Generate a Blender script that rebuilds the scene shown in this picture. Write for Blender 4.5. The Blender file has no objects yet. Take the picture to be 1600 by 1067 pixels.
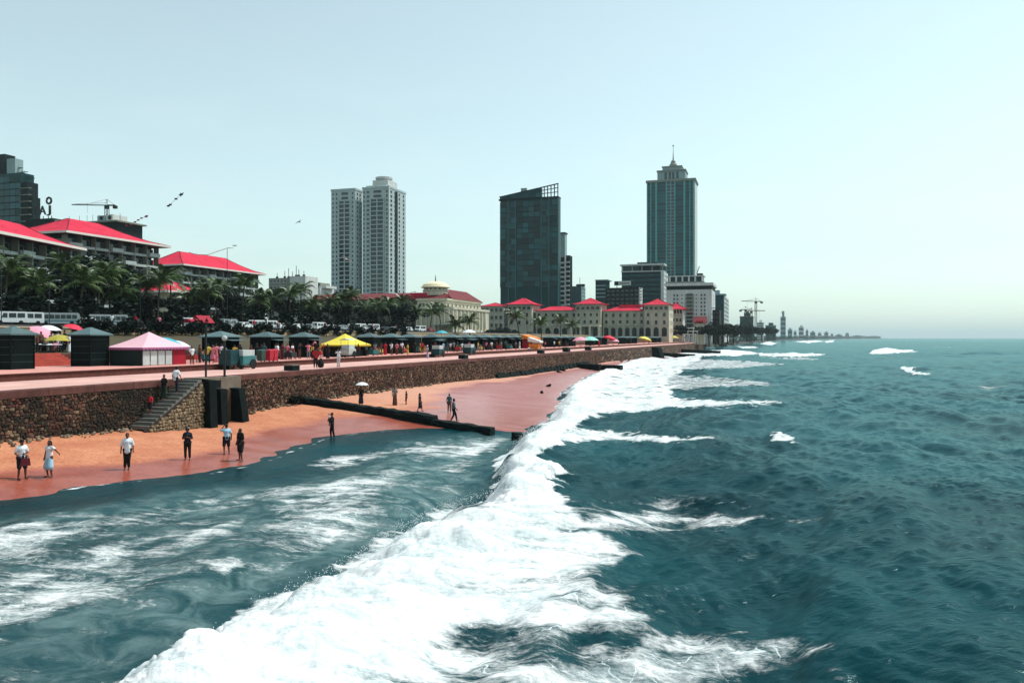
import bpy, bmesh, math, random
import numpy as np
from math import radians, sin, cos, pi, sqrt, atan2
from mathutils import Vector, Matrix

random.seed(7)
RNG = np.random.default_rng(11)
scene = bpy.context.scene
COL = scene.collection

# ------------------------------------------------------------------ camera
FPX, HZ, CZ = 1244.0, 528.0, 6.5          # focal length and horizon of the 1600 x 1067 photograph, eye height
cam_data = bpy.data.cameras.new('camera')
cam_data.sensor_width = 36.0
cam_data.lens = 36.0 * FPX / 1600.0
cam_data.shift_y = -(533.5 - HZ) / 1600.0
cam_data.clip_start = 0.1
cam_data.clip_end = 90000.0
cam = bpy.data.objects.new('camera', cam_data)
cam.location = (0, 0, CZ)
cam.rotation_euler = (radians(90), 0, 0)
COL.objects.link(cam)
scene.camera = cam

# ------------------------------------------------------------------ sky, sun, exposure
SUN_AZ = Vector((0.93, 0.37)).normalized()
SUN_EL = radians(60)
world = bpy.data.worlds.new('World')
scene.world = world
world.use_nodes = True
wn, wl = world.node_tree.nodes, world.node_tree.links
wn.clear()
w_out = wn.new('ShaderNodeOutputWorld')
w_bg = wn.new('ShaderNodeBackground')
w_bg.inputs['Strength'].default_value = 0.145
w_sky = wn.new('ShaderNodeTexSky')
w_sky.sky_type = 'NISHITA'
w_sky.sun_disc = False
w_sky.sun_elevation = SUN_EL
w_sky.sun_rotation = atan2(SUN_AZ.x, SUN_AZ.y)
w_sky.air_density = 1.2
w_sky.dust_density = 1.0
w_sky.ozone_density = 1.0
w_hs = wn.new('ShaderNodeHueSaturation')
w_hs.inputs['Saturation'].default_value = 0.42
w_tint = wn.new('ShaderNodeMix'); w_tint.data_type = 'RGBA'; w_tint.blend_type = 'MULTIPLY'
w_tint.inputs[0].default_value = 1.0
w_tint.inputs[7].default_value = (0.83, 1.0, 0.965, 1)
wl.new(w_sky.outputs[0], w_hs.inputs['Color'])
wl.new(w_hs.outputs[0], w_tint.inputs[6])
w_tc = wn.new('ShaderNodeTexCoord')
w_mp = wn.new('ShaderNodeMapping'); w_mp.inputs['Scale'].default_value = (5, 5, 16)
w_nz = wn.new('ShaderNodeTexNoise'); w_nz.inputs['Scale'].default_value = 1.6; w_nz.inputs['Detail'].default_value = 7; w_nz.inputs['Roughness'].default_value = 0.6
w_r1 = wn.new('ShaderNodeMapRange'); w_r1.inputs[1].default_value = 0.50; w_r1.inputs[2].default_value = 0.72; w_r1.inputs[4].default_value = 0.22
w_sx = wn.new('ShaderNodeSeparateXYZ')
w_r2 = wn.new('ShaderNodeMapRange'); w_r2.inputs[1].default_value = 0.04; w_r2.inputs[2].default_value = 0.30; w_r2.inputs[3].default_value = 1.0; w_r2.inputs[4].default_value = 0.15
w_mu = wn.new('ShaderNodeMath'); w_mu.operation = 'MULTIPLY'
w_cl = wn.new('ShaderNodeMix'); w_cl.data_type = 'RGBA'; w_cl.inputs[7].default_value = (5.6, 5.9, 5.9, 1)
wl.new(w_tc.outputs['Generated'], w_mp.inputs[0]); wl.new(w_mp.outputs[0], w_nz.inputs['Vector']); wl.new(w_nz.outputs[0], w_r1.inputs[0])
wl.new(w_tc.outputs['Generated'], w_sx.inputs[0]); wl.new(w_sx.outputs[2], w_r2.inputs[0])
wl.new(w_r1.outputs[0], w_mu.inputs[0]); wl.new(w_r2.outputs[0], w_mu.inputs[1]); wl.new(w_mu.outputs[0], w_cl.inputs[0])
wl.new(w_tint.outputs[2], w_cl.inputs[6])
wl.new(w_cl.outputs[2], w_bg.inputs['Color'])
wl.new(w_bg.outputs[0], w_out.inputs['Surface'])

sun_data = bpy.data.lights.new('sun', 'SUN')
sun_data.energy = 3.4
sun_data.angle = radians(0.5)
sun_data.color = (1.0, 0.955, 0.90)
sun = bpy.data.objects.new('sun', sun_data)
COL.objects.link(sun)
sun_dir = Vector((SUN_AZ.x * cos(SUN_EL), SUN_AZ.y * cos(SUN_EL), sin(SUN_EL)))
sun.location = (60, 30, 120)
sun.rotation_euler = sun_dir.to_track_quat('Z', 'Y').to_euler()

vs = scene.view_settings
vs.view_transform = 'Standard'
vs.look = 'None'
vs.exposure = 0.30
vs.gamma = 1.0
vs.use_curve_mapping = False
scene.cycles.use_denoising = True
scene.cycles.max_bounces = 6
scene.cycles.volume_bounces = 0
scene.cycles.caustics_reflective = False
scene.cycles.caustics_refractive = False

# ------------------------------------------------------------------ materials
def lin(c):
    out = []
    for v in c[:3]:
        v = v / 255.0
        out.append(v / 12.92 if v <= 0.04045 else ((v + 0.055) / 1.055) ** 2.4)
    return (*out, 1.0)

def nt_of(m):
    m.use_nodes = True
    nt = m.node_tree
    b = nt.nodes['Principled BSDF']
    return nt, b

_M = {}
def mat(name, rgb, rough=0.7, vary=0.18, scale=2.0, spec=0.3, metal=0.0, bump=0.0, bscale=None, world=False, streak=0.0, rnd=0.0):
    """one procedural material: a base colour broken up by noise, optional vertical weather streaks, bump, per-object variation"""
    if name in _M: return _M[name]
    m = bpy.data.materials.new(name)
    nt, b = nt_of(m)
    N, L = nt.nodes, nt.links
    b.inputs['Roughness'].default_value = rough
    b.inputs['Metallic'].default_value = metal
    b.inputs['Specular IOR Level'].default_value = spec
    if world:
        co = N.new('ShaderNodeNewGeometry').outputs['Position']
    else:
        co = N.new('ShaderNodeTexCoord').outputs['Object']
    nz = N.new('ShaderNodeTexNoise')
    nz.inputs['Scale'].default_value = scale
    nz.inputs['Detail'].default_value = 5.0
    nz.inputs['Roughness'].default_value = 0.65
    L.new(co, nz.inputs['Vector'])
    base = lin(rgb)
    ramp = N.new('ShaderNodeMapRange')
    ramp.inputs[1].default_value = 0.3; ramp.inputs[2].default_value = 0.7
    ramp.inputs[3].default_value = 1.0 - vary; ramp.inputs[4].default_value = 1.0 + vary
    L.new(nz.outputs[0], ramp.inputs[0])
    val = ramp.outputs[0]
    if streak > 0:
        mp = N.new('ShaderNodeMapping'); mp.inputs['Scale'].default_value = (1.6, 1.6, 0.09)
        L.new(co, mp.inputs[0])
        n2 = N.new('ShaderNodeTexNoise'); n2.inputs['Scale'].default_value = 1.0; n2.inputs['Detail'].default_value = 4
        L.new(mp.outputs[0], n2.inputs['Vector'])
        r2 = N.new('ShaderNodeMapRange'); r2.inputs[1].default_value = 0.35; r2.inputs[2].default_value = 0.65
        r2.inputs[3].default_value = 1.0 - streak; r2.inputs[4].default_value = 1.0
        L.new(n2.outputs[0], r2.inputs[0])
        mu = N.new('ShaderNodeMath'); mu.operation = 'MULTIPLY'
        L.new(val, mu.inputs[0]); L.new(r2.outputs[0], mu.inputs[1]); val = mu.outputs[0]
    if rnd > 0:
        oi = N.new('ShaderNodeObjectInfo')
        r3 = N.new('ShaderNodeMapRange'); r3.inputs[3].default_value = 1.0 - rnd; r3.inputs[4].default_value = 1.0 + rnd
        L.new(oi.outputs['Random'], r3.inputs[0])
        mu = N.new('ShaderNodeMath'); mu.operation = 'MULTIPLY'
        L.new(val, mu.inputs[0]); L.new(r3.outputs[0], mu.inputs[1]); val = mu.outputs[0]
    vm = N.new('ShaderNodeVectorMath'); vm.operation = 'SCALE'
    vm.inputs[0].default_value = base[:3]
    L.new(val, vm.inputs['Scale'])
    L.new(vm.outputs[0], b.inputs['Base Color'])
    if bump > 0:
        n4 = N.new('ShaderNodeTexNoise'); n4.inputs['Scale'].default_value = bscale or scale * 4; n4.inputs['Detail'].default_value = 4
        L.new(co, n4.inputs['Vector'])
        bp = N.new('ShaderNodeBump'); bp.inputs['Strength'].default_value = bump; bp.inputs['Distance'].default_value = 0.05
        L.new(n4.outputs[0], bp.inputs['Height']); L.new(bp.outputs[0], b.inputs['Normal'])
    _M[name] = m
    return m

# ------------------------------------------------------------------ mesh helpers
class MB:
    """collects shapes; build() links them as ONE mesh object"""
    def __init__(s): s.v = []; s.f = []; s.mi = []
    def add(s, vs, fs, mi=0):
        o = len(s.v)
        s.v.extend([tuple(p) for p in vs])
        for f in fs:
            s.f.append(tuple(i + o for i in f)); s.mi.append(mi)
        return s
    def box(s, x0, x1, y0, y1, z0, z1, mi=0):
        return s.add([(x0,y0,z0),(x1,y0,z0),(x1,y1,z0),(x0,y1,z0),(x0,y0,z1),(x1,y0,z1),(x1,y1,z1),(x0,y1,z1)],
              [(3,2,1,0),(4,5,6,7),(0,1,5,4),(1,2,6,5),(2,3,7,6),(3,0,4,7)], mi)
    def hexa(s, pts, mi=0):
        return s.add(pts, [(3,2,1,0),(4,5,6,7),(0,1,5,4),(1,2,6,5),(2,3,7,6),(3,0,4,7)], mi)
    def tube(s, pts, rad, n=6, mi=0, cap=True):
        pts = [Vector(p) for p in pts]
        if not hasattr(rad, '__len__'): rad = [rad] * len(pts)
        vs, fs = [], []
        for i, p in enumerate(pts):
            t = (pts[min(i+1, len(pts)-1)] - pts[max(i-1, 0)]).normalized()
            a = t.cross(Vector((0,0,1)))
            if a.length < 1e-3: a = t.cross(Vector((1,0,0)))
            a.normalize(); b = t.cross(a).normalized()
            for k in range(n):
                an = 2*pi*k/n
                vs.append(p + a*(rad[i]*cos(an)) + b*(rad[i]*sin(an)))
        for i in range(len(pts)-1):
            for k in range(n):
                k2 = (k+1) % n
                fs.append((i*n+k, i*n+k2, (i+1)*n+k2, (i+1)*n+k))
        if cap:
            fs.append(tuple(range(n-1,-1,-1))); fs.append(tuple((len(pts)-1)*n + k for k in range(n)))
        return s.add(vs, fs, mi)
    def lathe(s, prof, n=12, c=(0,0,0), mi=0, sx=1, sy=1):
        vs, fs = [], []
        for (r, z) in prof:
            for k in range(n):
                an = 2*pi*k/n
                vs.append((c[0]+r*cos(an)*sx, c[1]+r*sin(an)*sy, c[2]+z))
        for i in range(len(prof)-1):
            for k in range(n):
                k2 = (k+1) % n
                fs.append((i*n+k, i*n+k2, (i+1)*n+k2, (i+1)*n+k))
        fs.append(tuple(range(n-1,-1,-1))); fs.append(tuple((len(prof)-1)*n+k for k in range(n)))
        return s.add(vs, fs, mi)
    def prism(s, poly, y0, y1, mi=0):
        """poly in (x,z), extruded along y"""
        n = len(poly)
        vs = [(x, y0, z) for x, z in poly] + [(x, y1, z) for x, z in poly]
        fs = [tuple(range(n)), tuple(range(2*n-1, n-1, -1))]
        for i in range(n):
            j = (i+1) % n
            fs.append((j, i, n+i, n+j))
        return s.add(vs, fs, mi)
    def quad(s, a, b, c, d, mi=0): return s.add([a,b,c,d], [(0,1,2,3)], mi)
    def mesh(s, name, mats, smooth=False):
        me = bpy.data.meshes.new(name)
        me.from_pydata(s.v, [], s.f)
        if not isinstance(mats, (list, tuple)): mats = [mats]
        for m in mats: me.materials.append(m)
        if len(mats) > 1: me.polygons.foreach_set('material_index', s.mi)
        if smooth: me.polygons.foreach_set('use_smooth', [True]*len(s.f))
        me.update()
        return me
    def build(s, name, mats, parent=None, loc=(0,0,0), rz=0, smooth=False):
        return link(name, s.mesh(name, mats, smooth), parent, loc, rz)

def link(name, data, parent=None, loc=(0,0,0), rz=0, sc=None):
    o = bpy.data.objects.new(name, data)
    COL.objects.link(o)
    o.location = loc
    if isinstance(rz, (tuple, list)): o.rotation_euler = rz
    else: o.rotation_euler = (0, 0, rz)
    if sc is not None: o.scale = sc if hasattr(sc, '__len__') else (sc, sc, sc)
    if parent: o.parent = parent
    return o

def tag(o, label, cat, group=None):
    o['label'] = label; o['category'] = cat
    if group: o['group'] = group
    return o

def thing(name, label, cat, loc=(0,0,0), rz=0, group=None):
    return tag(link(name, None, None, loc, rz), label, cat, group)

def struct(o): o['kind'] = 'structure'; return o
def stuff(o): o['kind'] = 'stuff'; return o

def bbox_mesh(name, w, d, h, m, mi_front=None):
    return MB().box(-w/2, w/2, -d/2, d/2, 0, h).mesh(name, m)

ORD = ['first','second','third','fourth','fifth','sixth','seventh','eighth','ninth','tenth','eleventh','twelfth','thirteenth','fourteenth',
       'fifteenth','sixteenth','seventeenth','eighteenth','nineteenth','twentieth','twenty-first','twenty-second','twenty-third','twenty-fourth',
       'twenty-fifth','twenty-sixth','twenty-seventh','twenty-eighth','twenty-ninth','thirtieth','thirty-first','thirty-second','thirty-third','thirty-fourth']

# ------------------------------------------------------------------ the place: coast frame
SLOPE, X0 = 0.323, -38.8                   # sea wall runs along X = X0 + SLOPE * Y
NRM = sqrt(1 + SLOPE**2)
RZ = -math.atan(SLOPE)                     # rotation of things that stand square to the sea wall
U = Vector((SLOPE, 1, 0)) / NRM            # along the coast, away from the eye
SEA = Vector((1, -SLOPE, 0)) / NRM         # out to sea
ORG = Vector((X0, 0, 0)) + SEA * 0.0
def sd(s, d, z=0.0):
    """s metres along the wall, d metres out to sea from it (inland is negative)"""
    # foot of the line at s = 0 is the point of the wall beside Y = 0
    p = Vector((X0, 0, 0)) + U * s + SEA * d
    return Vector((p.x, p.y, z))
def to_sd(x, y):
    rx, ry = x - X0, y
    return rx*U.x + ry*U.y, rx*SEA.x + ry*SEA.y
def wx(px, Y): return (px - 800.0) / FPX * Y
def wz(py, Y): return CZ + (HZ - py) / FPX * Y
def gp(px, py, z=0.0):
    Y = (CZ - z) * FPX / (py - HZ)
    return wx(px, Y), Y
def on_d(px, d):
    """the point d metres from the sea wall seen in picture column px: returns (x, y)"""
    a = (px - 800.0) / FPX
    # (a*Y - X0 - SLOPE*Y)/NRM = d
    Y = (d * NRM + X0) / (a - SLOPE)
    return a * Y, Y

# numpy noise
def _hash(ix, iy, seed):
    h = (ix.astype(np.int64) * 374761393 + iy.astype(np.int64) * 668265263 + seed * 974711) & 0x7fffffff
    h = ((h ^ (h >> 13)) * 1274126177) & 0x7fffffff
    return ((h ^ (h >> 16)) & 0xffff) / 65535.0
def vnoise(x, y, seed=0):
    ix, iy = np.floor(x), np.floor(y)
    fx, fy = x - ix, y - iy
    fx = fx*fx*fx*(fx*(fx*6-15)+10); fy = fy*fy*fy*(fy*(fy*6-15)+10)
    a = _hash(ix, iy, seed); b = _hash(ix+1, iy, seed); c = _hash(ix, iy+1, seed); d = _hash(ix+1, iy+1, seed)
    return (a*(1-fx)+b*fx)*(1-fy) + (c*(1-fx)+d*fx)*fy
def fbm(x, y, oct=4, seed=0, gain=0.5):
    t = 0; a = 1; n = 0
    for i in range(oct):
        t = t + a*(vnoise(x*(2**i)+i*17.3, y*(2**i)-i*9.1, seed+i) - 0.5); n += a; a *= gain
    return t / n * 2
def sstep(a, b, x):
    t = np.clip((x-a)/(b-a), 0, 1); return t*t*(3-2*t)
# ================================================================== THE SETTING
CF = dict(loc=(X0, 0, 0), rz=RZ)           # meshes written in (d, s, z)

# ---- waterline and beach
_wl = [(-260,800),(0,779),(120,757),(300,741),(400,722),(440,706),(500,684),(560,676),(650,669),(770,667),(835,650),(858,636),(868,612),(900,594),(940,581),(975,566),(1005,557),(1040,549),(1075,544)]
_ws = np.array([to_sd(*gp(px, py, 0.0)) for px, py in _wl])
_o = np.argsort(_ws[:,0]); _ws = _ws[_o]
def d0_of(s): return np.interp(s, _ws[:,0], np.maximum(_ws[:,1], 0.6))
_zb = np.array([(-200,1.3),(42,1.3),(50,1.0),(58,0.75),(66,1.15),(80,1.25),(95,1.2),(125,0.75),(170,0.7),(210,0.9),(250,0.7),(300,0.3),(600,0.1)])
def zb_of(s): return np.interp(s, _zb[:,0], _zb[:,1])
def sand_z(s, d):
    s = np.asarray(s, float); d = np.asarray(d, float)
    d0 = d0_of(s) + 1.1*fbm(s*0.11, s*0+3, 3, 5) + 0.5*fbm(s*0.8, s*0+8, 3, 6); d0 = np.maximum(d0, 0.4)
    t = d / d0
    z = np.where(t < 1, zb_of(s)*np.power(np.clip(1-t, 0, 1.2), 1.1), -0.10*(d-d0))
    lump = 0.07*fbm(s*0.22, d*0.35, 3, 21) + 0.025*fbm(s*1.3, d*1.3, 3, 23)
    return z + lump*sstep(1.25, 0.55, t)

# sand
ss = np.concatenate([np.arange(-60, 26, 4), np.arange(26, 110, 0.3), np.arange(110, 200, 0.8), np.arange(200, 420, 3)])
dd = np.concatenate([np.arange(-0.45, 19, 0.28), np.arange(19, 40, 2.0)])
S, D = np.meshgrid(ss, dd, indexing='ij')
Z = sand_z(S, D)
ns_, nd_ = S.shape
idx = np.arange(ns_*nd_).reshape(ns_, nd_)
fq = np.stack([idx[:-1,:-1], idx[:-1,1:], idx[1:,1:], idx[1:,:-1]], -1).reshape(-1, 4)
me = bpy.data.meshes.new('sand')
me.from_pydata(np.stack([D, S, Z], -1).reshape(-1, 3).tolist(), [], fq.tolist())
me.polygons.foreach_set('use_smooth', [True]*len(me.polygons))
wet = sstep(0.40, 0.60, D/d0_of(S) + 0.30*sstep(74, 92, S) + 0.14*fbm(S*0.18, D*0.25, 4, 31) - 0.12*sstep(60, 56, S))
a = me.attributes.new('wet', 'FLOAT', 'POINT'); a.data.foreach_set('value', wet.reshape(-1).astype(np.float32))
far = sstep(62, 88, S)
a = me.attributes.new('pink', 'FLOAT', 'POINT'); a.data.foreach_set('value', far.reshape(-1).astype(np.float32))

m = bpy.data.materials.new('beach_sand'); nt, b = nt_of(m); N, L = nt.nodes, nt.links
pos = N.new('ShaderNodeNewGeometry').outputs['Position']
aw = N.new('ShaderNodeAttribute'); aw.attribute_name = 'wet'
ap = N.new('ShaderNodeAttribute'); ap.attribute_name = 'pink'
def mixc(N, L, fac, c1, c2):
    n = N.new('ShaderNodeMix'); n.data_type = 'RGBA'
    for sock, v in ((n.inputs[0], fac), (n.inputs[6], c1), (n.inputs[7], c2)):
        if isinstance(v, bpy.types.NodeSocket): L.new(v, sock)
        else: sock.default_value = v
    return n.outputs[2]
def noise(N, L, vec, scale, detail=5, rough=0.6, mapping=None, dist=0.0):
    if mapping:
        mp = N.new('ShaderNodeMapping'); mp.inputs['Scale'].default_value = mapping[0]
        if len(mapping) > 1: mp.inputs['Rotation'].default_value = (0, 0, mapping[1])
        L.new(vec, mp.inputs[0]); vec = mp.outputs[0]
    n = N.new('ShaderNodeTexNoise'); n.inputs['Scale'].default_value = scale; n.inputs['Detail'].default_value = detail
    n.inputs['Roughness'].default_value = rough; n.inputs['Distortion'].default_value = dist
    L.new(vec, n.inputs['Vector']); return n.outputs[0]
def mrange(N, L, v, a, b, c=0.0, d=1.0, smooth=True):
    n = N.new('ShaderNodeMapRange'); n.interpolation_type = 'SMOOTHSTEP' if smooth else 'LINEAR'
    for i, x in enumerate((v, a, b, c, d)):
        if isinstance(x, bpy.types.NodeSocket): L.new(x, n.inputs[i])
        else: n.inputs[i].default_value = x
    return n.outputs[0]
def math_(N, L, op, a, b=None, clamp=False):
    n = N.new('ShaderNodeMath'); n.operation = op; n.use_clamp = clamp
    for i, x in enumerate((a, b)):
        if x is None: continue
        if isinstance(x, bpy.types.NodeSocket): L.new(x, n.inputs[i])
        else: n.inputs[i].default_value = x
    return n.outputs[0]
nA = noise(N, L, pos, 0.5, 6, 0.7)
nB = noise(N, L, pos, 6.0, 4, 0.7)
fA = mrange(N, L, nA, 0.3, 0.7); fB = mrange(N, L, nB, 0.25, 0.75)
vf = N.new('ShaderNodeTexVoronoi'); vf.inputs['Scale'].default_value = 2.6; L.new(pos, vf.inputs['Vector'])
foot = mrange(N, L, vf.outputs['Distance'], 0.05, 0.30, -0.9, 0.0)
dry = mixc(N, L, fA, lin((176,106,74)), lin((196,132,96)))
dry = mixc(N, L, ap.outputs['Fac'], dry, lin((198,146,122)))
wetc = mixc(N, L, fA, lin((146,72,56)), lin((164,88,68)))
wetc = mixc(N, L, ap.outputs['Fac'], wetc, lin((178,116,110)))
cc = mixc(N, L, aw.outputs['Fac'], dry, wetc)
dk = mixc(N, L, fB, (0.70,0.68,0.68,1), (1.12,1.12,1.12,1))
mu = N.new('ShaderNodeMix'); mu.data_type = 'RGBA'; mu.blend_type = 'MULTIPLY'; mu.inputs[0].default_value = 1
L.new(cc, mu.inputs[6]); L.new(dk, mu.inputs[7]); L.new(mu.outputs[2], b.inputs['Base Color'])
L.new(mrange(N, L, aw.outputs['Fac'], 0.2, 1.0, 0.9, 0.28), b.inputs['Roughness'])
b.inputs['Specular IOR Level'].default_value = 0.45
bp = N.new('ShaderNodeBump'); bp.inputs['Distance'].default_value = 0.06
L.new(mrange(N, L, aw.outputs['Fac'], 0.0, 1.0, 0.55, 0.10), bp.inputs['Strength'])
L.new(math_(N, L, 'ADD', noise(N, L, pos, 3.5, 5, 0.7), foot), bp.inputs['Height']); L.new(bp.outputs[0], b.inputs['Normal'])
me.materials.append(m)
beach = struct(link('beach', me, **CF))

# ---- promenade, lawn, terrace, road
M_walk = mat('promenade_paving', (196,154,144), 0.85, 0.20, 0.35, world=True, bump=0.1, bscale=8)
M_upper = mat('upper_paving', (196,138,128), 0.85, 0.14, 0.7, world=True)
M_riser = mat('worn_brick_riser', (84,46,40), 0.9, 0.35, 2.5, world=True, bump=0.3)
M_coping = mat('coping_stone', (88,54,48), 0.85, 0.38, 1.4, world=True, bump=0.3, rnd=0.18)
M_grass = mat('dry_lawn', (70,62,44), 0.95, 0.30, 0.7, world=True, bump=0.3)
M_terr = mat('terrace_ground', (60,58,54), 0.9, 0.2, 0.5, world=True)
M_asph = mat('asphalt', (58,60,62), 0.85, 0.15, 0.8, world=True)
M_ground = mat('city_ground', (70,72,64), 0.95, 0.25, 0.05, world=True)
M_conc = mat('old_concrete', (112,100,88), 0.85, 0.25, 1.2, world=True, bump=0.25)
M_moss_shade = mat('weed_and_shade_concrete', (16,26,26), 0.8, 0.45, 2.0, world=True, bump=0.6, bscale=5, spec=0.08)  # weed on groynes, toe and rocks; painted shade on the buttress fins
M_pale = mat('pale_wall_plaster', (168,148,120), 0.85, 0.22, 1.0, world=True)

SA, SB = -30.0, 505.0
def strip(name, prof, m, s0=SA, s1=SB, step=12.0):
    """a sheet whose cross-section is prof [(d, z)...], laid along the coast"""
    n = max(1, int((s1-s0)/step)); mb = MB(); k = len(prof)
    vs = [(d, s0+(s1-s0)*i/n, z) for i in range(n+1) for d, z in prof]
    fs = [(i*k+j, (i+1)*k+j, (i+1)*k+j+1, i*k+j+1) for i in range(n) for j in range(k-1)]
    mb.add(vs, fs)
    return struct(mb.build(name, m, **CF))
# profiles run from the sea inland so that normals face up
strip('promenade', [(-0.55,3.80),(-7.8,3.80)], M_walk)
strip('promenade_riser', [(-7.8,3.80),(-7.82,4.21),(-7.74,4.215),(-7.74,4.26),(-8.2,4.262)], M_riser)
strip('upper_promenade', [(-8.2,4.258),(-20.0,4.25)], M_upper)
strip('lawn_bank', [(-20.0,4.25),(-20.05,5.15)], M_riser)
strip('lawn', [(-20.05,5.15),(-23.5,5.3),(-30,6.0),(-39.6,6.9)], M_grass, SA, 400)
strip('terrace', [(-40.2,7.70),(-44.0,8.0)], M_terr, SA, 360)
strip('road', [(-44.0,8.0),(-44.02,7.92),(-57.0,8.25),(-57.02,8.37)], M_asph, SA, 360)
strip('pavement', [(-57.02,8.37),(-62.0,8.5)], M_terr, SA, 360)
strip('ground', [(-62,8.5),(-120,9.0),(-400,9.0),(-4000,9.0)], M_ground, SA-300, 360, 60)
mb = MB()
mb.add([(0,505,3.2),(-6000,505,3.2),(-6000,9000,3.2),(0,360,3.2),(-6000,360,3.2)], [(0,1,4,3)])
# far coast: land that runs on to the horizon
coast_px = [(1078,545),(1100,543.5),(1125,541.5),(1150,539.5),(1178,536.2),(1205,533.6),(1240,531.6),(1290,530.2),(1345,529.5),(1392,529.15)]
cps = [gp(px, py, 0.0) for px, py in coast_px]
mbf = MB()
vv = []
for (x, y) in cps: vv += [(x, y, -1.0), (x-4-0.004*y, y+3, 2.2), (x-0.9*y-200, y+30+0.15*y, 3.5), (-6000.0-0.5*y, y+500, 3.6)]
ff = []
for i in range(len(cps)-1):
    a_ = i*4
    for j in range(3): ff.append((a_+j, a_+4+j, a_+5+j, a_+1+j)[::-1])
mbf.add(vv, ff)
far_land = struct(mbf.build('far_shore', mat('shore_rock_ground', (52,56,50), 0.95, 0.35, 0.02, world=True)))
# city ground between the terrace and the far shore
mbg = MB().add([(-0.5,358,3.1),(-0.5,520,3.1),(-900,520,3.1),(-900,358,3.1)], [(0,1,2,3)])
struct(mbg.build('city_ground', M_ground, **CF))

# ---- terrace wall (pale plastered)
tw = thing('terrace_wall', 'long low pale plaster wall along the top of the lawn below the road', 'wall', (X0,0,0), RZ)
MB().box(-40.2,-39.6, SA, 360, 6.6, 7.62).build('wall_body', M_pale, tw)
MB().box(-40.25,-39.5, SA, 360, 7.62, 7.74).build('coping', mat('pale_coping', (196,172,142), 0.8, 0.15, 1.0, world=True), tw)

# ---- sea wall with its stones
M_core = mat('wall_mortar', (50,38,33), 0.95, 0.3, 3.0, world=True)
def stone_material():
    m = bpy.data.materials.new('wall_stone'); nt, b = nt_of(m); N, L = nt.nodes, nt.links
    pos = N.new('ShaderNodeNewGeometry').outputs['Position']
    rnd = N.new('ShaderNodeNewGeometry').outputs['Random Per Island']
    oi = N.new('ShaderNodeObjectInfo').outputs['Random']
    r = math_(N, L, 'FRACT', math_(N, L, 'ADD', rnd, oi))
    cr = N.new('ShaderNodeValToRGB'); cr.color_ramp.interpolation = 'LINEAR'
    els = [(0.0,(30,28,26)),(0.25,(58,46,38)),(0.5,(84,64,50)),(0.66,(98,58,50)),(0.84,(106,84,66)),(1.0,(134,112,90))]
    cr.color_ramp.elements[0].position = els[0][0]; cr.color_ramp.elements[0].color = lin(els[0][1])
    cr.color_ramp.elements[1].position = els[-1][0]; cr.color_ramp.elements[1].color = lin(els[-1][1])
    for p, c in els[1:-1]:
        e = cr.color_ramp.elements.new(p); e.color = lin(c)
    L.new(r, cr.inputs[0])
    # damp, weed and lichen stains with a shape of their own
    st = noise(N, L, pos, 0.28, 5, 0.65)
    st2 = noise(N, L, pos, 1.0, 4, 0.6, ((0.9,0.9,0.16),))
    sepy = N.new('ShaderNodeSeparateXYZ'); L.new(pos, sepy.inputs[0])
    f1 = math_(N, L, 'MULTIPLY', mrange(N, L, st, 0.44, 0.60, 0.0, 0.85), mrange(N, L, sepy.outputs[1], 48, 66, 1.0, 0.30))
    f2 = mrange(N, L, st2, 0.52, 0.68, 0.0, 0.7)
    c = mixc(N, L, f1, cr.outputs[0], lin((26,30,24)))
    c = mixc(N, L, f2, c, lin((66,40,34)))
    fine = mrange(N, L, noise(N, L, pos, 9, 4, 0.7), 0.25, 0.75, 0.75, 1.25, False)
    vm = N.new('ShaderNodeVectorMath'); vm.operation = 'SCALE'; L.new(c, vm.inputs[0]); L.new(fine, vm.inputs['Scale'])
    L.new(vm.outputs[0], b.inputs['Base Color'])
    b.inputs['Roughness'].default_value = 0.88; b.inputs['Specular IOR Level'].default_value = 0.2
    bp = N.new('ShaderNodeBump'); bp.inputs['Strength'].default_value = 0.5; bp.inputs['Distance'].default_value = 0.04
    L.new(noise(N, L, pos, 7, 5, 0.7), bp.inputs['Height']); L.new(bp.outputs[0], b.inputs['Normal'])
    return m
M_stone = stone_material()
BAT = 0.30                                  # batter: the wall foot stands this far seaward of its top
def face_d(z): return BAT * (3.4 - z) / 3.4
sw = thing('sea_wall', 'long rubble stone sea wall with brown coping behind the beach', 'sea wall', (X0,0,0), RZ)
mbc = MB()
n = 60
for i in range(n):
    s0, s1 = SA+(SB-SA)*i/n, SA+(SB-SA)*(i+1)/n
    mbc.hexa([(-0.6,s0,-1),(face_d(-1),s0,-1),(face_d(-1),s1,-1),(-0.6,s1,-1),(-0.6,s0,3.4),(0,s0,3.4),(0,s1,3.4),(-0.6,s1,3.4)])
mbc.build('wall_core', M_core, sw)
s = SA; k = 0
cop_me = None
cop = MB().box(-0.6, 0.09, 0.012, 2.988, 0, 0.36).hexa([(-0.6,0.012,0.36),(0.09,0.012,0.36),(0.09,2.988,0.36),(-0.6,2.988,0.36),(-0.58,0.03,0.405),(0.06,0.03,0.405),(0.06,2.97,0.405),(-0.58,2.97,0.405)])
cop_me = cop.mesh('coping_block', M_coping)
while s < SB:
    if not (54.0 < s+1.5 < 56.0) or True:
        link('coping_block', cop_me, sw, (random.uniform(-0.01,0.012), s, 3.40))
    s += 3.0
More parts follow.
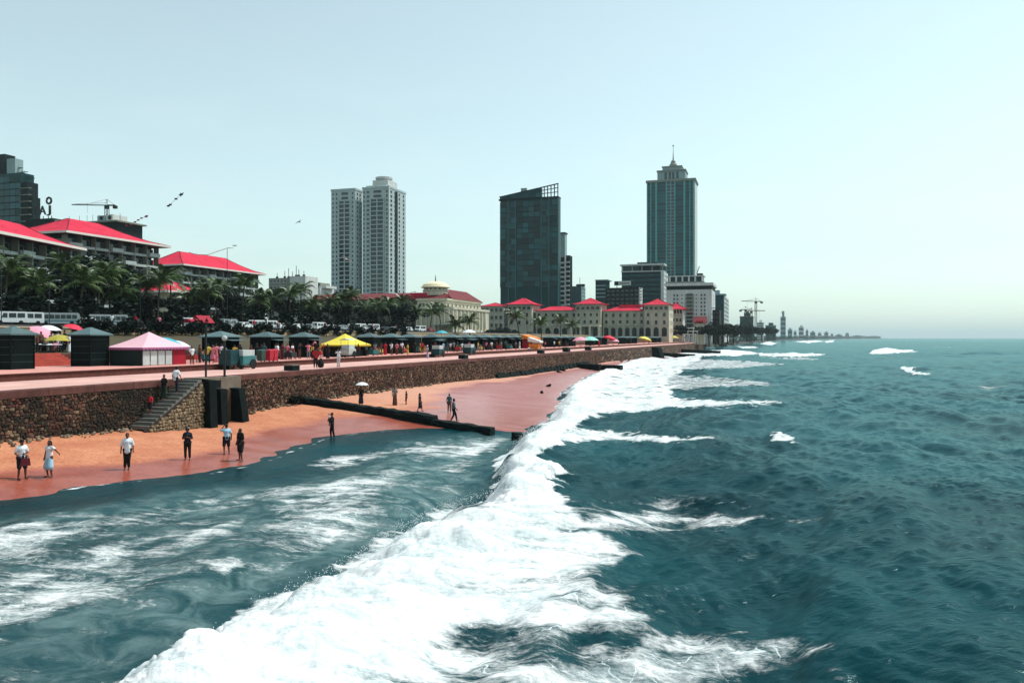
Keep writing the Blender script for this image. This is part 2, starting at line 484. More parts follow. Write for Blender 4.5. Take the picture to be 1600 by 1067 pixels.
# stones: a few shared shapes, set in uneven courses
def stone_mesh(seed):
    r = random.Random(seed)
    j = lambda a: r.uniform(-a, a)
    o = [(0.0,-0.5+j(.16),-0.5+j(.18)),(0.0,0.5+j(.16),-0.5+j(.18)),(0.0,0.5+j(.16),0.5+j(.18)),(0.0,-0.5+j(.16),0.5+j(.18))]
    mid = [(0.55+j(.12), y*0.93+j(.04), z*0.92+j(.04)) for _, y, z in o]
    fr = [(1.0+j(.18), y*0.62+j(.09), z*0.6+j(.09)) for _, y, z in o]
    fs = []
    for a_, b_ in ((0,4),(4,8)):
        for i in range(4):
            q = (i+1) % 4
            fs.append((a_+i, a_+q, b_+q, b_+i))
    fs.append((8,9,10,11))
    return MB().add(o+mid+fr, fs)
STONES = [stone_mesh(i) for i in range(14)]
STONE_ME = [sm.mesh('stone', M_stone) for sm in STONES]
placed = []
z = 0.35
while z < 3.36:
    h = random.uniform(0.13, 0.20)
    if z + h > 3.40: h = 3.40 - z
    s = 30.0 + random.uniform(0, 0.4)
    while s < 190:
        big = 1 + max(0, s-90)/110.0
        l = random.uniform(0.14, 0.34)*big
        placed.append((s+l/2, z+h/2+random.uniform(-.05,.05), l*random.uniform(.8,1.06), h*random.uniform(0.75,1.25)))
        s += l
    z += h
# the three hundred nearest in view are parts, the rest one mesh
vis = [p for p in placed if 43.5 < p[0] < 76 and p[1] > sand_z(p[0], face_d(p[1])) and not (50.5 < p[0] < 60.5 and p[1] < 3.3)]
vis.sort(key=lambda p: -(p[2]*p[3])/(p[0]**2))
near_set = set(vis[:300])
mbs = MB()
for i, p in enumerate(placed):
    sdp, zc, l, h = p
    k = i % 14; dep = random.uniform(0.05, 0.10)
    if p in near_set:
        o = link('stone', STONE_ME[k], sw, (face_d(zc)-0.01, sdp, zc), (random.uniform(-.25,.25),0,0), (dep, l, h))
    else:
        mbs.add([(face_d(zc)-0.01+x*dep, sdp+y*l, zc+zz*h) for x, y, zz in STONES[k].v], STONES[k].f)
stuff(mbs.build('stone_facing', M_stone, sw))
# beyond, where the pieces cannot be told apart: the same masonry, coarser
mbs = MB()
z = 0.0
while z < 3.3:
    h = 0.42; s = 190
    while s < SB:
        l = random.uniform(0.9, 2.2); k = random.randrange(14)
        mbs.add([(face_d(z+h/2)-0.01+x*0.08, s+l/2+y*l*0.97, z+h/2+zz*h*0.95) for x, y, zz in STONES[k].v], STONES[k].f)
        s += l
    z += h
stuff(mbs.build('far_stone_facing', M_stone, sw))
# weed-covered toe along the far part of the wall
mbt = MB()
for i in range(60):
    s0 = 118+i*1.0; s1 = s0+1.02
    h = 0.55+0.25*random.random()+0.3*(i/60); w_ = 0.5+0.35*random.random()
    zb = float(sand_z(s0, 0.4))
    mbt.hexa([(0,s0,-0.6),(w_+0.5,s0,-0.6),(w_+0.5,s1,-0.6),(0,s1,-0.6),(0,s0,zb+h),(w_*0.5+0.2,s0,zb+h*0.8),(w_*0.5+0.2,s1,zb+h*0.8),(0,s1,zb+h)])
mbt.build('toe_apron', M_moss_shade, sw)

# ---- stairs to the beach
st = thing('beach_stairs', 'steep worn concrete stairs against the sea wall with rubble stone side', 'stairs', (X0,0,0), RZ)
M_step = mat('worn_steps', (104,104,98), 0.8, 0.25, 2.0, world=True, bump=0.2)
NS = 14
step_me = MB().box(0.02, 1.42, 0, 0.40, -0.22, 0.0).mesh('step', M_step)
for i in range(NS):
    link('step', step_me, st, (BAT*0.3, 50.6+i*0.335, 1.02+(i+1)*0.196))
poly = [(50.3,0.2),(55.4,0.2),(55.4,3.62),(50.3,0.95)]
mbw = MB()
mbw.add([(1.42,a_,b_) for a_,b_ in poly]+[(1.62,a_,b_) for a_,b_ in poly], [(0,1,2,3)[::-1],(4,5,6,7),(0,1,5,4)[::-1],(1,2,6,5)[::-1],(2,3,7,6)[::-1],(3,0,4,7)[::-1]])
mbw.build('side_wall', M_core, st)
mbw = MB()
mbw.add([(0.05,a_,b_-0.25) for a_,b_ in poly]+[(1.42,a_,b_-0.25) for a_,b_ in poly], [(0,1,2,3)[::-1],(4,5,6,7),(0,1,5,4)[::-1],(1,2,6,5)[::-1],(2,3,7,6)[::-1],(3,0,4,7)[::-1]])
mbw.build('stair_core', M_core, st)
M_rub = mat('pale_rubble', (120,106,84), 0.9, 0.4, 3.0, world=True, bump=0.4, rnd=0.3)
RUB_ME = [MB().add(sm.v, sm.f).mesh('side_stone', M_rub) for sm in STONES]
k = 0
zz_ = 0.35
while zz_ < 3.5:
    a_ = 50.35
    while a_ < 55.3:
        l = random.uniform(0.16, 0.34); h = random.uniform(0.14, 0.24)
        top = 0.95+(a_+l/2-50.3)*0.5235
        if zz_ + h/2 < top:
            link('side_stone', RUB_ME[k % 14], st, (1.61, a_+l/2, zz_+random.uniform(-.03,.03)), 0, (random.uniform(.06,.13), l, h)); k += 1
        a_ += l*1.02
    zz_ += 0.2
# landing and buttress fins beside the stairs
bt = thing('landing_buttress', 'dark concrete buttress fins under the landing beside the beach stairs', 'buttress', (X0,0,0), RZ)
MB().box(0.02,0.95,55.42,60.2,0.2,3.79).build('landing', M_conc, bt)
MB().box(0.0,1.62,55.42,56.6,3.80,3.86).build('landing_slab', M_conc, bt)
def fin(d0_, d1_, s_, top, foot):
    mb = MB()
    mb.hexa([(d0_,s_,0.1),(d1_+foot,s_,0.1),(d1_+foot,s_+0.7,0.1),(d0_,s_+0.7,0.1),(d0_,s_,top),(d1_,s_,top-0.05),(d1_,s_+0.7,top-0.05),(d0_,s_+0.7,top)])
    return mb.build('fin', M_moss_shade, bt)  # near-black colour here puts the shade on the fins into the material
fin(0.95,2.05,55.42,3.76,0.15); fin(0.95,1.55,57.2,3.05,0.12); fin(0.95,1.72,58.9,3.0,0.45)
MB().box(0.955,1.1,57.92,58.88,0.2,2.9).build('recess_wall', M_stone, bt)
MB().box(0.955,1.2,56.14,57.18,0.2,2.9).build('recess_wall', M_stone, bt)
MB().box(0.96,1.0,57.3,57.95,3.1,3.6).build('hole_shade_patch', mat('black_void', (6,9,10), 0.9), bt)  # flat black patch stands in for the darkness inside a hole
# second far buttress
bt2 = thing('landing_buttress', 'dark concrete buttress on the far end of the sea wall near the small groynes', 'buttress', (X0,0,0), RZ)
sb = to_sd(*on_d(1018,0))[0]
for i, o_ in enumerate((0, 3.2, 6.4)):
    MB().hexa([(0.2,sb+o_,-0.4),(3.4,sb+o_,-0.4),(3.4,sb+o_+1.5,-0.4),(0.2,sb+o_+1.5,-0.4),(0.05,sb+o_,3.4),(2.2,sb+o_,3.3),(2.2,sb+o_+1.5,3.3),(0.05,sb+o_+1.5,3.4)]).build('fin', M_moss_shade, bt2)
MB().box(0.3,1.2,sb+1.52,sb+6.38,-0.3,3.2).build('back_panel', M_conc, bt2)

# ---- groynes
def rough_beam(name, segs, m, label, cat='groyne', seed=1):
    """segs: list of ((s,d,top),(s,d,top), width, bottom): weathered concrete beams, each one part"""
    t = thing(name, label, cat, (X0,0,0), RZ)
    r = random.Random(seed)
    for (a, b_, w, bot) in segs:
        mb = MB(); n = max(4, int(abs(b_[1]-a[1])/0.45)); vs = []
        for i in range(n+1):
            f = i/n; s_ = a[0]+(b_[0]-a[0])*f; d_ = a[1]+(b_[1]-a[1])*f; z_ = a[2]+(b_[2]-a[2])*f
            j = lambda q: r.uniform(-q, q)
            vs += [(d_, s_-w/2+j(.05), bot), (d_+j(.05), s_-w/2-0.04+j(.07), z_-0.28+j(.05)), (d_, s_-w/2+0.07+j(.05), z_+j(.045)),
                   (d_, s_+w/2-0.07+j(.05), z_+j(.045)), (d_, s_+w/2+j(.06), z_-0.28), (d_, s_+w/2, bot)]
        fs = []
        for i in range(n):
            for q in range(5): fs.append((i*6+q, (i+1)*6+q, (i+1)*6+q+1, i*6+q+1)[::-1])
        fs.append(tuple(range(6))); fs.append(tuple(n*6+q for q in range(5,-1,-1)))
        mb.add(vs, fs); mb.build('beam', m, t)
    return t
rough_beam('beach_groyne', [((69.3,0.3,1.62),(66.0,13.5,0.80),1.1,-0.7),((66.05,13.4,0.50),(64.3,18.6,0.24),1.0,-0.8)], M_moss_shade,
           'long dark weedy concrete groyne crossing the beach down into the surf')
g1 = to_sd(*on_d(903,0.5))[0]
rough_beam('beach_groyne', [((g1,0.3,1.4),(g1-1.0,5.2,1.3),3.0,-0.6),((g1-1.2,5.8,1.25),(g1-1.6,9.6,1.15),3.0,-0.6)], M_moss_shade,
           'short dark two block groyne at the far end of the sand', seed=2)
g2 = to_sd(*on_d(1036,0.5))[0]
rough_beam('beach_groyne', [((g2,0.3,1.2),(g2-3,12,0.7),4.0,-0.6)], M_moss_shade, 'low dark groyne in the surf just beyond the far buttress', seed=3)
g3 = to_sd(*on_d(1066,0.5))[0]
rough_beam('beach_groyne', [((g3,0.3,1.6),(g3-4,17,0.9),5.0,-0.6)], M_moss_shade, 'low dark groyne at the very end of the sea wall', seed=4)
rough_beam('beach_groyne', [((62.6,20.6,0.2),(62.3,22.2,0.16),0.7,-0.6)], M_moss_shade, 'small dark stub of a broken groyne just off its seaward tip', seed=5)

# ---- loose stones heaped at the foot of the wall
M_boul = mat('loose_rubble', (118,104,86), 0.9, 0.35, 2.5, world=True, bump=0.4, rnd=0.4)
def boulder_mesh(seed, m):
    bm = bmesh.new(); bmesh.ops.create_icosphere(bm, subdivisions=2, radius=0.5)
    r = random.Random(seed)
    pl = [Vector((r.uniform(-1,1), r.uniform(-1,1), r.uniform(-1,1))).normalized() for _ in range(7)]
    for v in bm.verts:
        c = v.co.copy()
        for p_ in pl:
            t = c.dot(p_) - 0.34
            if t > 0: c -= p_*t*0.85
        v.co = c*r.uniform(0.97, 1.04)
    me = bpy.data.meshes.new('boulder'); bm.to_mesh(me); bm.free(); me.materials.append(m); return me
BOUL = [boulder_mesh(i, M_boul) for i in range(6)]
BLAB = {0: 'pale loose stone in the heap at the wall foot left of the stairs', 1: 'pale loose stone at the wall foot between the buttress and the long groyne',
        2: 'small pale stone at the wall foot behind the far bathers'}
def strew(n, s0, s1, d1, lo, hi, key):
    for i in range(n):
        s_ = random.uniform(s0, s1); d_ = face_d(0.9)+abs(random.gauss(0, d1))+0.08; r = random.uniform(lo, hi)
        o = link('boulder', random.choice(BOUL), None, sd(s_, d_, float(sand_z(s_, d_))+r*0.22), (random.random()*6, random.random()*6, random.random()*6), (r, r*random.uniform(.7,1), r*random.uniform(.6,.9)))
        tag(o, BLAB[key], 'stone', BLAB[key].replace('stone', 'stones', 1))
strew(90, 40, 50.2, 0.32, 0.13, 0.32, 0)
strew(36, 60.5, 68, 0.25, 0.16, 0.36, 1)
strew(60, 70, 98, 0.3, 0.2, 0.45, 2)
for i, (px, py, r) in enumerate([(868,583,0.8),(874,584,0.9),(880,582,1.0),(886,578,1.3),(857,602,0.7),(846,612,0.6)]):
    x, y = gp(px, py, 0.25); s_, d_ = to_sd(x, y)
    o = link('beach_rock', boulder_mesh(40+i, M_moss_shade), None, (x, y, float(sand_z(s_, d_))+0.05*r), (0.3*i, 0.2, i), (r*1.7, r*1.1, r*0.6))
    tag(o, ['flat dark rock leftmost in the cluster on the far wet sand','second dark rock in the cluster on the far wet sand','third dark rock in the cluster on the far wet sand',
            'rounded brown rock rightmost in the cluster on the far wet sand','dark rock awash at the edge of the far sand','lone low dark rock awash below the far sand'][i], 'rock', 'rocks on the far sand')

# ---- rocks where the shore turns at the end of the promenade
M_rock = mat('shore_boulders', (48,48,46), 0.9, 0.4, 0.6, world=True, bump=0.5, bscale=2)
RK = [boulder_mesh(60+i, M_rock) for i in range(5)]
for i in range(70):
    f = random.random()
    px = 1085 + 75*f
    py = np.interp(px, [c[0] for c in coast_px], [c[1] for c in coast_px]) - random.uniform(-0.4, 2.2)
    x, y = gp(px, py, 0.0)
    r = random.uniform(2.2, 5.0)*(0.8+0.5*f)
    o = link('shore_boulder', random.choice(RK), None, (x-2, y+3, random.uniform(0.0, 1.4)), (random.random()*6, random.random()*6, random.random()*6), (r, r, r*0.8))
    tag(o, 'dark boulder in the rock heap where the promenade ends', 'rock', 'dark boulders heaped past the promenade end')
# ================================================================== THE SEA
front_px = [(60,1150),(180,1066),(300,985),(420,920),(520,870),(600,822),(690,786),(752,768),(772,742),(783,716),(800,690),(828,670),(858,655),(874,632),(884,610),(910,592),(945,578),(985,564),(1030,552),(1080,545)]
fr = np.array([to_sd(*gp(px, py, np.interp(py, [560,640,760,1066], [0.1,0.45,0.75,0.8]))) for px, py in front_px]); fr = fr[np.argsort(fr[:,0])]
def dfront(s): return np.interp(s, fr[:,0], fr[:,1])

# grid: finer near the jetty, coarser far out
p = np.concatenate([np.arange(1400, 620, -9), np.arange(620, 300, -1.7), np.arange(300, 120, -0.95), np.arange(120, 30, -0.5), np.arange(30, 8, -0.25), np.geomspace(8, 0.25, 46)])
rad = CZ*FPX/p
tn = np.concatenate([np.linspace(-1.9,-0.72,40)[:-1], np.linspace(-0.72,0.72,860), np.linspace(0.72,1.9,40)[1:]])
TN, RD = np.meshgrid(tn, rad)
X = TN*RD; Y = RD.copy()
s_, d_ = to_sd(X, Y)
PX = 800 + FPX*TN; PY = HZ + CZ*FPX/RD
cell = np.maximum(RD*0.0017, np.gradient(rad)[:,None]*np.ones_like(X)*0.5)

def polydist(px, py, poly):
    """signed distance (positive inside) in picture pixels; the patches were measured there and lie on the water plane"""
    poly = np.array(poly, float); n = len(poly)
    inside = np.zeros(px.shape, bool); dist = np.full(px.shape, 1e9)
    for i in range(n):
        x1, y1 = poly[i]; x2, y2 = poly[(i+1) % n]
        ex, ey = x2-x1, y2-y1
        t = np.clip(((px-x1)*ex+(py-y1)*ey)/(ex*ex+ey*ey+1e-9), 0, 1)
        dist = np.minimum(dist, (px-x1-t*ex)**2+(py-y1-t*ey)**2)
        c = ((y1 > py) != (y2 > py)) & (px < ex*(py-y1)/(ey+1e-12)+x1)
        inside ^= c
    return np.where(inside, 1, -1)*np.sqrt(dist)

# height
rs = np.random.default_rng(5)
hz = np.zeros_like(X)
wx_ = X + 2.2*fbm(X*0.06, Y*0.06, 3, 51); wy_ = Y + 2.2*fbm(X*0.06+30, Y*0.06, 3, 52)
base_dir = atan2(-SEA.y, -SEA.x)
off = sstep(-4, 10, d_-dfront(s_))
for i in range(44):
    lam = 0.55*(1.145**i)*rs.uniform(0.92, 1.08)
    if lam > 60: break
    an = base_dir + rs.normal(0, 0.55 if lam < 8 else 0.28)
    k = 2*pi/lam
    amp = (0.0112 if lam < 4 else 0.0140)*lam**0.80*min(1, (5/lam)**0.55)
    ph = rs.uniform(0, 6.28)
    arg = k*(wx_*cos(an)+wy_*sin(an)) + ph
    w = np.sin(arg); w = w + 0.28*np.sin(2*arg+0.6)
    fade = sstep(1.6, 4.5, lam/cell)
    grp = 0.55+0.9*vnoise(X/(lam*3.5)+i*7, Y/(lam*3.5), 60+i)
    hz += amp*w*fade*grp
hz *= (0.42+0.58*off)
dsh = d_ - d0_of(s_)
hz *= sstep(-0.5, 7.0, dsh)*0.93+0.07
# the breaker: a steep shoreward face, a lumpy crest, a long back
e = d_ - dfront(s_) + 0.8*fbm(s_*0.35, d_*0.1, 3, 71)
Hb = np.interp(s_, [0,15,30,45,60,90,150,260,300], [1.0,1.05,1.1,1.25,1.05,0.8,0.7,0.5,0.0])*(0.8+0.45*fbm(s_*0.4, s_*0, 3, 72))
prof = np.where(e < 0.9, np.exp(-((e-0.9)/0.75)**2), np.exp(-((e-0.9)/3.2)**2))
trough = -0.28*np.exp(-((e+1.8)/1.5)**2) - 0.35*np.exp(-((e-7.5)/3.0)**2)*sstep(20,34,s_)*sstep(70,50,s_)
hz += Hb*(prof+trough)
# second swell line behind it in the foreground
e2 = d_ - dfront(s_) - 15 - 2.2*fbm(s_*0.06, d_*0.02, 3, 74)
hz += 0.5*np.exp(-(e2/3.2)**2)*sstep(70, 45, s_)
# where each point of the raised surface is seen: the foam patches were measured in the photograph
PX = 800 + FPX*TN; PY = HZ + (CZ-hz)*FPX/RD
e0 = d_ - dfront(s_)
wob = fbm(X*0.35, Y*0.35, 4, 3); wob2 = fbm(X*1.3, Y*1.3, 4, 8)
nr = np.clip((PY-HZ)/300, 0.03, 1.6)      # things shrink with distance
QX = PX + 42*nr*wob + 24*nr*wob2 + 9*nr*fbm(X*4.5, Y*4.5, 3, 9)
QY = PY + 16*nr*fbm(X*0.3+50, Y*0.3, 4, 4) + 10*nr*fbm(X*1.1, Y*1.1+9, 4, 6) + 5*nr*fbm(X*4.5+3, Y*4.5, 3, 10)
foam = np.zeros_like(X); lace = np.zeros_like(X)
def patch(poly, val, feather, arr=None, lo=0.0):
    global foam, lace
    dd_ = polydist(QX, QY, poly)
    fe_ = feather*np.clip((PY-HZ)/260, 0.10, 1.3)
    v = val*sstep(-fe_*lo, fe_, dd_)
    return v
solid = patch([(20,1250),(150,1090),(176,1066),(296,985),(414,920),(514,870),(594,822),(684,786),(746,768),(766,742),(777,716),(794,690),(822,668),(852,652),(868,630),(878,608),(904,590),(939,576),(979,562),(1024,551),(1074,545),
               (1112,547),(1100,556),(1092,566),(1070,580),(1050,598),(1065,618),(1040,636),(970,648),(915,664),(890,690),(872,715),(884,742),(880,768),(930,790),(985,810),(1010,838),(990,862),(985,890),(960,915),(1000,945),(1040,975),(980,1000),(925,1040),(880,1150),(860,1250)], 1.0, 40, lo=0.15)
stk = fbm(X*0.45+Y*0.12, Y*1.5-X*0.2, 5, 19, 0.6)
dens = 1.04 - 0.40*sstep(1.5, 7.5, e0)*sstep(75, 40, s_) - 0.32*sstep(0.8, 5.0, e0)*sstep(50, 85, s_) + 0.55*stk*sstep(0.6, 3.5, e0)
foam = np.maximum(foam, solid*np.clip(dens, 0, 1))
mid = patch([(770,775),(900,776),(1010,774),(1110,782),(1190,800),(1178,818),(1135,838),(1060,832),(1000,842),(985,875),(950,900),(1010,930),(1060,965),(1010,1010),(940,1060),(900,1150),(600,1150)], 0.74, 60, lo=0.8)
foam = np.maximum(foam, mid*np.clip(0.95+0.45*stk, 0, 1.25))
low = patch([(780,960),(960,950),(1060,975),(1130,962),(1220,985),(1310,1005),(1352,1028),(1345,1055),(1280,1072),(1180,1090),(1000,1150),(700,1150)], 0.62, 60, lo=0.5)
foam = np.maximum(foam, low)
for poly, val in [([(700,1000),(780,965),(870,975),(1010,1000),(980,1030),(860,1052),(740,1040)], 0.62), ([(640,1075),(720,1058),(830,1075),(800,1110),(660,1110)], 0.6), ([(905,875),(960,862),(985,880),(930,905)], 0.5), ([(870,905),(930,900),(940,925),(880,935)], 0.35), ([(880,800),(935,795),(950,812),(890,822)], 0.4)]:
    foam = foam*(1-patch(poly, val, 22, lo=0.9)*np.clip(0.8+0.7*stk, 0, 1))
# trailing streaks seaward of the breaker
for poly, val, fe in [
    ([(860,664),(960,668),(1060,676),(1155,686),(1060,693),(960,690),(880,688)], 0.70, 14),
    ([(930,620),(1050,620),(1160,624),(1265,630),(1150,637),(1030,640),(920,650)], 0.74, 12),
    ([(1040,585),(1110,588),(1180,594),(1240,602),(1120,606),(1040,610)], 0.50, 7),
    ([(1080,560),(1160,563),(1240,570),(1130,576),(1060,577)], 0.52, 5),
    ([(1085,548),(1140,546),(1172,549),(1190,553),(1150,556),(1100,556)], 0.95, 3),
    ([(1182,551.5),(1240,552),(1298,554),(1250,557),(1190,556.5)], 0.85, 2),
    ([(1195,558),(1260,558),(1285,562),(1230,562)], 0.5, 2),
    ([(1150,541),(1180,541),(1186,543.5),(1160,544.5)], 0.7, 1.5),
    ([(1186,537.5),(1200,533),(1215,536),(1206,539.5)], 0.8, 1.2),
    ([(1240,533.5),(1276,531.5),(1288,533.5),(1262,536)], 0.95, 1.0),
    ([(1288,533),(1304,531),(1302,534.5),(1290,535.5)], 0.95, 1.0),
    ([(1358,552.5),(1366,546),(1385,543),(1408,546.5),(1436,549),(1405,551.5),(1375,553)], 1.0, 1.5),
    ([(1404,573),(1416,573),(1440,581),(1458,583),(1440,586),(1415,581)], 0.8, 2.0),
    ([(1188,690),(1204,675),(1220,672),(1238,682),(1248,694),(1215,694)], 0.72, 12),
    ([(1268,764),(1284,755),(1306,762),(1296,772),(1276,772)], 0.45, 14),
    ([(1470,762),(1500,756),(1560,762),(1600,770),(1580,776),(1500,770)], 0.46, 14),
    ([(1440,752),(1462,746),(1470,764),(1448,766)], 0.44, 14),
    ([(1500,935),(1540,930),(1600,940),(1600,950),(1530,948)], 0.42, 7),
    ([(1090,800),(1190,792),(1300,800),(1320,812),(1240,815),(1120,808)], 0.42, 12),
]:
    foam = np.maximum(foam, patch(poly, val, fe, lo=0.4))
# milky water between the breaker and the beach, with scummy lines
ins = sstep(-0.3, 2.5, dfront(s_)-d_) * sstep(3.8, 8.5, d_-d0_of(s_)) * sstep(330, 230, s_)
milk = ins*(0.72+0.5*fbm(s_*0.13, d_*0.3, 4, 14))
scum = ins*np.clip(0.40+0.30*fbm(s_*0.16+4, d_*0.45, 4, 17), 0, 1)
foam = np.maximum(foam, scum)
for poly, val, fe in [
    ([(470,720),(560,700),(660,688),(760,690),(790,705),(700,712),(600,716),(500,738)], 0.54, 18),
    ([(380,800),(480,775),(600,768),(640,780),(560,800),(430,828)], 0.54, 22),
    ([(60,835),(160,812),(300,790),(440,752),(300,800),(170,838)], 0.52, 16),
    ([(110,935),(170,920),(260,950),(250,965),(180,950)], 0.54, 16),
    ([(300,870),(400,850),(420,880),(380,905)], 0.50, 12),
    ([(0,845),(80,838),(120,870),(40,900),(-60,900)], 0.5, 20)]:
    foam = np.maximum(foam, patch(poly, val, fe, lo=0.6)*sstep(0, 2, d_-d0_of(s_)))
# swash edge
edge = np.exp(-((d_-d0_of(s_)-0.5-0.4*wob)/0.22)**2)*np.clip(0.40+0.5*wob2+0.25*sstep(60, 90, s_), 0, .75)
foam = np.maximum(foam, edge*sstep(300, 200, s_))
swash = sstep(74, 90, s_)*np.exp(-((d_-d0_of(s_)-2.5)/2.4)**2)
foam = np.maximum(foam, 0.8*swash*(0.6+0.5*wob)*sstep(320, 250, s_))
# whitecaps further out
cap = fbm(X*0.045+7, Y*0.02, 4, 41)+0.55*fbm(X*0.22, Y*0.1, 3, 44)
foam = np.maximum(foam, 0.50*sstep(0.62, 0.95, cap)*sstep(8, 25, d_-dfront(s_)))
foam = np.clip(foam, 0, 1)

# foam is thick and lumpy
e = e0; lum = fbm(X*1.1, Y*1.1, 5, 81, 0.6); lum2 = np.abs(fbm(X*2.6, Y*2.6, 4, 83, 0.6)); lum3 = np.abs(fbm(X*7, Y*7, 3, 85, 0.6))
thick = sstep(0.55, 1.0, foam)*sstep(300, 120, s_)
hz += thick*(0.12+0.30*fbm(X*0.8, Y*0.8, 3, 81, 0.45)-0.10*lum2)*(0.35+0.65*np.exp(-((e-1.5)/4.0)**2))
# small breakers out at sea
for (px, py, wpx, h, ln) in [(1395,549,42,0.9,3.0),(1520,553,95,0.7,3.0),(1430,580,26,0.45,1.5),(1215,688,20,0.28,1.0),(1262,534,26,1.2,9),(1295,534,10,1.2,9),(1240,554,55,0.6,3)]:
    x_, y_ = gp(px, py); w_ = wpx/FPX*y_
    hz += h*np.exp(-((X-x_)/w_)**2)*np.exp(-((Y-y_)/ln)**2)
hz = np.minimum(hz, 2.0)
far_fade = sstep(9000, 1500, RD)
hz *= far_fade

nr_, nc_ = X.shape
idx = np.arange(nr_*nc_).reshape(nr_, nc_)
fq = np.stack([idx[:-1,:-1], idx[:-1,1:], idx[1:,1:], idx[1:,:-1]], -1).reshape(-1, 4)
dc = d_.reshape(-1)[fq].min(1)
sc_ = s_.reshape(-1)[fq].max(1)
fq = fq[(dc > -1.0) | (sc_ > 500)]
me = bpy.data.meshes.new('sea')
nv = nr_*nc_
me.vertices.add(nv); me.vertices.foreach_set('co', np.stack([X, Y, hz], -1).reshape(-1).astype(np.float32))
me.loops.add(len(fq)*4); me.loops.foreach_set('vertex_index', fq.reshape(-1).astype(np.int32))
me.polygons.add(len(fq)); me.polygons.foreach_set('loop_start', (np.arange(len(fq))*4).astype(np.int32))
me.polygons.foreach_set('use_smooth', np.ones(len(fq), bool))
me.update(calc_edges=True)
for nm, arr in (('foam', foam), ('milk', np.clip(milk, 0, 1))):
    a = me.attributes.new(nm, 'FLOAT', 'POINT'); a.data.foreach_set('value', arr.reshape(-1).astype(np.float32))

m = bpy.data.materials.new('sea_water'); nt, b = nt_of(m); N, L = nt.nodes, nt.links
pos = N.new('ShaderNodeNewGeometry').outputs['Position']
af = N.new('ShaderNodeAttribute'); af.attribute_name = 'foam'; F_ = af.outputs['Fac']
am = N.new('ShaderNodeAttribute'); am.attribute_name = 'milk'; K_ = am.outputs['Fac']
# foam breakup: drawn-out streaks across the wave, fine lace, bubbles
stre = noise(N, L, pos, 1.0, 8, 0.62, ((0.35,1.5,1.0), 0.1), 0.6)
blot = noise(N, L, pos, 0.85, 8, 0.65, None, 0.8)
fine = noise(N, L, pos, 7.0, 6, 0.75, ((0.8,1.3,1.0),), 0.4)
mix1 = math_(N, L, 'ADD', math_(N, L, 'MULTIPLY', stre, 0.46), math_(N, L, 'MULTIPLY', blot, 0.24))
mix1 = math_(N, L, 'ADD', mix1, math_(N, L, 'MULTIPLY', fine, 0.30))
thr = mrange(N, L, F_, 0.0, 1.0, 0.80, 0.16, False)
lo_ = math_(N, L, 'SUBTRACT', thr, mrange(N, L, F_, 0.4, 0.8, 0.07, 0.13)); hi_ = math_(N, L, 'ADD', thr, mrange(N, L, F_, 0.4, 0.8, 0.11, 0.22))
cover = mrange(N, L, mix1, lo_, hi_)
# lace: thin bright threads round open cells
wv = N.new('ShaderNodeTexNoise'); wv.inputs['Scale'].default_value = 0.9; wv.inputs['Detail'].default_value = 4; L.new(pos, wv.inputs['Vector'])
wm = N.new('ShaderNodeVectorMath'); wm.operation = 'MULTIPLY_ADD'; L.new(wv.outputs['Color'], wm.inputs[0]); wm.inputs[1].default_value = (1.6,1.6,0); L.new(pos, wm.inputs[2])
mp = N.new('ShaderNodeMapping'); mp.inputs['Scale'].default_value = (0.55,1.1,0.0); L.new(wm.outputs[0], mp.inputs[0])
vo = N.new('ShaderNodeTexVoronoi'); vo.feature = 'DISTANCE_TO_EDGE'; vo.inputs['Scale'].default_value = 1.5; L.new(mp.outputs[0], vo.inputs['Vector'])
wid = mrange(N, L, F_, 0.30, 0.8, 0.0, 0.09)
wid = math_(N, L, 'MULTIPLY', wid, mrange(N, L, blot, 0.35, 0.62, 0.1, 1.3))
lac = mrange(N, L, vo.outputs['Distance'], math_(N, L, 'MULTIPLY', wid, 0.25), wid, 1.0, 0.0)
lac = math_(N, L, 'MULTIPLY', lac, mrange(N, L, F_, 0.38, 0.52, 0.0, 1.0))
cov = math_(N, L, 'MAXIMUM', cover, lac)
cov = math_(N, L, 'MULTIPLY', cov, mrange(N, L, F_, 0.02, 0.22), True)
wv2 = noise(N, L, pos, 0.06, 4, 0.6)
deep = mixc(N, L, mrange(N, L, wv2, 0.35, 0.65), lin((1,30,36)), lin((4,54,60)))
milkc = mixc(N, L, mrange(N, L, blot, 0.35, 0.7), lin((40,70,73)), lin((118,140,139)))
wcol = mixc(N, L, math_(N, L, 'MULTIPLY', K_, 0.95), deep, milkc)
ftone = mrange(N, L, math_(N, L, 'ADD', math_(N, L, 'MULTIPLY', stre, 0.6), math_(N, L, 'MULTIPLY', fine, 0.4)), 0.35, 0.57)
foamc = mixc(N, L, ftone, (0.38,0.47,0.48,1), (0.69,0.71,0.71,1))
col = mixc(N, L, cov, wcol, foamc)
bp = N.new('ShaderNodeBump'); bp.inputs['Distance'].default_value = 0.10; bp.inputs['Strength'].default_value = 0.55
rip = math_(N, L, 'ADD', noise(N, L, pos, 2.4, 5, 0.6, ((1.0,1.5,1.0),), 0.5), math_(N, L, 'MULTIPLY', noise(N, L, pos, 0.35, 4, 0.6, ((0.7,1.6,1.0),), 0.5), 2.2))
rip = math_(N, L, 'ADD', rip, math_(N, L, 'MULTIPLY', cov, 0.45))
rip = math_(N, L, 'ADD', rip, math_(N, L, 'MULTIPLY', math_(N, L, 'MULTIPLY', stre, cov), 0.9))
L.new(rip, bp.inputs['Height'])
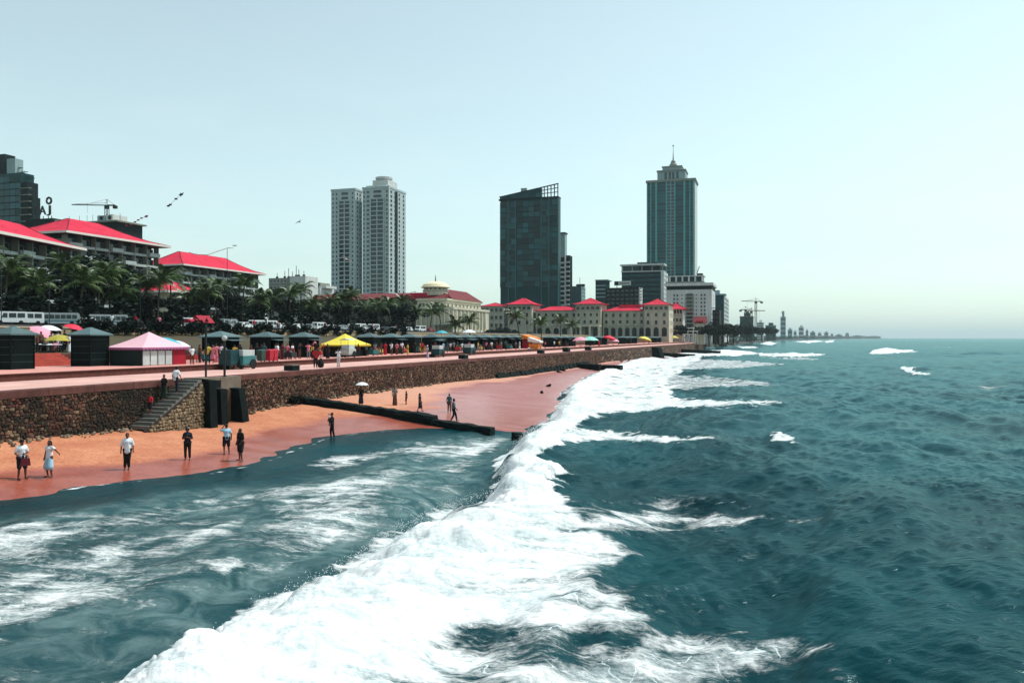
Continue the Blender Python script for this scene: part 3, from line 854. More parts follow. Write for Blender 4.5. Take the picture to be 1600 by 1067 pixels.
# body colour under a broken, wind-roughened surface: the mean reflectance of a choppy sea stays well below a mirror's
N.remove(b)
df = N.new('ShaderNodeBsdfDiffuse'); L.new(col, df.inputs['Color']); L.new(bp.outputs[0], df.inputs['Normal'])
gl = N.new('ShaderNodeBsdfGlossy'); gl.inputs['Roughness'].default_value = 0.16; L.new(bp.outputs[0], gl.inputs['Normal'])
gl.inputs['Color'].default_value = (0.62,0.95,0.97,1)
fr_ = N.new('ShaderNodeFresnel'); fr_.inputs['IOR'].default_value = 1.333; L.new(bp.outputs[0], fr_.inputs['Normal'])
fac = math_(N, L, 'MULTIPLY', math_(N, L, 'MULTIPLY', fr_.outputs[0], 0.50), math_(N, L, 'SUBTRACT', 1.0, cov))
mx = N.new('ShaderNodeMixShader'); L.new(fac, mx.inputs[0]); L.new(df.outputs[0], mx.inputs[1]); L.new(gl.outputs[0], mx.inputs[2])
out_ = [n for n in N if n.type == 'OUTPUT_MATERIAL'][0]; L.new(mx.outputs[0], out_.inputs['Surface'])
me.materials.append(m)
sea = struct(link('sea', me))

# spray thrown up along the breaker
mbp = MB()
octv = [(1,0,0),(-1,0,0),(0,1,0),(0,-1,0),(0,0,1),(0,0,-1)]
octf = [(0,2,4),(2,1,4),(1,3,4),(3,0,4),(2,0,5),(1,2,5),(3,1,5),(0,3,5)]
rr = random.Random(3)
for i in range(6000):
    sq = 8 + 80*rr.random()**1.4
    lift = abs(rr.gauss(0, 1))
    ed = 0.95+rr.gauss(0, 0.4)-0.1*lift
    dq = float(dfront(sq))+ed
    wv_ = 1.15*math.exp(-((ed-0.9)/0.8)**2) if ed < 0.9 else 1.1
    pz = wv_*0.75+0.12*lift*(0.6+0.8*float(vnoise(np.array(sq*0.8), np.array(2.0), 90)))+0.05
    q = sd(sq, dq, pz); r = rr.uniform(0.003, 0.009)*(1+sq/45)
    mbp.add([(q.x+a_*r, q.y+b_*r, q.z+c_*r*1.3) for a_, b_, c_ in octv], octf)
o = stuff(mbp.build('sea_spray', mat('white_spray', (214,216,216), 0.6, 0.0)))
tag(o, 'white spray flung up along the breaking wave', 'spray')
# ================================================================== BUILDINGS
M_glass = mat('dark_window_glass', (14,34,38), 0.12, 0.3, 0.3, spec=0.5, rnd=0.5)
M_glass2 = mat('teal_curtain_glass', (3,72,76), 0.25, 0.35, 0.08, spec=0.25, rnd=0.45)
M_roof = mat('pink_red_roof_tiles', (206,46,72), 0.85, 0.20, 0.25, spec=0.15, world=True, streak=0.28, bump=0.15, bscale=2)
M_roof_seam = mat('roof_seam', (120,26,46), 0.8)
M_brown = mat('brown_roof_tiles', (104,34,38), 0.8, 0.35, 0.35, world=True)
M_white = mat('white_render', (206,208,204), 0.75, 0.08, 0.15, streak=0.22, world=True)
M_teal = mat('pale_teal_render', (142,164,164), 0.75, 0.08, 0.1, streak=0.15, world=True)
M_cream = mat('cream_render', (204,198,176), 0.75, 0.10, 0.2, streak=0.25, world=True)
M_stonew = mat('grey_stucco', (132,136,124), 0.8, 0.10, 0.2, streak=0.25, world=True)
M_dark = mat('dark_facade', (12,28,30), 0.7, 0.3, 0.15, world=True, spec=0.1)
M_dark2 = mat('dark_glass_facade', (3,54,58), 0.3, 0.3, 0.1, world=True, spec=0.12)
M_frame = mat('grey_window_frame', (120,130,128), 0.6)
M_metal = mat('dark_metal', (40,46,46), 0.5, 0.15, 2.0, metal=0.3)
M_rib = mat('teal_rib', (80,156,156), 0.7, 0.1, 0.1, world=True)
M_mull = mat('teal_grey_mullion', (58,96,98), 0.6, 0.1, 0.3)
M_band = mat('far_window_band', (78,104,106), 0.5, 0.2, 0.05)
M_fas = mat('white_fascia', (214,206,198), 0.7, 0.08, 0.3, world=True)
M_bal = mat('balcony_parapet', (168,178,174), 0.75, 0.12, 0.3, streak=0.2, world=True)

class Bld:
    """a building square to the coast: origin at the corner of its two faces in view, x towards the sea, y along the coast"""
    def __init__(s, name, label, px, Y, zb, cat='building', rz=RZ, group=None):
        s.Y, s.x = Y, wx(px, Y); s.zb = zb; s.rz = rz
        s.ex = Vector((cos(rz), sin(rz), 0)); s.ey = Vector((-sin(rz), cos(rz), 0))
        s.root = thing(name, label, cat, (s.x, Y, zb), rz, group)
    def fx(s, px):
        a = (px-800)/FPX; t = (a*s.Y-s.x)/(s.ex.x-a*s.ex.y); return t
    def fy(s, px):
        a = (px-800)/FPX; t = (a*s.Y-s.x)/(s.ey.x-a*s.ey.y); return t
    def z(s, py, px=None):
        Y = s.Y
        if px is not None: Y = s.Y + s.fx(px)*s.ex.y
        return wz(py, Y)-s.zb
    def zy(s, py, px): return wz(py, s.Y + s.fy(px)*s.ey.y)-s.zb
    def box(s, name, x0, x1, y0, y1, z0, z1, m, parent=None):
        return MB().box(min(x0,x1), max(x0,x1), y0, y1, z0, z1).build(name, m, parent or s.root)
    def put(s, name, me, x, y, z, rz=0, parent=None, sc=None): return link(name, me, parent or s.root, (x,y,z), rz, sc)

_wm = {}
def win_mesh(w, h, glass=None, frame=None, arch=False, sill=True):
    key = (round(w,2), round(h,2), glass and glass.name, frame and frame.name, arch)
    if key in _wm: return _wm[key]
    glass = glass or M_glass; frame = frame or M_frame
    mb = MB(); t = min(0.12, w*0.08)
    if arch:
        n = 8; r = w/2
        pts = [(-r,0),(r,0)]+[(r*cos(pi*i/n), h-r+r*sin(pi*i/n)) for i in range(n+1)]
        mb.prism(pts, -0.03, 0.05, 0)
        for i in range(n):
            a0, a1 = pi*i/n, pi*(i+1)/n
            q = [(r*cos(a0),h-r+r*sin(a0)),(r*cos(a1),h-r+r*sin(a1)),(1.15*r*cos(a1),h-r+1.15*r*sin(a1)),(1.15*r*cos(a0),h-r+1.15*r*sin(a0))]
            mb.prism(q, -0.14, 0.05, 1)
    else:
        mb.box(-w/2+t, w/2-t, -0.02, 0.03, t, h-t, 0)
        mb.box(-w/2, w/2, -0.08, 0.03, 0, t, 1); mb.box(-w/2, w/2, -0.08, 0.03, h-t, h, 1)
        mb.box(-w/2, -w/2+t, -0.08, 0.03, t, h-t, 1); mb.box(w/2-t, w/2, -0.08, 0.03, t, h-t, 1)
        if sill: mb.box(-w/2-0.1, w/2+0.1, -0.22, -0.08, -0.12, 0.02, 1)
    _wm[key] = mb.mesh('window', [glass, frame]); return _wm[key]

def hip_roof(root, x0, x1, y0, y1, z0, z1, ov, flare=0.35, name='roof', m=None, ridge_x=None, fascia=True):
    """a flared hip roof over the rectangle, ridge along the longer side; white fascia under its eaves"""
    m = m or M_roof
    lx, ly = x1-x0, y1-y0; hs = min(lx, ly)/2
    mb = MB(); rings = []
    for f, g in ((0,0),(0.30,0.20),(0.62,0.54),(0.97,1.0)):
        i_ = f*(hs+ov)-ov
        rings.append([(x0+i_,y0+i_,z0+(z1-z0)*g),(x1-i_,y0+i_,z0+(z1-z0)*g),(x1-i_,y1-i_,z0+(z1-z0)*g),(x0+i_,y1-i_,z0+(z1-z0)*g)])
    vs = sum(rings, []); fs = [(3,2,1,0)]
    for a in range(3):
        for i in range(4):
            j = (i+1) % 4; fs.append((a*4+i, a*4+j, a*4+4+j, a*4+4+i))
    fs.append((12,13,14,15)); mb.add(vs, fs)
    r = mb.build(name, m, root)
    if fascia:
        mf = MB(); t = 0.45
        X0_, X1_, Y0_, Y1_ = x0-ov-0.05, x1+ov+0.05, y0-ov-0.05, y1+ov+0.05
        mf.box(X0_,X1_,Y0_,Y0_+0.3,z0-t,z0+0.12); mf.box(X0_,X1_,Y1_-0.3,Y1_,z0-t,z0+0.12)
        mf.box(X0_,X0_+0.3,Y0_+0.3,Y1_-0.3,z0-t,z0+0.12); mf.box(X1_-0.3,X1_,Y0_+0.3,Y1_-0.3,z0-t,z0+0.12)
        mf.build('fascia', M_fas, r)
    sm = MB()
    for c in range(4): sm.tube([rings[k][c] for k in range(4)], 0.16, 5)
    sm.tube([rings[3][1] if lx > ly else rings[3][0], rings[3][0] if lx > ly else rings[3][3]], 0.2, 5)
    sm.build('ridge_tiles', M_roof_seam, r)
    return r

# ---- hotel wings with pink roofs on the left
def hotel_wing(label, x, Y, ze, zr, rz, length, depth, zb=8.6, ov=2.4, seed=0):
    """x, Y: near corner of the wall on the sea side; ze, zr: world heights of eaves and ridge"""
    b = Bld('hotel_wing', label, 800+x/Y*FPX, Y, zb, rz=rz, group='pink roofed hotel wings behind the palms')
    ze -= zb; zr -= zb
    r = random.Random(seed)
    b.box('wall', -depth, -1.6, 1.2, length-1.2, 0, ze-0.3, M_dark)
    fh = 3.1
    hip_roof(b.root, -depth, 0, 0, length, ze, zr, ov)
    bays = max(3, int(length/4.6)); bw = length/bays
    slab = MB().box(-1.7, 0, 0.1, length-0.1, -0.14, 0.14).mesh('floor_slab', M_bal)
    slab2 = MB().box(-depth, -1.7, 0.1, 1.3, -0.14, 0.14).mesh('end_slab', M_bal)
    bal = MB().box(0.0, 0.85, -bw*0.42, bw*0.42, -0.15, 0.0).box(0.75, 0.87, -bw*0.42, bw*0.42, 0.0, 0.95).box(0.0, 0.75, -bw*0.42, -bw*0.42+0.12, 0.0, 0.95).box(0.0, 0.75, bw*0.42-0.12, bw*0.42, 0.0, 0.95).mesh('balcony', M_bal)
    rail = MB().box(-0.15, -0.05, -bw*0.46, bw*0.46, 0.15, 0.55).mesh('railing', M_bal)
    finm = MB().box(-1.7, 0.05, -0.12, 0.12, 0, ze-0.4).mesh('party_fin', M_stonew)
    ebal = MB().box(-1.6, 1.6, -0.8, 0.0, -0.12, 0.0).box(-1.6, 1.6, -0.85, -0.75, 0.0, 0.9).mesh('end_balcony', M_bal)
    wmsh = win_mesh(bw*0.7, 2.2)
    for i in range(bays+1): b.put('party_fin', finm, 0, min(max(i*bw, 0.13), length-0.13), 0)
    nf = int((ze-0.6)/fh)
    for k in range(nf):
        zf = ze-0.5-(k+1)*fh
        if zf < 5: break
        b.put('floor_slab', slab, 0, 0, zf); b.put('end_slab', slab2, 0, 0, zf)
        for i in range(bays):
            yc = (i+0.5)*bw
            if (i % 3) == (1 if k else 0): b.put('balcony', bal, 0, yc, zf+0.1)
            else: b.put('railing', rail, 0, yc, zf)
            b.put('window', wmsh, -1.55, yc, zf+0.2, pi/2)
        for q in range(int(depth/6)):
            b.put('window', win_mesh(2.6, 1.9), -3.5-q*5.5, 1.15, zf+0.3)
            if q % 2 == 0: b.put('end_balcony', ebal, -3.5-q*5.5, 1.2, zf+0.1)
    return b
hotel_wing('nearest hotel wing cut by the left edge, pink roof and stacked balconies', -102.5, 122, 27.2, 31.6, radians(-1.0), 61, 15, seed=1)
w_mid = hotel_wing('middle hotel wing with the tallest pink hip roof and dark planted top floor', wx(115,207)-2.6, 208.5, 34.2, 39.9, RZ, 33, 24, seed=2)
w_right = hotel_wing('far hotel wing with long pink hip roof beside the white block', wx(293,294)-2.6, 296, 33.7, 39.9, RZ, 46, 20, seed=3)
# planting on the middle wing's roof terrace edge

# low pavilion roof in front of the right wing
b = Bld('hotel_pavilion', 'low hotel pavilion with pink hip roof seen between palms', 262, 205, 8.6)
zt, ze = b.z(437), b.z(455)
b.box('wall', b.fx(212), 0, 0, 13, 0, ze, M_cream)
hip_roof(b.root, b.fx(212), 0, 0, 13, ze, zt, 2.0)
for i in range(4): b.put('window', win_mesh(1.6, 2.2), b.fx(212)+1.6+i*2.2, -0.02, ze-4)

# ---- the tower under construction at the far left edge
b = Bld('unfinished_tower', 'dark unfinished glass tower with stepped top at the left edge', 52, 430, 8.6)
x1, x0 = 0.0, b.fx(-75)
b.box('wall', x0, b.fx(33), 0, 8, 0, b.z(268), M_dark2)
b.box('wall', b.fx(33)+0.05, b.fx(42), 0.5, 7, 0, b.z(283), M_dark)
b.box('wall', b.fx(42)+0.05, b.fx(48), 1.0, 6, 0, b.z(307), M_dark)
b.box('lift_core', b.fx(8), b.fx(21), 1, 6, b.z(268), b.z(244), M_teal)
b.box('lift_core', b.fx(-20), b.fx(6), 0.5, 7, b.z(268), b.z(236), M_dark)
g = MB().box(-1.9,1.9,-0.12,0.0,0.15,3.3).mesh('glass_panel', M_glass2)
sl = MB().box(b.fx(-70), b.fx(33)+0.2, -0.5, 0, -0.15, 0.15).mesh('floor_edge', M_dark)
sl2 = MB().box(b.fx(33), b.fx(48), -0.9, 0.5, -0.18, 0.18).mesh('floor_edge', M_stonew)
z = b.z(350)-2
while z < b.z(268)-3:
    b.put('floor_edge', sl, 0, 0, z)
    for i in range(10):
        if random.random() < 0.85: b.put('glass_panel', g, b.fx(33)-2.2-i*4, 0, z)
    if z < b.z(290): b.put('floor_edge', sl2, 0, 0, z+random.uniform(-.1,.1))
    z += 3.6
for (px, py) in ((22,268),(27,275),(35,283),(41,286),(45,307),(30,275)):
    MB().tube([(0,0,0),(0,0,5)],0.22,4).box(-2.5,2.5,-.15,.15,4,4.4).build('scaffold', M_metal, b.root, (b.fx(px),3,b.z(py)-1))
for k in range(6):
    b.box('fin_edge', b.fx(26+k*2.6), b.fx(26+k*2.6)+0.8, 0.6, 0.95, b.z(266)+k*1.2-4, b.z(262)-k*0.6, M_teal) if k < 1 else None

# ---- rooftop letters and emblem on the block behind the near roofs
b = Bld('sign_building', 'dark roof block carrying big black rooftop letters and ring emblem', 95, 330, 8.6)
b.box('wall', b.fx(40), b.fx(82), 0, 20, 0, b.z(340), M_dark)
b.box('stair_head', b.fx(76), b.fx(88), 1.0, 12, b.z(362), b.z(343), M_white)
for px in (58,66,74,79): MB().tube([(0,0,0),(0,0,b.z(336)-b.z(341))],0.2,4).build('sign_post', M_metal, b.root, (b.fx(px),0.5,b.z(341)))
M_black = mat('black_sign_metal', (16,18,20), 0.5)
sg = thing('rooftop_sign', 'black rooftop letters with round flower emblem above them', 'sign', (b.x, b.Y, 8.6), RZ)
def letter(ch, px0, px1, py0, py1):
    cu = bpy.data.curves.new('letter', 'FONT'); cu.body = ch; cu.extrude = 0.25; cu.size = 10; cu.offset = 0.12
    o = bpy.data.objects.new('letter', cu); COL.objects.link(o)
    dg = bpy.context.evaluated_depsgraph_get()
    me = bpy.data.meshes.new_from_object(o.evaluated_get(dg)); bpy.data.objects.remove(o)
    co = np.array([v.co for v in me.vertices]); lo, hi = co.min(0), co.max(0)
    X_0, X_1, Z_0, Z_1 = b.fx(px0), b.fx(px1), b.z(py1), b.z(py0)
    for v in me.vertices:
        x, y, z = v.co
        v.co = (X_0+(x-lo[0])/(hi[0]-lo[0])*(X_1-X_0), z*0.8, Z_0+(y-lo[1])/(hi[1]-lo[1])*(Z_1-Z_0))
    me.materials.clear(); me.materials.append(M_black)
    return link('letter', me, sg)
letter('T', 50, 61, 321, 333); letter('A', 61, 72, 320, 334); letter('J', 73, 79.5, 320, 336)
em = MB(); c = (b.fx(76.5), 0, b.z(312.5)); R = (b.fx(81)-b.fx(76.5))
em.tube([(c[0]+R*0.8*cos(a), 0, c[2]+R*0.8*sin(a)) for a in np.linspace(0, 2*pi, 19)], R*0.27, 6)
for a in np.linspace(0, 2*pi, 9)[:-1]: em.lathe([(0.01,-R*.16),(R*.2,0),(0.01,R*.16)], 6, (c[0]+R*cos(a),0,c[2]+R*sin(a)))
em.build('emblem', M_black, sg)

# ---- roof plant box and site crane behind the middle wing
b = Bld('plant_house', 'flat grey roof slab with white plant boxes behind the middle pink roof', 183, 330, 8.6)
b.box('wall', b.fx(135), 0, 0, 14, 0, b.z(346), M_dark)
b.box('roof_slab', b.fx(131), 1.5, -1.5, 15, b.z(347)+0.05, b.z(344.5), M_stonew)
b.box('plant_box', b.fx(146), b.fx(159), 2, 10, b.z(344.5), b.z(334), M_teal)
b.box('plant_box', b.fx(160), b.fx(170), 2, 10, b.z(344.5), b.z(333), M_white)
for px in (152.5, 165.5): MB().lathe([(0.9,-0.1),(0.9,0.1)],10).build('fan', M_metal, b.root, (b.fx(px),1.9,b.z(338)), (pi/2,0,0))
for px in (96,112,124,133,143,176): MB().tube([(0,0,0),(0,0,7)],0.10,4).build('aerial', M_metal, b.root, (b.fx(px),4,b.z(346)-3))
def crane(label, px, Y, py_jib, py_base, px_tip, px_tail, zb=3.0, drop=True):
    t = thing('tower_crane', label, 'crane', (wx(px,Y), Y, zb), 0, 'tower cranes')
    zj = wz(py_jib, Y)-zb; w = max(0.9, Y*0.0011); k = Y/FPX
    m = MB(); h = zj
    for sx in (-w,w):
        for sy in (-w,w): m.box(sx-.14*w, sx+.14*w, sy-.14*w, sy+.14*w, 0, h)
    z = max(0, h-60*k*2); 
    while z < h-2*w: m.tube([(-w,-w,z),(w,-w,z+2*w)],.1*w,4); m.tube([(w,w,z),(-w,w,z+2*w)],.1*w,4); z += 2*w
    m.build('mast', M_metal, t)
    xt, xl = (px_tip-px)*k, (px_tail-px)*k
    j = MB(); j.tube([(0,0,h),(xt,0,h+0.02*abs(xt))],0.35*w,4); j.tube([(0,0,h+1.6*w),(xt*0.9,0,h+0.02*abs(xt)+0.4*w)],0.12*w,4); j.tube([(0,0,h+4*w),(xt*0.6,0,h+.6*w)],0.08*w,4); j.build('jib', M_metal, t)
    c = MB(); c.tube([(0,0,h),(xl,0,h)],0.5*w,4); c.tube([(0,0,h+4*w),(xl,0,h)],0.1*w,4); c.build('counter_jib', M_metal, t)
    MB().box(xl-1.2*w, xl+1.2*w, -w, w, h-2.2*w, h-0.2*w).build('counterweight', M_metal, t)
    MB().box(-1.1*w, 1.1*w, -1.4*w, 1.1*w, h-2.4*w, h-0.3*w).build('cab', M_dark, t)
    m = MB(); m.tube([(-.8*w,0,h),(0,0,h+4.2*w)],.14*w,4); m.tube([(.8*w,0,h),(0,0,h+4.2*w)],.14*w,4); m.build('apex', M_metal, t)
    MB().tube([(xt*0.55,0,h-0.2),(xt*0.55,0,h-12*k)],.06*w,4).build('hoist_line', M_metal, t)
crane('lone tower crane rising behind the pink hotel roofs', 167, 480, 321, 345, 112, 180, 9)

# ---- white blocks right of the wings
b = Bld('white_block', 'white block with four dark square vents on its blank side wall', 454, 430, 8.6)
b.box('wall', b.fx(420), 0, 0, 12, 0, b.z(434), M_stonew)
b.box('end_wall', 0.05, b.fx(478), -0.6, 12, 0, b.z(432), M_white)
for px, py in ((463,445),(468,445),(465.5,449.5),(465.5,457)):
    MB().box(-0.8,0.8,-0.1,0.05,-0.7,0.7).build('vent', M_black, b.root, (b.fx(px),-0.62,b.z(py)))
for i in range(5):
    for k in range(4): b.put('window', win_mesh(2.0,1.5,None,M_white), b.fx(424)+i*2.2, -0.02, b.z(441)-k*3.4)
for px, h in ((428,3),(440,4),(446,5.5),(452,3.5),(458,6),(462,4),(470,3)): MB().tube([(0,0,0),(0,0,h)],0.18,4).box(-.6,.6,-.3,.3,0,1.1).build('roof_tank', M_metal, b.root, (b.fx(px),3,b.z(434 if px<454 else 432)))
b = Bld('white_block', 'low stepped white block between the vented block and the twin tower', 500, 470, 8.6)
b.box('wall', b.fx(472), 0, 0, 16, 0, b.z(450), M_white)
b.box('upper_storey', b.fx(478), b.fx(496), 2, 14, b.z(450)+.01, b.z(441), M_stonew)
b.box('upper_storey', b.fx(496)+.05, b.fx(507), 2, 14, b.z(450)+.01, b.z(446), M_white)
for i in range(4): b.put('window', win_mesh(2.4,1.6), b.fx(481)+i*4.0*0.5, 1.98, b.z(446))
for i in range(5): b.put('window', win_mesh(2.2,1.6), b.fx(476)+i*2.0, -0.02, b.z(456))

M_twin = mat('pale_tower_render', (176,190,190), 0.75, 0.08, 0.1, streak=0.15, world=True)
# ---- twin residential tower
def tower_block(label, px_l, px_c, px_r, Y, py_top, cols, strip, side):
    b = Bld('apartment_tower', label, px_c, Y, 8.6, group='pale twin residential towers')
    W, Dp, H = b.fx(px_l), b.fy(px_r), b.z(py_top)
    b.box('wall', W, 0, 0, Dp, 0, H, M_twin)
    b.box('parapet', W-0.3, 0.3, -0.3, Dp+0.3, H, H+1.4, M_twin)
    fh = 3.17; n = 23
    sx0, sx1 = b.fx(strip[0]), b.fx(strip[1])
    b.box('balcony_bay', sx0, sx1, -0.25, 0.0, H-n*fh-6, H-2.2*fh-0.6, M_glass)
    slab = MB().box(sx0-0.1, sx1+0.1, -1.1, -0.26, -0.12, 0.12).box(sx0-0.1, sx1+0.1, -1.1, -1.02, 0.12, 0.55).mesh('balcony_slab', M_twin)
    pier = MB().box(-0.35,0.35,-0.9,0,0,n*fh).mesh('bay_pier', M_twin)
    for q in (0.0, 0.5, 1.0): b.put('bay_pier', pier, sx0+(sx1-sx0)*q, 0, H-n*fh-2*fh-0.6)
    for k in range(n+1):
        z = H-2.2-k*fh-0.9
        if k >= 2: b.put('balcony_slab', slab, 0, 0, z-0.5)
        for px, w in cols: b.put('window', win_mesh(w, 1.7, None, M_twin), b.fx(px), -0.02, z)
        if k < 2: b.put('window', win_mesh((sx1-sx0)*0.62, 1.9, None, M_twin), (sx0+sx1)/2, -0.02, z)
        for f, w in side: b.put('window', win_mesh(w, 1.7, None, M_twin), 0.02, Dp*f, z, pi/2)
    return b
b = tower_block('left half of the pale twin tower, flat topped, behind the brown roof', 517.5, 555, 566, 565, 297, [(520.5,1.2),(526,1.3),(551,1.3)], (530,547.5), [(0.3,2.0),(0.7,2.0)])
b = tower_block('right half of the pale twin tower, with white plant house on its roof', 566.5, 608, 634, 560, 293.5, [(569,1.2),(575,2.2),(604.5,1.4)], (579.5,600), [(0.12,3.2),(0.34,2.4),(0.60,2.2),(0.86,2.2)])
M_pale2 = mat('plant_house_white', (190,194,190), 0.7, 0.1, 0.3)
H = b.z(293.5)
b.box('plant_house', b.fx(569), b.fx(600), 3, 22, H+1.4, b.z(287), M_pale2)
b.box('plant_house', b.fx(577), b.fx(601), 5, 20, b.z(287)+.02, b.z(278), M_pale2)
b.box('plant_door', b.fx(583), b.fx(587), 2.9, 3.0, H+1.5, b.z(288.5), M_dark)
MB().lathe([(4.5,0),(6.2,1.2),(6.2,2.6),(4.0,3.0)],12).build('water_tank', M_pale2, b.root, (b.fx(589),11,b.z(278)))
b.box('corner_fin', -0.4, 0.5, -0.9, 0.0, 0, H+0.5, M_white)
b.box('recess_shade_strip', 0.0, 0.25, b.fy(617), b.fy(621), 0, H-1, M_dark)  # flat dark strip stands in for the shade of a recess

# ---- dark glass slab tower with raked top
b = Bld('glass_tower', 'dark teal glass slab tower with raked roof line and open lattice corner', 871.5, 520, 3.0)
W, Dp = b.fx(781), 5.5
zl, zr_ = b.z(303), b.z(287)
zt = b.z(309)
b.box('core', W+0.3, -0.3, 0.3, Dp, 0, zt, M_dark2)
cols = 10; cw = -W/cols; fh = 3.55; n = int((zt-38)/fh)
panel = [MB().box(0.12, cw-0.12, -0.06, 0.2, 0.16, fh-0.16).mesh('glass_panel', mm) for mm in (M_glass2, mat('curtain_glass_dark', (2,42,46), 0.2, 0.35, 0.08, spec=0.2, rnd=0.4), mat('curtain_glass_blind', (40,84,88), 0.4, 0.3, 0.2, rnd=0.3))]
spp = MB().box(0.1, cw-0.1, -0.10, -0.07, 0.2, fh-0.2).mesh('x', M_teal)
for k in range(n):
    z = zt-1.0-(k+1)*fh
    for i in range(cols):
        r = random.random()
        b.put('glass_panel', panel[0 if r < .5 else (1 if r < .93 else 2)], W+i*cw, 0, z)
bar = MB().box(W, 0, -0.25, 0.25, -0.10, 0.10).mesh('floor_band', M_dark)
for k in range(n): b.put('floor_band', bar, 0, 0, zt-1.0-(k+1)*fh)
for px in (794.5, 806, 846, 858):
    b.box('mullion', b.fx(px)-0.28, b.fx(px)+0.28, -0.55, -0.1, 0, zt, M_mull)
for i, (p0, p1) in enumerate(((794.5,806),(846,858))):
    lad = MB().box(b.fx(p0)+.28, b.fx(p1)-.28, -0.5, -0.12, -0.14, 0.14).mesh('grille_bar', M_mull)
    for k in range(n): b.put('grille_bar', lad, 0, 0, zt-1.0-(k+1)*fh+0.02)
b.box('cornice', W-0.6, 0.6, -0.8, Dp+0.5, zt, zt+0.9, M_dark)
# raked crown
mb = MB()
xm = b.fx(845)
zz = lambda x: zl+(zr_-zl)*(x-W)/(0-W)
mb.add([(W,0,zt+.9),(xm,0,zt+.9),(xm,0,zz(xm)),(W,0,zl),(W,4,zt+.9),(xm,4,zt+.9),(xm,4,zz(xm)),(W,4,zl)], [(0,1,2,3),(7,6,5,4),(0,3,7,4),(1,5,6,2),(2,6,7,3)])
mb.build('crown', M_dark2, b.root)
lat = MB()
for i in range(6):
    x = xm+(0-xm)*i/5; lat.box(x-.28,x+.28,0,.5,zt+.9,zz(x))
for f in (0.35,0.68): lat.hexa([(xm,0.05,zt+.9+f*(zz(xm)-zt-.9)-.22),(0,0.05,zt+.9+f*(zr_-zt-.9)-.22),(0,.45,zt+.9+f*(zr_-zt-.9)-.22),(xm,.45,zt+.9+f*(zz(xm)-zt-.9)-.22),(xm,0.05,zt+.9+f*(zz(xm)-zt-.9)+.22),(0,0.05,zt+.9+f*(zr_-zt-.9)+.22),(0,.45,zt+.9+f*(zr_-zt-.9)+.22),(xm,.45,zt+.9+f*(zz(xm)-zt-.9)+.22)])
lat.hexa([(W-.4,-.15,zl-.3),(0.4,-.15,zr_-.3),(0.4,.7,zr_-.3),(W-.4,.7,zl-.3),(W-.4,-.15,zl+.3),(0.4,-.15,zr_+.3),(0.4,.7,zr_+.3),(W-.4,.7,zl+.3)])
lat.build('crown_lattice', M_dark, b.root)
b.box('lift_house', b.fx(811), b.fx(820), 4.1, 5.4, zt+.9, b.z(289), M_teal)
for k in range(3): b.put('crown_panel', MB().box(0,3.5,-.1,0,0,2.6).mesh('crown_panel', M_glass2), W+9+k*8, 0, zt+1.2)
b.box('edge_pier', 0.0, 0.5, -0.3, Dp, 0, zt, M_mull)
b.box('side_glass', 0.5, 0.6, 0.6, Dp-0.4, 0, zt-1, M_dark2)

b = Bld('apartment_tower', 'slim pale tower of stacked balconies close behind the dark glass tower', 883.5, 560, 3.0)
W = b.fx(873)
b.box('wall', W, 0, 0, 9, 0, b.z(402), M_dark)
b.box('stair_tower', W, b.fx(881.5), 2, 8, b.z(402)+.02, b.z(364), M_teal)
b.box('stair_roof', W-0.8, b.fx(882.6), 1, 9, b.z(364)+.02, b.z(362.5), M_dark)
b.box('wing', 0.05, b.fx(889.6), 0.8, 9, 0, b.z(399), M_dark)
fl = MB().box(W, b.fx(882.4), -0.9, 0, 0, 1.2).mesh('balcony', M_white); fl2 = MB().box(b.fx(884.4), b.fx(889.8), -0.2, 0.8, 0, 1.1).mesh('balcony', M_white)
z = b.z(478)
while z < b.z(405): b.put('balcony', fl, 0, 0, z); b.put('balcony', fl2, 0, 0, z+0.5); z += 3.3
b.box('pier', b.fx(882.4), b.fx(884.3), -1.0, 0.0, 0, b.z(400), M_white)
b.box('pier', W-0.6, W, -0.9, 0.3, 0, b.z(402), M_white)

def plain_tower(name, label, px_l, px_c, px_r, Y, tops, zb, m, ms, floors_px, ncol, glass=None, band=None, winh=0.5, group=None, dens=1.0):
    """a box tower with a window grid on the face towards us and on the lit side"""
    b = Bld(name, label, px_c, Y, zb, group=group)
    W = b.fx(px_l); Dp = max(4.0, b.fy(px_r)) if px_r else 14.0
    H = b.z(tops)
    b.box('wall', W, 0, 0, Dp, 0, H, m)
    if ms: b.box('side_wall', 0.02, 0.4, 0, Dp, 0, H, ms)  # paler slab: sunlight on the side face painted into the colour
    fh = floors_px/FPX*Y; n = int((HZ-2-tops)/floors_px)
    cw = -W/ncol
    for k in range(n):
        z = H-(k+1)*fh
        if band: b.box('floor_band', W-.1, 0.5, -0.3, 0, z+fh*winh, z+fh*winh+0.3*fh, band)
        for i in range(ncol):
            if random.random() <= dens: b.put('window', win_mesh(cw*0.72, fh*winh, glass, m), W+(i+.5)*cw, -0.02, z+0.15*fh*0)
        if ms and Dp > 6:
            for q in range(max(1, int(Dp/5))): b.put('window', win_mesh(2.4, fh*winh, glass, ms), 0.42, 2.5+q*5, z, pi/2)
    return b
b = plain_tower('office_tower', 'small teal tower low between the glass tower and the middle hotel roof', 891, 908, 914, 700, 447, 3, M_dark2, M_teal, 5.5, 4, M_glass2)
b.box('roof_house', b.fx(899), b.fx(911), 3, 8, b.z(447), b.z(443.5), M_dark)
MB().tube([(0,0,0),(0,0,6)],0.2,4).build('aerial', M_metal, b.root, (b.fx(904),5,b.z(443.5)))

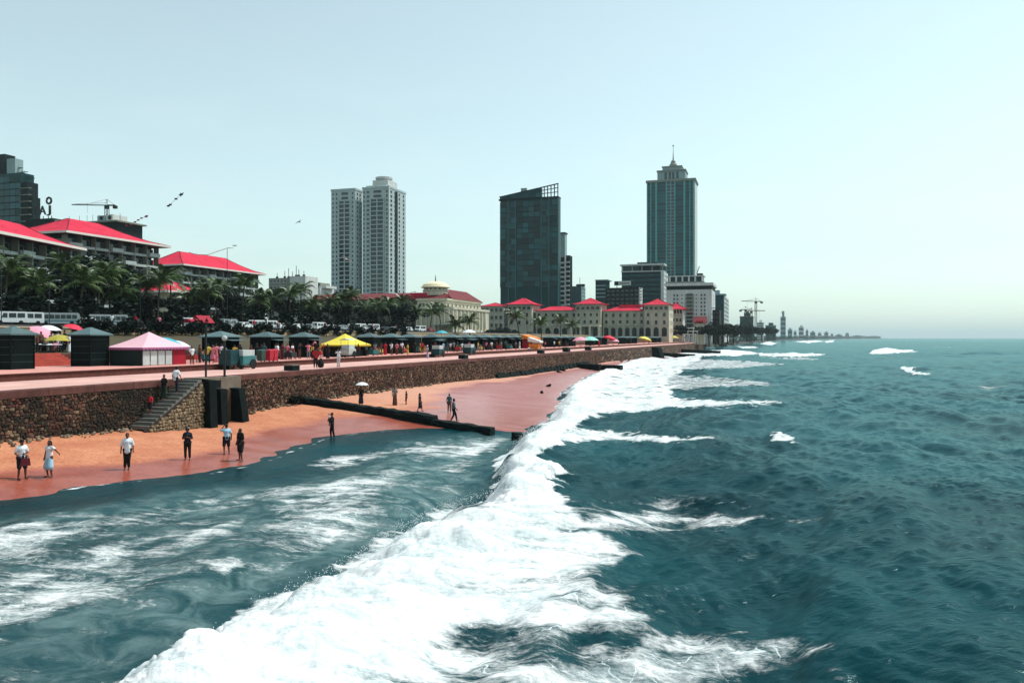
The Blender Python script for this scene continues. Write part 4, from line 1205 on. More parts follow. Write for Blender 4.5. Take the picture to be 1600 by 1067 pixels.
b = plain_tower('office_block', 'low dark office block with pale roof billboard behind the hotel roofs', 947, 998, 1003, 560, 449, 3, M_dark, M_white, 6.5, 7, M_glass)
b.box('lower_wing', b.fx(930), b.fx(947)-.05, 1, 14, 0, b.z(437), M_dark2)
b.box('wing_cap', b.fx(930)-.3, b.fx(950), 0.6, 15, b.z(437), b.z(435.5), M_teal)
for k in range(4): b.box('wing_band', b.fx(931), b.fx(946), 0.8, 0.95, b.z(446+k*6), b.z(445+k*6)+.5, M_teal)
b.box('billboard', b.fx(958), b.fx(984), 4, 4.5, b.z(445), b.z(438), M_white)
b.box('billboard_mark', b.fx(959), b.fx(964.5), 3.9, 3.99, b.z(444.2), b.z(438.8), M_dark)
b.box('billboard_text', b.fx(966.5), b.fx(982), 3.9, 3.99, b.z(442.6), b.z(440.6), M_stonew)
for px in (962,972,980): b.box('billboard_post', b.fx(px)-.2, b.fx(px)+.2, 4.6, 5.0, b.z(449), b.z(439), M_metal)
for k in range(5): b.box('side_balcony', 0.1, 2.2, 0, 3, b.z(470-k*4.6), b.z(468-k*4.6), M_white)

b = plain_tower('office_block', 'teal glass office block with framed roof terrace left of the tall tower', 971.5, 1036, 1043, 620, 424, 3, M_dark2, M_white, 7.2, 6, M_glass2, M_dark)
H = b.z(424)
for px in (972,988,1003,1019,1035): b.box('roof_post', b.fx(px)-.4, b.fx(px)+.4, 0, .8, H+.7, b.z(414), M_stonew)
b.box('roof_band', b.fx(971)-.3, 0.6, -.6, 14, H, H+.7, M_white)
b.box('roof_frame', b.fx(971)-1, 1.2, -.5, 14, b.z(414), b.z(411.5), M_white)
b.box('roof_glass', b.fx(973), b.fx(998), .5, .8, H+.8, b.z(415), M_glass2)
b.box('roof_core', b.fx(975), b.fx(1030), 5, 12, H+.7, b.z(414)-.1, M_dark)
for px, w in ((998,2),(1004,3),(1010,2),(1021,2.5)): b.box('roof_plant', b.fx(px)-w, b.fx(px)+w, 5, 8, b.z(411.5)+.02, b.z(408), M_metal)
b.box('edge_pier', -1.6, 0.7, -.7, 0, 0, H, M_white)

# ---- tallest tower with stepped crown and spire
b = Bld('tall_tower', 'tallest teal tower with pale vertical ribs, stepped crown and thin spire', 1084, 830, 3.0)
W, Dp = b.fx(1011.5), 30.0
H = b.z(282)
b.box('core', W, 0, 0, Dp, 0, H, M_dark2)
b.box('side_wall', 0.02, 1.2, 0.2, Dp, 0, H, M_white)  # white slab puts sunlight on the side face into its colour
b.box('cornice', W-1.4, 2.2, -1.6, Dp+1, H, b.z(278.5), M_stonew)
fh = 5.35/FPX*830; n = 27
ribs = [(1011.5,1.0),(1017,1.0),(1025.5,1.9),(1041.5,1.3),(1048.3,0.9),(1054.5,1.3),(1069.5,1.9),(1078,1.0),(1083.5,1.0)]
for px, w in ribs: b.box('rib', b.fx(px)-w/2, b.fx(px)+w/2, -1.3, -0.0, 0, H, M_rib)
for q in range(len(ribs)-1):
    xa, xb = b.fx(ribs[q][0])+ribs[q][1]/2, b.fx(ribs[q+1][0])-ribs[q+1][1]/2
    pm = MB().box(xa+.05, xb-.05, -0.25, -0.02, 0.35, fh-.2).mesh('glass_panel', M_glass2 if q not in (3,4) else M_glass)
    bm_ = MB().box(xa, xb, -0.7, -0.02, -0.25, 0.3).mesh('spandrel', M_teal if q in (3,4) else mat('teal_spandrel', (44,92,94), 0.5, 0.2, 0.1))
    for k in range(n):
        b.put('glass_panel', pm, 0, 0, H-(k+1)*fh); b.put('spandrel', bm_, 0, 0, H-(k+1)*fh)
zc = b.z(278.5)
b.box('crown_tier', b.fx(1026.5), b.fx(1070.5), 3, 26, zc+.01, b.z(264.5), M_teal)
b.box('crown_cornice', b.fx(1025.5), b.fx(1071.5), 2, 27, b.z(264.5), b.z(262.5), M_stonew)
b.box('crown_tier', b.fx(1034), b.fx(1064), 6, 23, b.z(262.5)+.01, b.z(257), M_teal)
b.box('crown_cornice', b.fx(1033), b.fx(1065), 5, 24, b.z(257), b.z(255.5), M_stonew)
for px in (1039.5,1046,1051.5,1058): b.box('crown_window', b.fx(px)-1.2, b.fx(px)+1.2, 2.85, 2.99, zc+1, b.z(266), M_glass)
MB().lathe([(4.2,0),(4.0,3),(2.6,4.5),(2.4,6.5),(0.9,8)],12).build('lantern', M_stonew, b.root, (b.fx(1049.5),14,b.z(255.5)))
MB().lathe([(0.75,0),(0.3,8),(0.12,b.z(221)-b.z(246)),],8).build('spire', M_stonew, b.root, (b.fx(1049.5),14,b.z(255.5)+7.9))
MB().lathe([(0.05,-1),(1.1,0),(0.05,1)],8).build('finial', M_metal, b.root, (b.fx(1049.5),14,b.z(221)))

# ---- white slab hotel on the sea front
b = Bld('slab_hotel', 'white slab hotel with paired dark windows and a banded crown by the shore', 1112, 500, 3.0)
W, Dp = b.fx(1041), b.fy(1117.5)
H = b.z(452)
b.box('wall', W, 0, 0, Dp, 0, H, M_white)
b.box('top_gallery', W, 0, 1.2, Dp, H, b.z(446), M_dark)
b.box('crown_slab', W-1, 1, -1, Dp+1, b.z(446), b.z(441.5), M_white)
b.box('crown_slab', W-0.5, b.fx(1100), 1, Dp-2, b.z(441.5)+.02, b.z(439), M_stonew)
b.box('crown_room', b.fx(1045), b.fx(1098), 2, 12, b.z(439)+.02, b.z(431), M_dark2)
for px in (1046,1056,1066,1076,1086,1097): b.box('crown_post', b.fx(px)-.5, b.fx(px)+.5, 1.2, 2, b.z(439)+.02, b.z(431), M_white)
b.box('crown_roof', b.fx(1042), b.fx(1100), 1, 14, b.z(431), b.z(429.5), M_white)
b.box('plant', b.fx(1088), b.fx(1097), 3, 9, b.z(429.5)+.02, b.z(426), M_metal)
MB().tube([(0,0,0),(1.6,0,4.5)],.25,4).build('roof_davit', M_metal, b.root, (b.fx(1088),4,b.z(426)))
for k in range(9):
    z = b.z(462.5+k*6.0)
    for px in (1053.5,1058.5,1096,1101): b.put('window', win_mesh(1.35,1.5,None,M_white), b.fx(px), -0.02, z)
    for px in (1065.5,1071,1083.5,1088): b.put('window', win_mesh(1.2,0.9,None,M_white), b.fx(px), -0.02, z+.4)
    b.put('balcony', MB().box(-2.6,2.6,-.5,0,0,.8).mesh('balcony', M_stonew) if k == 0 else bpy.data.meshes['balcony_w'], b.fx(1077.5), 0, z-0.6) if k and 'balcony_w' in bpy.data.meshes else b.put('balcony', MB().box(-2.6,2.6,-.5,0,0,.8).mesh('balcony_w', M_stonew), b.fx(1077.5), 0, z-0.6)
    b.put('bay_window', win_mesh(4.4,1.5,M_glass,M_stonew), b.fx(1077.5), -0.04, z+0.3)
    b.put('window', win_mesh(1.6,1.5,None,M_white), 0.02, Dp*0.4, z, pi/2)

b = plain_tower('office_tower', 'teal block with white lit side just right of the white slab hotel', 1116, 1131, 1138, 640, 461, 3, M_dark2, M_white, 6.5, 3, M_glass2)
b.box('cap', b.fx(1114), 1.5, -1, 16, b.z(461), b.z(459), M_teal)
b.box('roof_house', b.fx(1117), b.fx(1124), 3, 10, b.z(459)+.02, b.z(453), M_teal)
b = plain_tower('stair_tower', 'dark narrow stained block in front of the teal block by the shore', 1113, 1124, 1127, 470, 484, 3, mat('stained_concrete', (38,36,36), 0.9, 0.4, 0.2, world=True, streak=0.5), None, 7, 2, M_glass)
for k in range(3): b.box('ledge', b.fx(1112)-.3, 0.4, -.6, 0, b.z(482+k*9), b.z(481+k*9), M_dark)

# ---- cream domed building with the long brown roof
b = Bld('domed_building', 'cream building with shallow dome and long brown roof behind the palms', 697, 300, 8.6)
W, Dp = b.fx(478), b.fy(751)
Wc = b.fx(652)
ze, z2 = b.z(469), b.z(483.5)
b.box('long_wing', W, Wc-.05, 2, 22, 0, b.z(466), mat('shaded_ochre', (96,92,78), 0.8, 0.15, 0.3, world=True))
b.box('front_wall', Wc, 0, 0, 22, 0, ze, M_cream)
b.box('sea_wall_face', -10, 0.05, 22.05, Dp, 0, ze, M_cream)
b.box('porch', Wc+1, 4.0, -3.0, Dp-1, 0, z2, M_cream)
b.box('balustrade', Wc+1, 4.3, -3.4, Dp-0.6, z2+.01, z2+0.9, M_cream)
b.box('cornice', Wc-.4, 0.7, -.7, Dp+.3, ze, ze+0.7, M_cream)
# brown roofs
def gable(name, x0, x1, y0, y1, z0, z1, along='x', m=M_brown, par=None):
    mb = MB()
    if along == 'x':
        ym = (y0+y1)/2; mb.add([(x0,y0,z0),(x1,y0,z0),(x1,y1,z0),(x0,y1,z0),(x0,ym,z1),(x1,ym,z1)],[(0,1,5,4),(2,3,4,5),(3,0,4),(1,2,5),(3,2,1,0)])
    else:
        xm = (x0+x1)/2; mb.add([(x0,y0,z0),(x1,y0,z0),(x1,y1,z0),(x0,y1,z0),(xm,y0,z1),(xm,y1,z1)],[(1,2,5,4),(3,0,4,5),(0,1,4),(2,3,5),(3,2,1,0)])
    return mb.build(name, m, par)
gable('roof', W-1, Wc+2, 1, 23, b.z(465.5), b.z(453.5), 'x', par=b.root)
gable('roof', -14, 0.9, 5, Dp+.5, ze+.72, ze+5.2, 'y', par=b.root)
gable('roof', Wc+.2, -1, -.5, 10, ze+.72, ze+2.6, 'x', par=b.root)
for q in range(5): b.box('roof_rib', W+8*q, W+8*q+.5, 1.4, 11.5, b.z(460), b.z(459.4), M_brown)
b.box('sunlit_faded_roof', Wc-4, Wc+4.5, 2.5, 8, b.z(464), b.z(463)+1.6, M_roof)  # pink slab puts the sun-lit, faded stretch of roof into the colour
cx = b.fx(669)
MB().lathe([(4.8,0),(4.8,1.6),(5.1,1.7),(5.1,2.0)],16).build('drum', M_cream, b.root, (cx,7,b.z(460)))
for a in range(16):
    an = 2*pi*a/16; b.put('drum_window', win_mesh(1.0,0.8,M_glass,M_cream), cx+4.55*cos(an), 7+4.55*sin(an), b.z(460)+2.05, an+pi/2)
MB().lathe([(4.5,0),(4.5,1.0)],16).build('lantern_ring', M_cream, b.root, (cx,7,b.z(460)+2.0))
dm = MB().lathe([(5.6,0),(5.6,0.35)]+[(5.2*cos(t), .35+2.2*sin(t)) for t in np.linspace(0,1.45,9)],24,(cx,7,b.z(460)+3.0)).build('dome', mat('dome_plaster', (222,212,178), 0.7, 0.1, 0.4, world=True), b.root, smooth=True)
MB().lathe([(.3,0),(.2,.8),(.08,2.6)],8,(cx,7,b.z(460)+5.4)).build('finial', M_metal, dm)
for i in range(7):
    for k, z in ((0, ze-3.4),(1, z2+1.3)): b.put('window', win_mesh(1.0,1.7 if k==0 else 1.1,None,M_cream), Wc+1.2+i*(-Wc-1.5)/7, -0.02, z)
colm = MB().lathe([(.42,0),(.36,.4),(.30,7.0),(.45,7.4)],10).mesh('column', M_cream)
for i in range(8): b.put('column', colm, Wc+1.4+i*(4.6-Wc-1.4)/8, -3.5, z2-7.5)
for i in range(9):
    y = 1.0+i*(Dp-2)/9
    b.put('column', colm, 4.5, y-2, z2-7.5); b.put('window', win_mesh(1.3,1.7,None,M_cream), 0.08, y+1, ze-3.4, pi/2); b.put('window', win_mesh(1.5,1.2,None,M_cream), 0.08, y+1, z2+1.2, pi/2)
for i in range(12):
    for k in range(3): b.put('window', win_mesh(1.5,1.8), W+3+i*(Wc-W-5)/12, 1.98, b.z(466)-3.2-k*3.6)
b.box('awning', -3, 9, -9, -4, 2.8, 3.0, M_white)

# ---- the long pink-roofed hotel on the green's far side
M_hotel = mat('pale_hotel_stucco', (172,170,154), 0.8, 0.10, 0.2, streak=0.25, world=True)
b = Bld('grand_hotel', 'long grey colonial hotel with pink roofs on towers and links beyond the kiosks', 1046, 405, 3.1)
def seg(px0, px1, eave, apex, y0, y1, tower, rows, ncol, arches):
    x0_, x1_ = b.fx(px0), b.fx(px1)
    pm = (px0+px1)/2
    ze = b.z(eave, pm); za = b.z(apex, pm)
    b.box('wall', x0_, x1_, y0, y1, 0, ze, M_hotel)
    hip_roof(b.root, x0_, x1_, y0, y1, ze+.02, za+.1, 1.6 if tower else 1.0, fascia=False)
    b.box('string_course', x0_-.15, x1_+.15, y0-.3, y0-.01, b.z(509.5,pm), b.z(508.5,pm), M_hotel)
    cw_ = (x1_-x0_)/ncol
    for (py, h, w, a) in rows:
        for i in range(ncol): b.put('window', win_mesh(w, h, None, M_hotel, a), x0_+(i+.5)*cw_, y0-.02, b.z(py, pm)-h/2)
    for i in range(arches):
        aw_ = (x1_-x0_)/arches; b.put('arch', win_mesh(aw_*.62, 4.6, None, M_hotel, True), x0_+(i+.5)*aw_, y0-.02, b.z(525.5, pm))
    if tower:
        for i in range(5): b.put('attic_window', win_mesh((x1_-x0_)*.15, 1.7, None, M_hotel), x0_+(i+.5)*(x1_-x0_)/5, y0-.02, b.z(482.5, pm)-.6)
        b.box('bracket_band', x0_-.3, x1_+.3, y0-.35, y0-.02, b.z(485.5,pm), b.z(484.8,pm), M_hotel)
    return x0_, x1_, y0
tw_rows = [(492,2.0,1.5,False),(504,2.2,1.5,False)]
lk_rows = [(492.5,2.0,1.5,False),(503,1.9,1.5,False)]
seg(1008,1046,476.5,467,-4,14,True,tw_rows,3,3)
seg(942,1008,485.5,479,0,13,False,lk_rows,6,6)
seg(902,940,475.5,466,-4,14,True,[(492,1.7,1.2,False),(503,2.0,1.4,False)],4,3)
seg(837,902,485,478.5,0,13,False,lk_rows,6,5)
seg(797,833,476,466,-4,14,True,tw_rows,3,0)
b.box('lit_end', 0.02, 0.3, -3.9, 13.9, 0, b.z(477), M_cream)  # cream panel puts the sunlight on the end wall into its colour
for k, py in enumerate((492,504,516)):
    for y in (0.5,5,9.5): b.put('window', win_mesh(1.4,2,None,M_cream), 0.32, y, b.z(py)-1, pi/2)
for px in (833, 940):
    b.box('lit_return', b.fx(px)+.02, b.fx(px)+.3, -3.8, -0.05, 0, b.z(480,px), M_cream)  # sunlight on the tower returns painted in as cream
for px in (955,968,981,994,850,863,876,889):
    b.box('terrace_urn', b.fx(px)-.6, b.fx(px)+.6, -.9, -.35, b.z(508.4,px), b.z(506.5,px), M_cream)
b.box('porte_cochere', b.fx(898), b.fx(942), -9, -4.05, b.z(509.5,920)-.4, b.z(508,920), M_cream)
for px in (899,913,927,941): b.box('porch_pier', b.fx(px)-.5, b.fx(px)+.5, -9, -8.2, 0, b.z(509.5,920)-.42, M_cream)
MB().tube([(0,0,0),(3.5,0,6)],.12,4).build('flagpole', M_metal, b.root, (b.fx(905),-9.2,b.z(514,905)))
b.box('roof_ridge_block', b.fx(965), b.fx(1000), 5, 9, b.z(480,980), b.z(475.5,980), M_roof)
b2 = Bld('hotel_annex', 'dim grey annex with flat pink roof left of the long colonial hotel', 786, 430, 3.1)
W = b2.fx(751); Dp = b2.fy(797)
b2.box('wall', W, 0, 0, Dp, 0, b2.z(478), M_hotel)
hip_roof(b2.root, W, 0, 0, Dp, b2.z(478)+.02, b2.z(472.5), .9, fascia=False)
b2.box('lit_side', 0.02, .3, .1, Dp-.1, 0, b2.z(479), M_white)  # white panel carries the side's sunlight in its colour
for k in range(4):
    for i in range(5): b2.put('window', win_mesh(1.7,2.1,None,M_hotel), W+(i+.5)*-W/5, -.02, b2.z(487)-k*4.2)
    for y in (.25,.75): b2.put('window', win_mesh(1.6,2.1,None,M_white), .32, Dp*y, b2.z(487)-k*4.2, pi/2)
b3 = Bld('hotel_annex', 'small seaward annex with pink roof and white side beyond the colonial hotel', 1066, 445, 3.1)
W = b3.fx(1044); Dp = 12
b3.box('wall', W, 0, 0, Dp, 0, b3.z(483), M_hotel)
hip_roof(b3.root, W, 0, 0, Dp, b3.z(483)+.02, b3.z(473), 3.0, fascia=False)
for i in range(5): b3.put('window', win_mesh(1.2,2.2,None,M_cream), W+(i+.5)*-W/5, -.02, b3.z(490))
for i in range(4): b3.put('window', win_mesh(1.4,2.2,None,M_cream), W+(i+.5)*-W/4, -.02, b3.z(503))
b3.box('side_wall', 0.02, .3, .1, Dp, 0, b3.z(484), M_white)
b4 = Bld('beach_house', 'low brown roofed house among trees by the shore end', 1100, 425, 3.1)
b4.box('wall', b4.fx(1085), 0, 0, 8, 0, b4.z(505), M_cream)
gable('roof', b4.fx(1083), 1.2, -1, 9, b4.z(505), b4.z(494), 'x', par=b4.root)
b4.box('roof_patch', b4.fx(1087), b4.fx(1099), -.9, 0.2, b4.z(502), b4.z(500), M_roof)
for i in range(3): b4.put('window', win_mesh(1.1,1.4,None,M_cream), b4.fx(1087)+i*1.6, -.02, b4.z(514))
for i, (px, py, w) in enumerate([(1075,513,9),(1082,518,8),(1077,523,10)]):
    t = Bld('shore_terrace', ['upper white terrace canopy beside the beach house','middle white terrace canopy beside the beach house','lowest white terrace canopy beside the beach house'][i], px+w, 418-i*4, 3.1, cat='canopy')
    x_ = t.fx(px-w); H_ = t.z(py)
    MB().box(x_,0,0,3,H_,H_+.35).build('roof', M_white, t.root)
    for q in (0,.5,1): t.box('post', x_*q+(.1 if q else -.3), x_*q+(.3 if q else -.1), .1, .3, 0, H_-.01, M_white)

# ---- far shore buildings, fading with distance
FAR = [ # px_left, px_right, top, Y, material, name, label
 (1156,1182,494,1000,'g','construction_block','green netted block under construction below the twin cranes'),
 (1137,1156,512,900,'t','apartment_block','low teal block just left of the netted construction block'),
 (1183,1196,504,1300,'w','apartment_block','small pale block right of the netted construction block'),
 (1196,1217,508,1350,'g','apartment_block','wide dark teal block between the pale block and the slender far tower'),
 (1219.5,1230,495,1700,'t','far_tower','slender far tower standing alone on the distant shore'),
 (1231,1240,515,1900,'t','far_block','far low block at the right foot of the slender tower'),
 (1240,1246,518,2100,'w','far_block','second far low block right of the slender tower'),
 (1248,1258,511,2300,'w','far_block','far pale block with stepped top right of the slender tower'),
 (1259,1264,516.5,2500,'t','far_block','narrow far block right of the stepped far block'),
 (1266,1276,519,2700,'t','far_block','far block left of the small far cone tower'),
 (1278,1285,520.5,3000,'w','far_block','far pale block in the middle of the distant skyline'),
 (1288,1296,519.5,3300,'t','far_block','far block past the middle of the distant skyline'),
 (1298,1303,522,3600,'w','far_block','low far pale block on the distant skyline'),
 (1306,1318,523,4000,'t','far_block','wide low far block on the distant skyline'),
 (1321,1328,521,4300,'t','far_block','last taller far block on the distant skyline'),
 (1332,1350,524.5,4900,'t','far_block','low wide far block near the end of the skyline'),
 (1354,1382,525.5,5600,'t','far_block','faintest low block at the very end of the skyline')]
M_net = mat('green_site_net', (20,70,68), 0.9, 0.3, 0.05, world=True)
for (pl, pr, top, Y, mm, nm, lab) in FAR:
    m_ = {'g': M_net, 't': M_teal, 'w': M_white}[mm]
    b = Bld(nm, lab, pr-(pr-pl)*0.22, Y, 2.5, group='buildings along the distant shore')
    W = b.fx(pl); Dp = min(40+Y*.01, max(6, b.fy(pr))); H = b.z(top)
    b.box('wall', W, 0, 0, Dp, 0, H, m_)
    b.box('roof_house', W*.7, W*.25, Dp*.2, Dp*.7, H, H+.10*H+1.5, m_)
    b.box('roof_edge', W-.6, .6, -.6, Dp+.6, H-.8, H+.02-.1, M_stonew)
    nfl = max(2, int(H/(3.6 if Y < 1500 else 9)))
    bm_ = MB().box(W+.5, -.5, -.25, 0, 0, H/nfl*.45).mesh('window_band', M_glass if Y < 1100 else M_band)
    for k in range(nfl): b.put('window_band', bm_, 0, 0, (k+.25)*H/nfl)
    if nm == 'far_tower': b.box('crown', W*.75, W*.25, 3, 12, H+.1*H+1.6, H*1.22+1.6, m_)
crane('tall tower crane on the right above the netted construction block', 1181, 1010, 471, 495, 1158, 1190)
crane('lower left tower crane on the netted construction block', 1165, 1005, 484, 495, 1176, 1157)
crane('small middle tower crane on the netted construction block', 1174, 1015, 486, 495, 1196, 1168)

# ---- low woods and roofs strung along the far shore, one mass at this distance
mbw = MB(); rw = random.Random(17)
icv = [(0,0,1)]+[(cos(2*pi*i/6)*.9, sin(2*pi*i/6)*.9, .35) for i in range(6)]+[(cos(2*pi*i/6+.5), sin(2*pi*i/6+.5), -.4) for i in range(6)]
icf = [(0,1+i,1+(i+1)%6) for i in range(6)]+[(1+i,7+i,1+(i+1)%6) for i in range(6)]+[(7+i,7+(i+1)%6,1+(i+1)%6) for i in range(6)]
for i in range(900):
    f = rw.random()**1.2; px = 1140+250*f
    py = np.interp(px, [c_[0] for c_ in coast_px], [c_[1] for c_ in coast_px])
    Y = CZ*FPX/(py-HZ); hgt = (2.0+5.5*rw.random()**1.5*(1-.55*f))*Y/FPX
    x = wx(px, Y)-rw.uniform(3,40)*(Y/1000); yy = Y+rw.uniform(8,70)*(Y/1000)
    r_ = hgt*rw.uniform(.7,1.6)
    mbw.add([(x+a*r_*rw.uniform(.8,1.2), yy+b_*r_, 2.4+hgt*(.35+.6*c_)*rw.uniform(.85,1.15)) for a, b_, c_ in icv], icf)
wd = stuff(mbw.build('far_woods', mat('far_foliage', (30,50,42), 0.9, 0.45, 0.03, world=True)))
tag(wd, 'low dark woods along the distant shore under the far buildings', 'woods')
# ================================================================== PROTOTYPES
class Proto:
    """parts of a thing kept as shared meshes: (name, mesh, loc, rot, parent index or None)"""
    def __init__(s): s.parts = []
    def add(s, name, me, loc=(0,0,0), rot=(0,0,0), par=None):
        s.parts.append((name, me, loc, rot, par)); return len(s.parts)-1
    def spawn(s, name, label, cat, loc, rz=0, group=None, mats=None, sc=None):
        r = thing(name, label, cat, loc, rz, group)
        if sc: r.scale = (sc, sc, sc) if not hasattr(sc, '__len__') else sc
        made = []
        for (nm, me, lo, ro, par) in s.parts:
            o = link(nm, me, made[par] if par is not None else r, lo, ro)
            if mats and nm in mats:
                o.material_slots[0].link = 'OBJECT'; o.material_slots[0].material = mats[nm]
            made.append(o)
        return r

def place_d(px, d, z): 
    x, y = on_d(px, d); return Vector((x, y, z))
def lawn_z(d): return float(np.interp(-d, [0,7.7,7.9,20.0,20.05,23.5,30,39.6,40.2,44,57,62,120], [3.8,3.8,4.25,4.25,5.15,5.3,6.0,6.9,7.72,8.0,8.25,8.5,9.0]))

# ------------------------------------------------------------------ palms
M_frond = mat('palm_frond', (64,84,40), 0.42, 0.3, 0.8, spec=0.5, rnd=0.35)
M_trunk = mat('palm_trunk', (74,68,58), 0.9, 0.3, 3.0, bump=0.3)
M_husk = mat('palm_heart', (70,72,36), 0.8, 0.3, 3.0)
def frond_mesh(seed, L_=3.4, droop=1.0):
    r = random.Random(seed); mb = MB(); n = 17
    pts = []
    for i in range(n+1):
        t = i/n; pts.append(Vector((t*L_*(1-0.16*droop*t*t), 0.05*sin(t*3)*r.uniform(-1,1), 0.62*sin(t*1.7)*L_*0.28-droop*t*t*t*L_*0.42)))
    mb.tube([pts[0], pts[5], pts[11], pts[n]], [0.05,0.035,0.02,0.006], 4)
    for i in range(2, n+1):
        t = i/n; ll = 0.78*sin(pi*min(1, 0.18+t*0.86))+0.12
        for sgn in (-1, 1):
            d = Vector((0.55+0.25*t, sgn*1.0, -0.30-0.35*r.random())).normalized()*ll*r.uniform(.8,1.1)
            p_ = pts[i]; w_ = Vector((0.085,0,0.0))
            m_ = p_+d*0.55+Vector((0,0,0.05)); e_ = p_+d+Vector((0,0,-0.16*ll))
            mb.add([p_-w_, p_+w_, m_+w_*.9, m_-w_*.9, e_], [(0,1,2,3),(3,2,4)])
    return mb.mesh('frond', M_frond)
FRONDS = [frond_mesh(i, 3.0+0.3*(i % 3), 0.75+0.25*i) for i in range(4)]
def trunk_mesh(seed, h):
    r = random.Random(seed); mb = MB(); lx, ly = r.uniform(-.9,.9), r.uniform(-.9,.9); n = 10
    pts = [(lx*(i/n)**2, ly*(i/n)**2, h*i/n) for i in range(n+1)]
    mb.tube(pts, [0.24 if i == 0 else 0.17-0.06*i/n+(0.012 if i % 2 else 0) for i in range(n+1)], 8)
    return mb.mesh('trunk', M_trunk, True), Vector(pts[-1])
TRUNKS = [trunk_mesh(i, h) for i, h in enumerate((5.2,6.2,7.2,8.4))]
HEART = MB().lathe([(.12,-.3),(.24,0),(.2,.35),(.05,.9)],8).lathe([(.02,-.16),(.15,0),(.02,.16)],6,(.26,.05,-.2)).lathe([(.02,-.16),(.15,0),(.02,.16)],6,(-.1,.26,-.22)).lathe([(.02,-.16),(.15,0),(.02,.16)],6,(-.18,-.2,-.2)).mesh('crown', M_husk)
def palm(label, loc, k, rz, group):
    t = thing('palm_tree', label, 'palm tree', loc, rz, group)
    tm, top = TRUNKS[k % 4]
    link('trunk', tm, t)
    c = link('crown', HEART, t, top)
    r = random.Random(k*13+5); nf = 17
    for i in range(nf):
        az = i*2.399+r.uniform(-.25,.25); el = 0.95-1.45*(i/nf)+r.uniform(-.12,.12)
        o = link('frond', FRONDS[(i+k) % 4], c, (0,0,0.1), (0, -el, 0)); o.rotation_mode = 'XYZ'; o.rotation_euler = (r.uniform(-.4,.4), -el, az)
        o.scale = (r.uniform(1.0,1.3),)*3
    return t

# ------------------------------------------------------------------ broadleaf trees
M_leaf = mat('dark_leaves', (10,22,19), 0.65, 0.4, 1.2, spec=0.12, rnd=0.25)
M_leaf2 = mat('mid_leaves', (18,34,24), 0.6, 0.4, 1.2, spec=0.15, rnd=0.25)
M_bark = mat('tree_bark', (58,50,42), 0.9, 0.3, 2.0, bump=0.3)
def crown_mesh(seed, rx, rz, n, size, mats):
    r = np.random.default_rng(seed)
    lobes = [(r.normal(0, rx*0.42, 3)*np.array([1,1,rz/rx*0.8]), r.uniform(.32,.6)*rx) for _ in range(11)]
    vs, fs, mi = [], [], []
    for i in range(n):
        c, rr_ = lobes[r.integers(len(lobes))]
        v = r.normal(0,1,3); v /= np.linalg.norm(v)
        q = c + v*rr_*r.uniform(.55,1.05)*np.array([1,1,.8])
        nrm = v*.6+r.normal(0,.6,3); nrm /= np.linalg.norm(nrm)
        a = np.cross(nrm, [0,0,1.0]); a /= np.linalg.norm(a)+1e-9; b_ = np.cross(nrm, a)
        s1, s2 = size*r.uniform(.6,1.3), size*r.uniform(.35,.8)
        o = len(vs)
        vs += [tuple(q-a*s1), tuple(q+b_*s2*.9), tuple(q+a*s1), tuple(q-b_*s2)]
        fs.append((o,o+1,o+2,o+3)); mi.append(0 if r.random() < .65 else 1)
    mb = MB(); mb.v, mb.f, mb.mi = vs, fs, mi
    return mb.mesh('crown', mats)
CROWNS = [crown_mesh(i, 3.2, 2.4, 2300, 0.30, [M_leaf, M_leaf2]) for i in range(4)]
def bole(seed, h):
    r = random.Random(seed); mb = MB()
    mb.tube([(0,0,0),(r.uniform(-.1,.1),0,h*.4),(r.uniform(-.3,.3),r.uniform(-.2,.2),h*.75)], [.30,.22,.15], 8)
    for i in range(5):
        a = i*1.3+r.random(); z = h*(.42+.07*i)
        mb.tube([(0,0,z),(cos(a)*.9,sin(a)*.9,z+1.0),(cos(a)*2.0,sin(a)*2.0,z+1.9)], [.11,.08,.03], 6)
    return mb.mesh('trunk', M_bark, True)
BOLES = [bole(i, 6.0) for i in range(3)]
def tree(label, loc, k, sc, group, squash=1.0):
    t = thing('shade_tree', label, 'tree', loc, k*1.7, group); t.scale = (sc, sc, sc*squash)
    link('trunk', BOLES[k % 3], t); link('crown', CROWNS[k % 4], t, (0,0,6.0), k*0.9)
    return t
SHRUB = [crown_mesh(20+i, 1.0, 0.75, 520, 0.17, [M_leaf, M_leaf2]) for i in range(3)]
STEM = MB().tube([(0,0,0),(.05,0,.5),(0,.05,.9)],[.06,.05,.03],5).tube([(0,0,.2),(.3,.1,.7)],[.04,.02],5).tube([(0,0,.2),(-.25,-.15,.7)],[.04,.02],5).mesh('stem', M_bark)
def shrub(label, loc, k, sc, group, mats=None):
    t = thing('shrub', label, 'shrub', loc, k, group); t.scale = (sc,)*3
    link('stem', STEM, t); link('foliage', SHRUB[k % 3], t, (0,0,.85)); return t

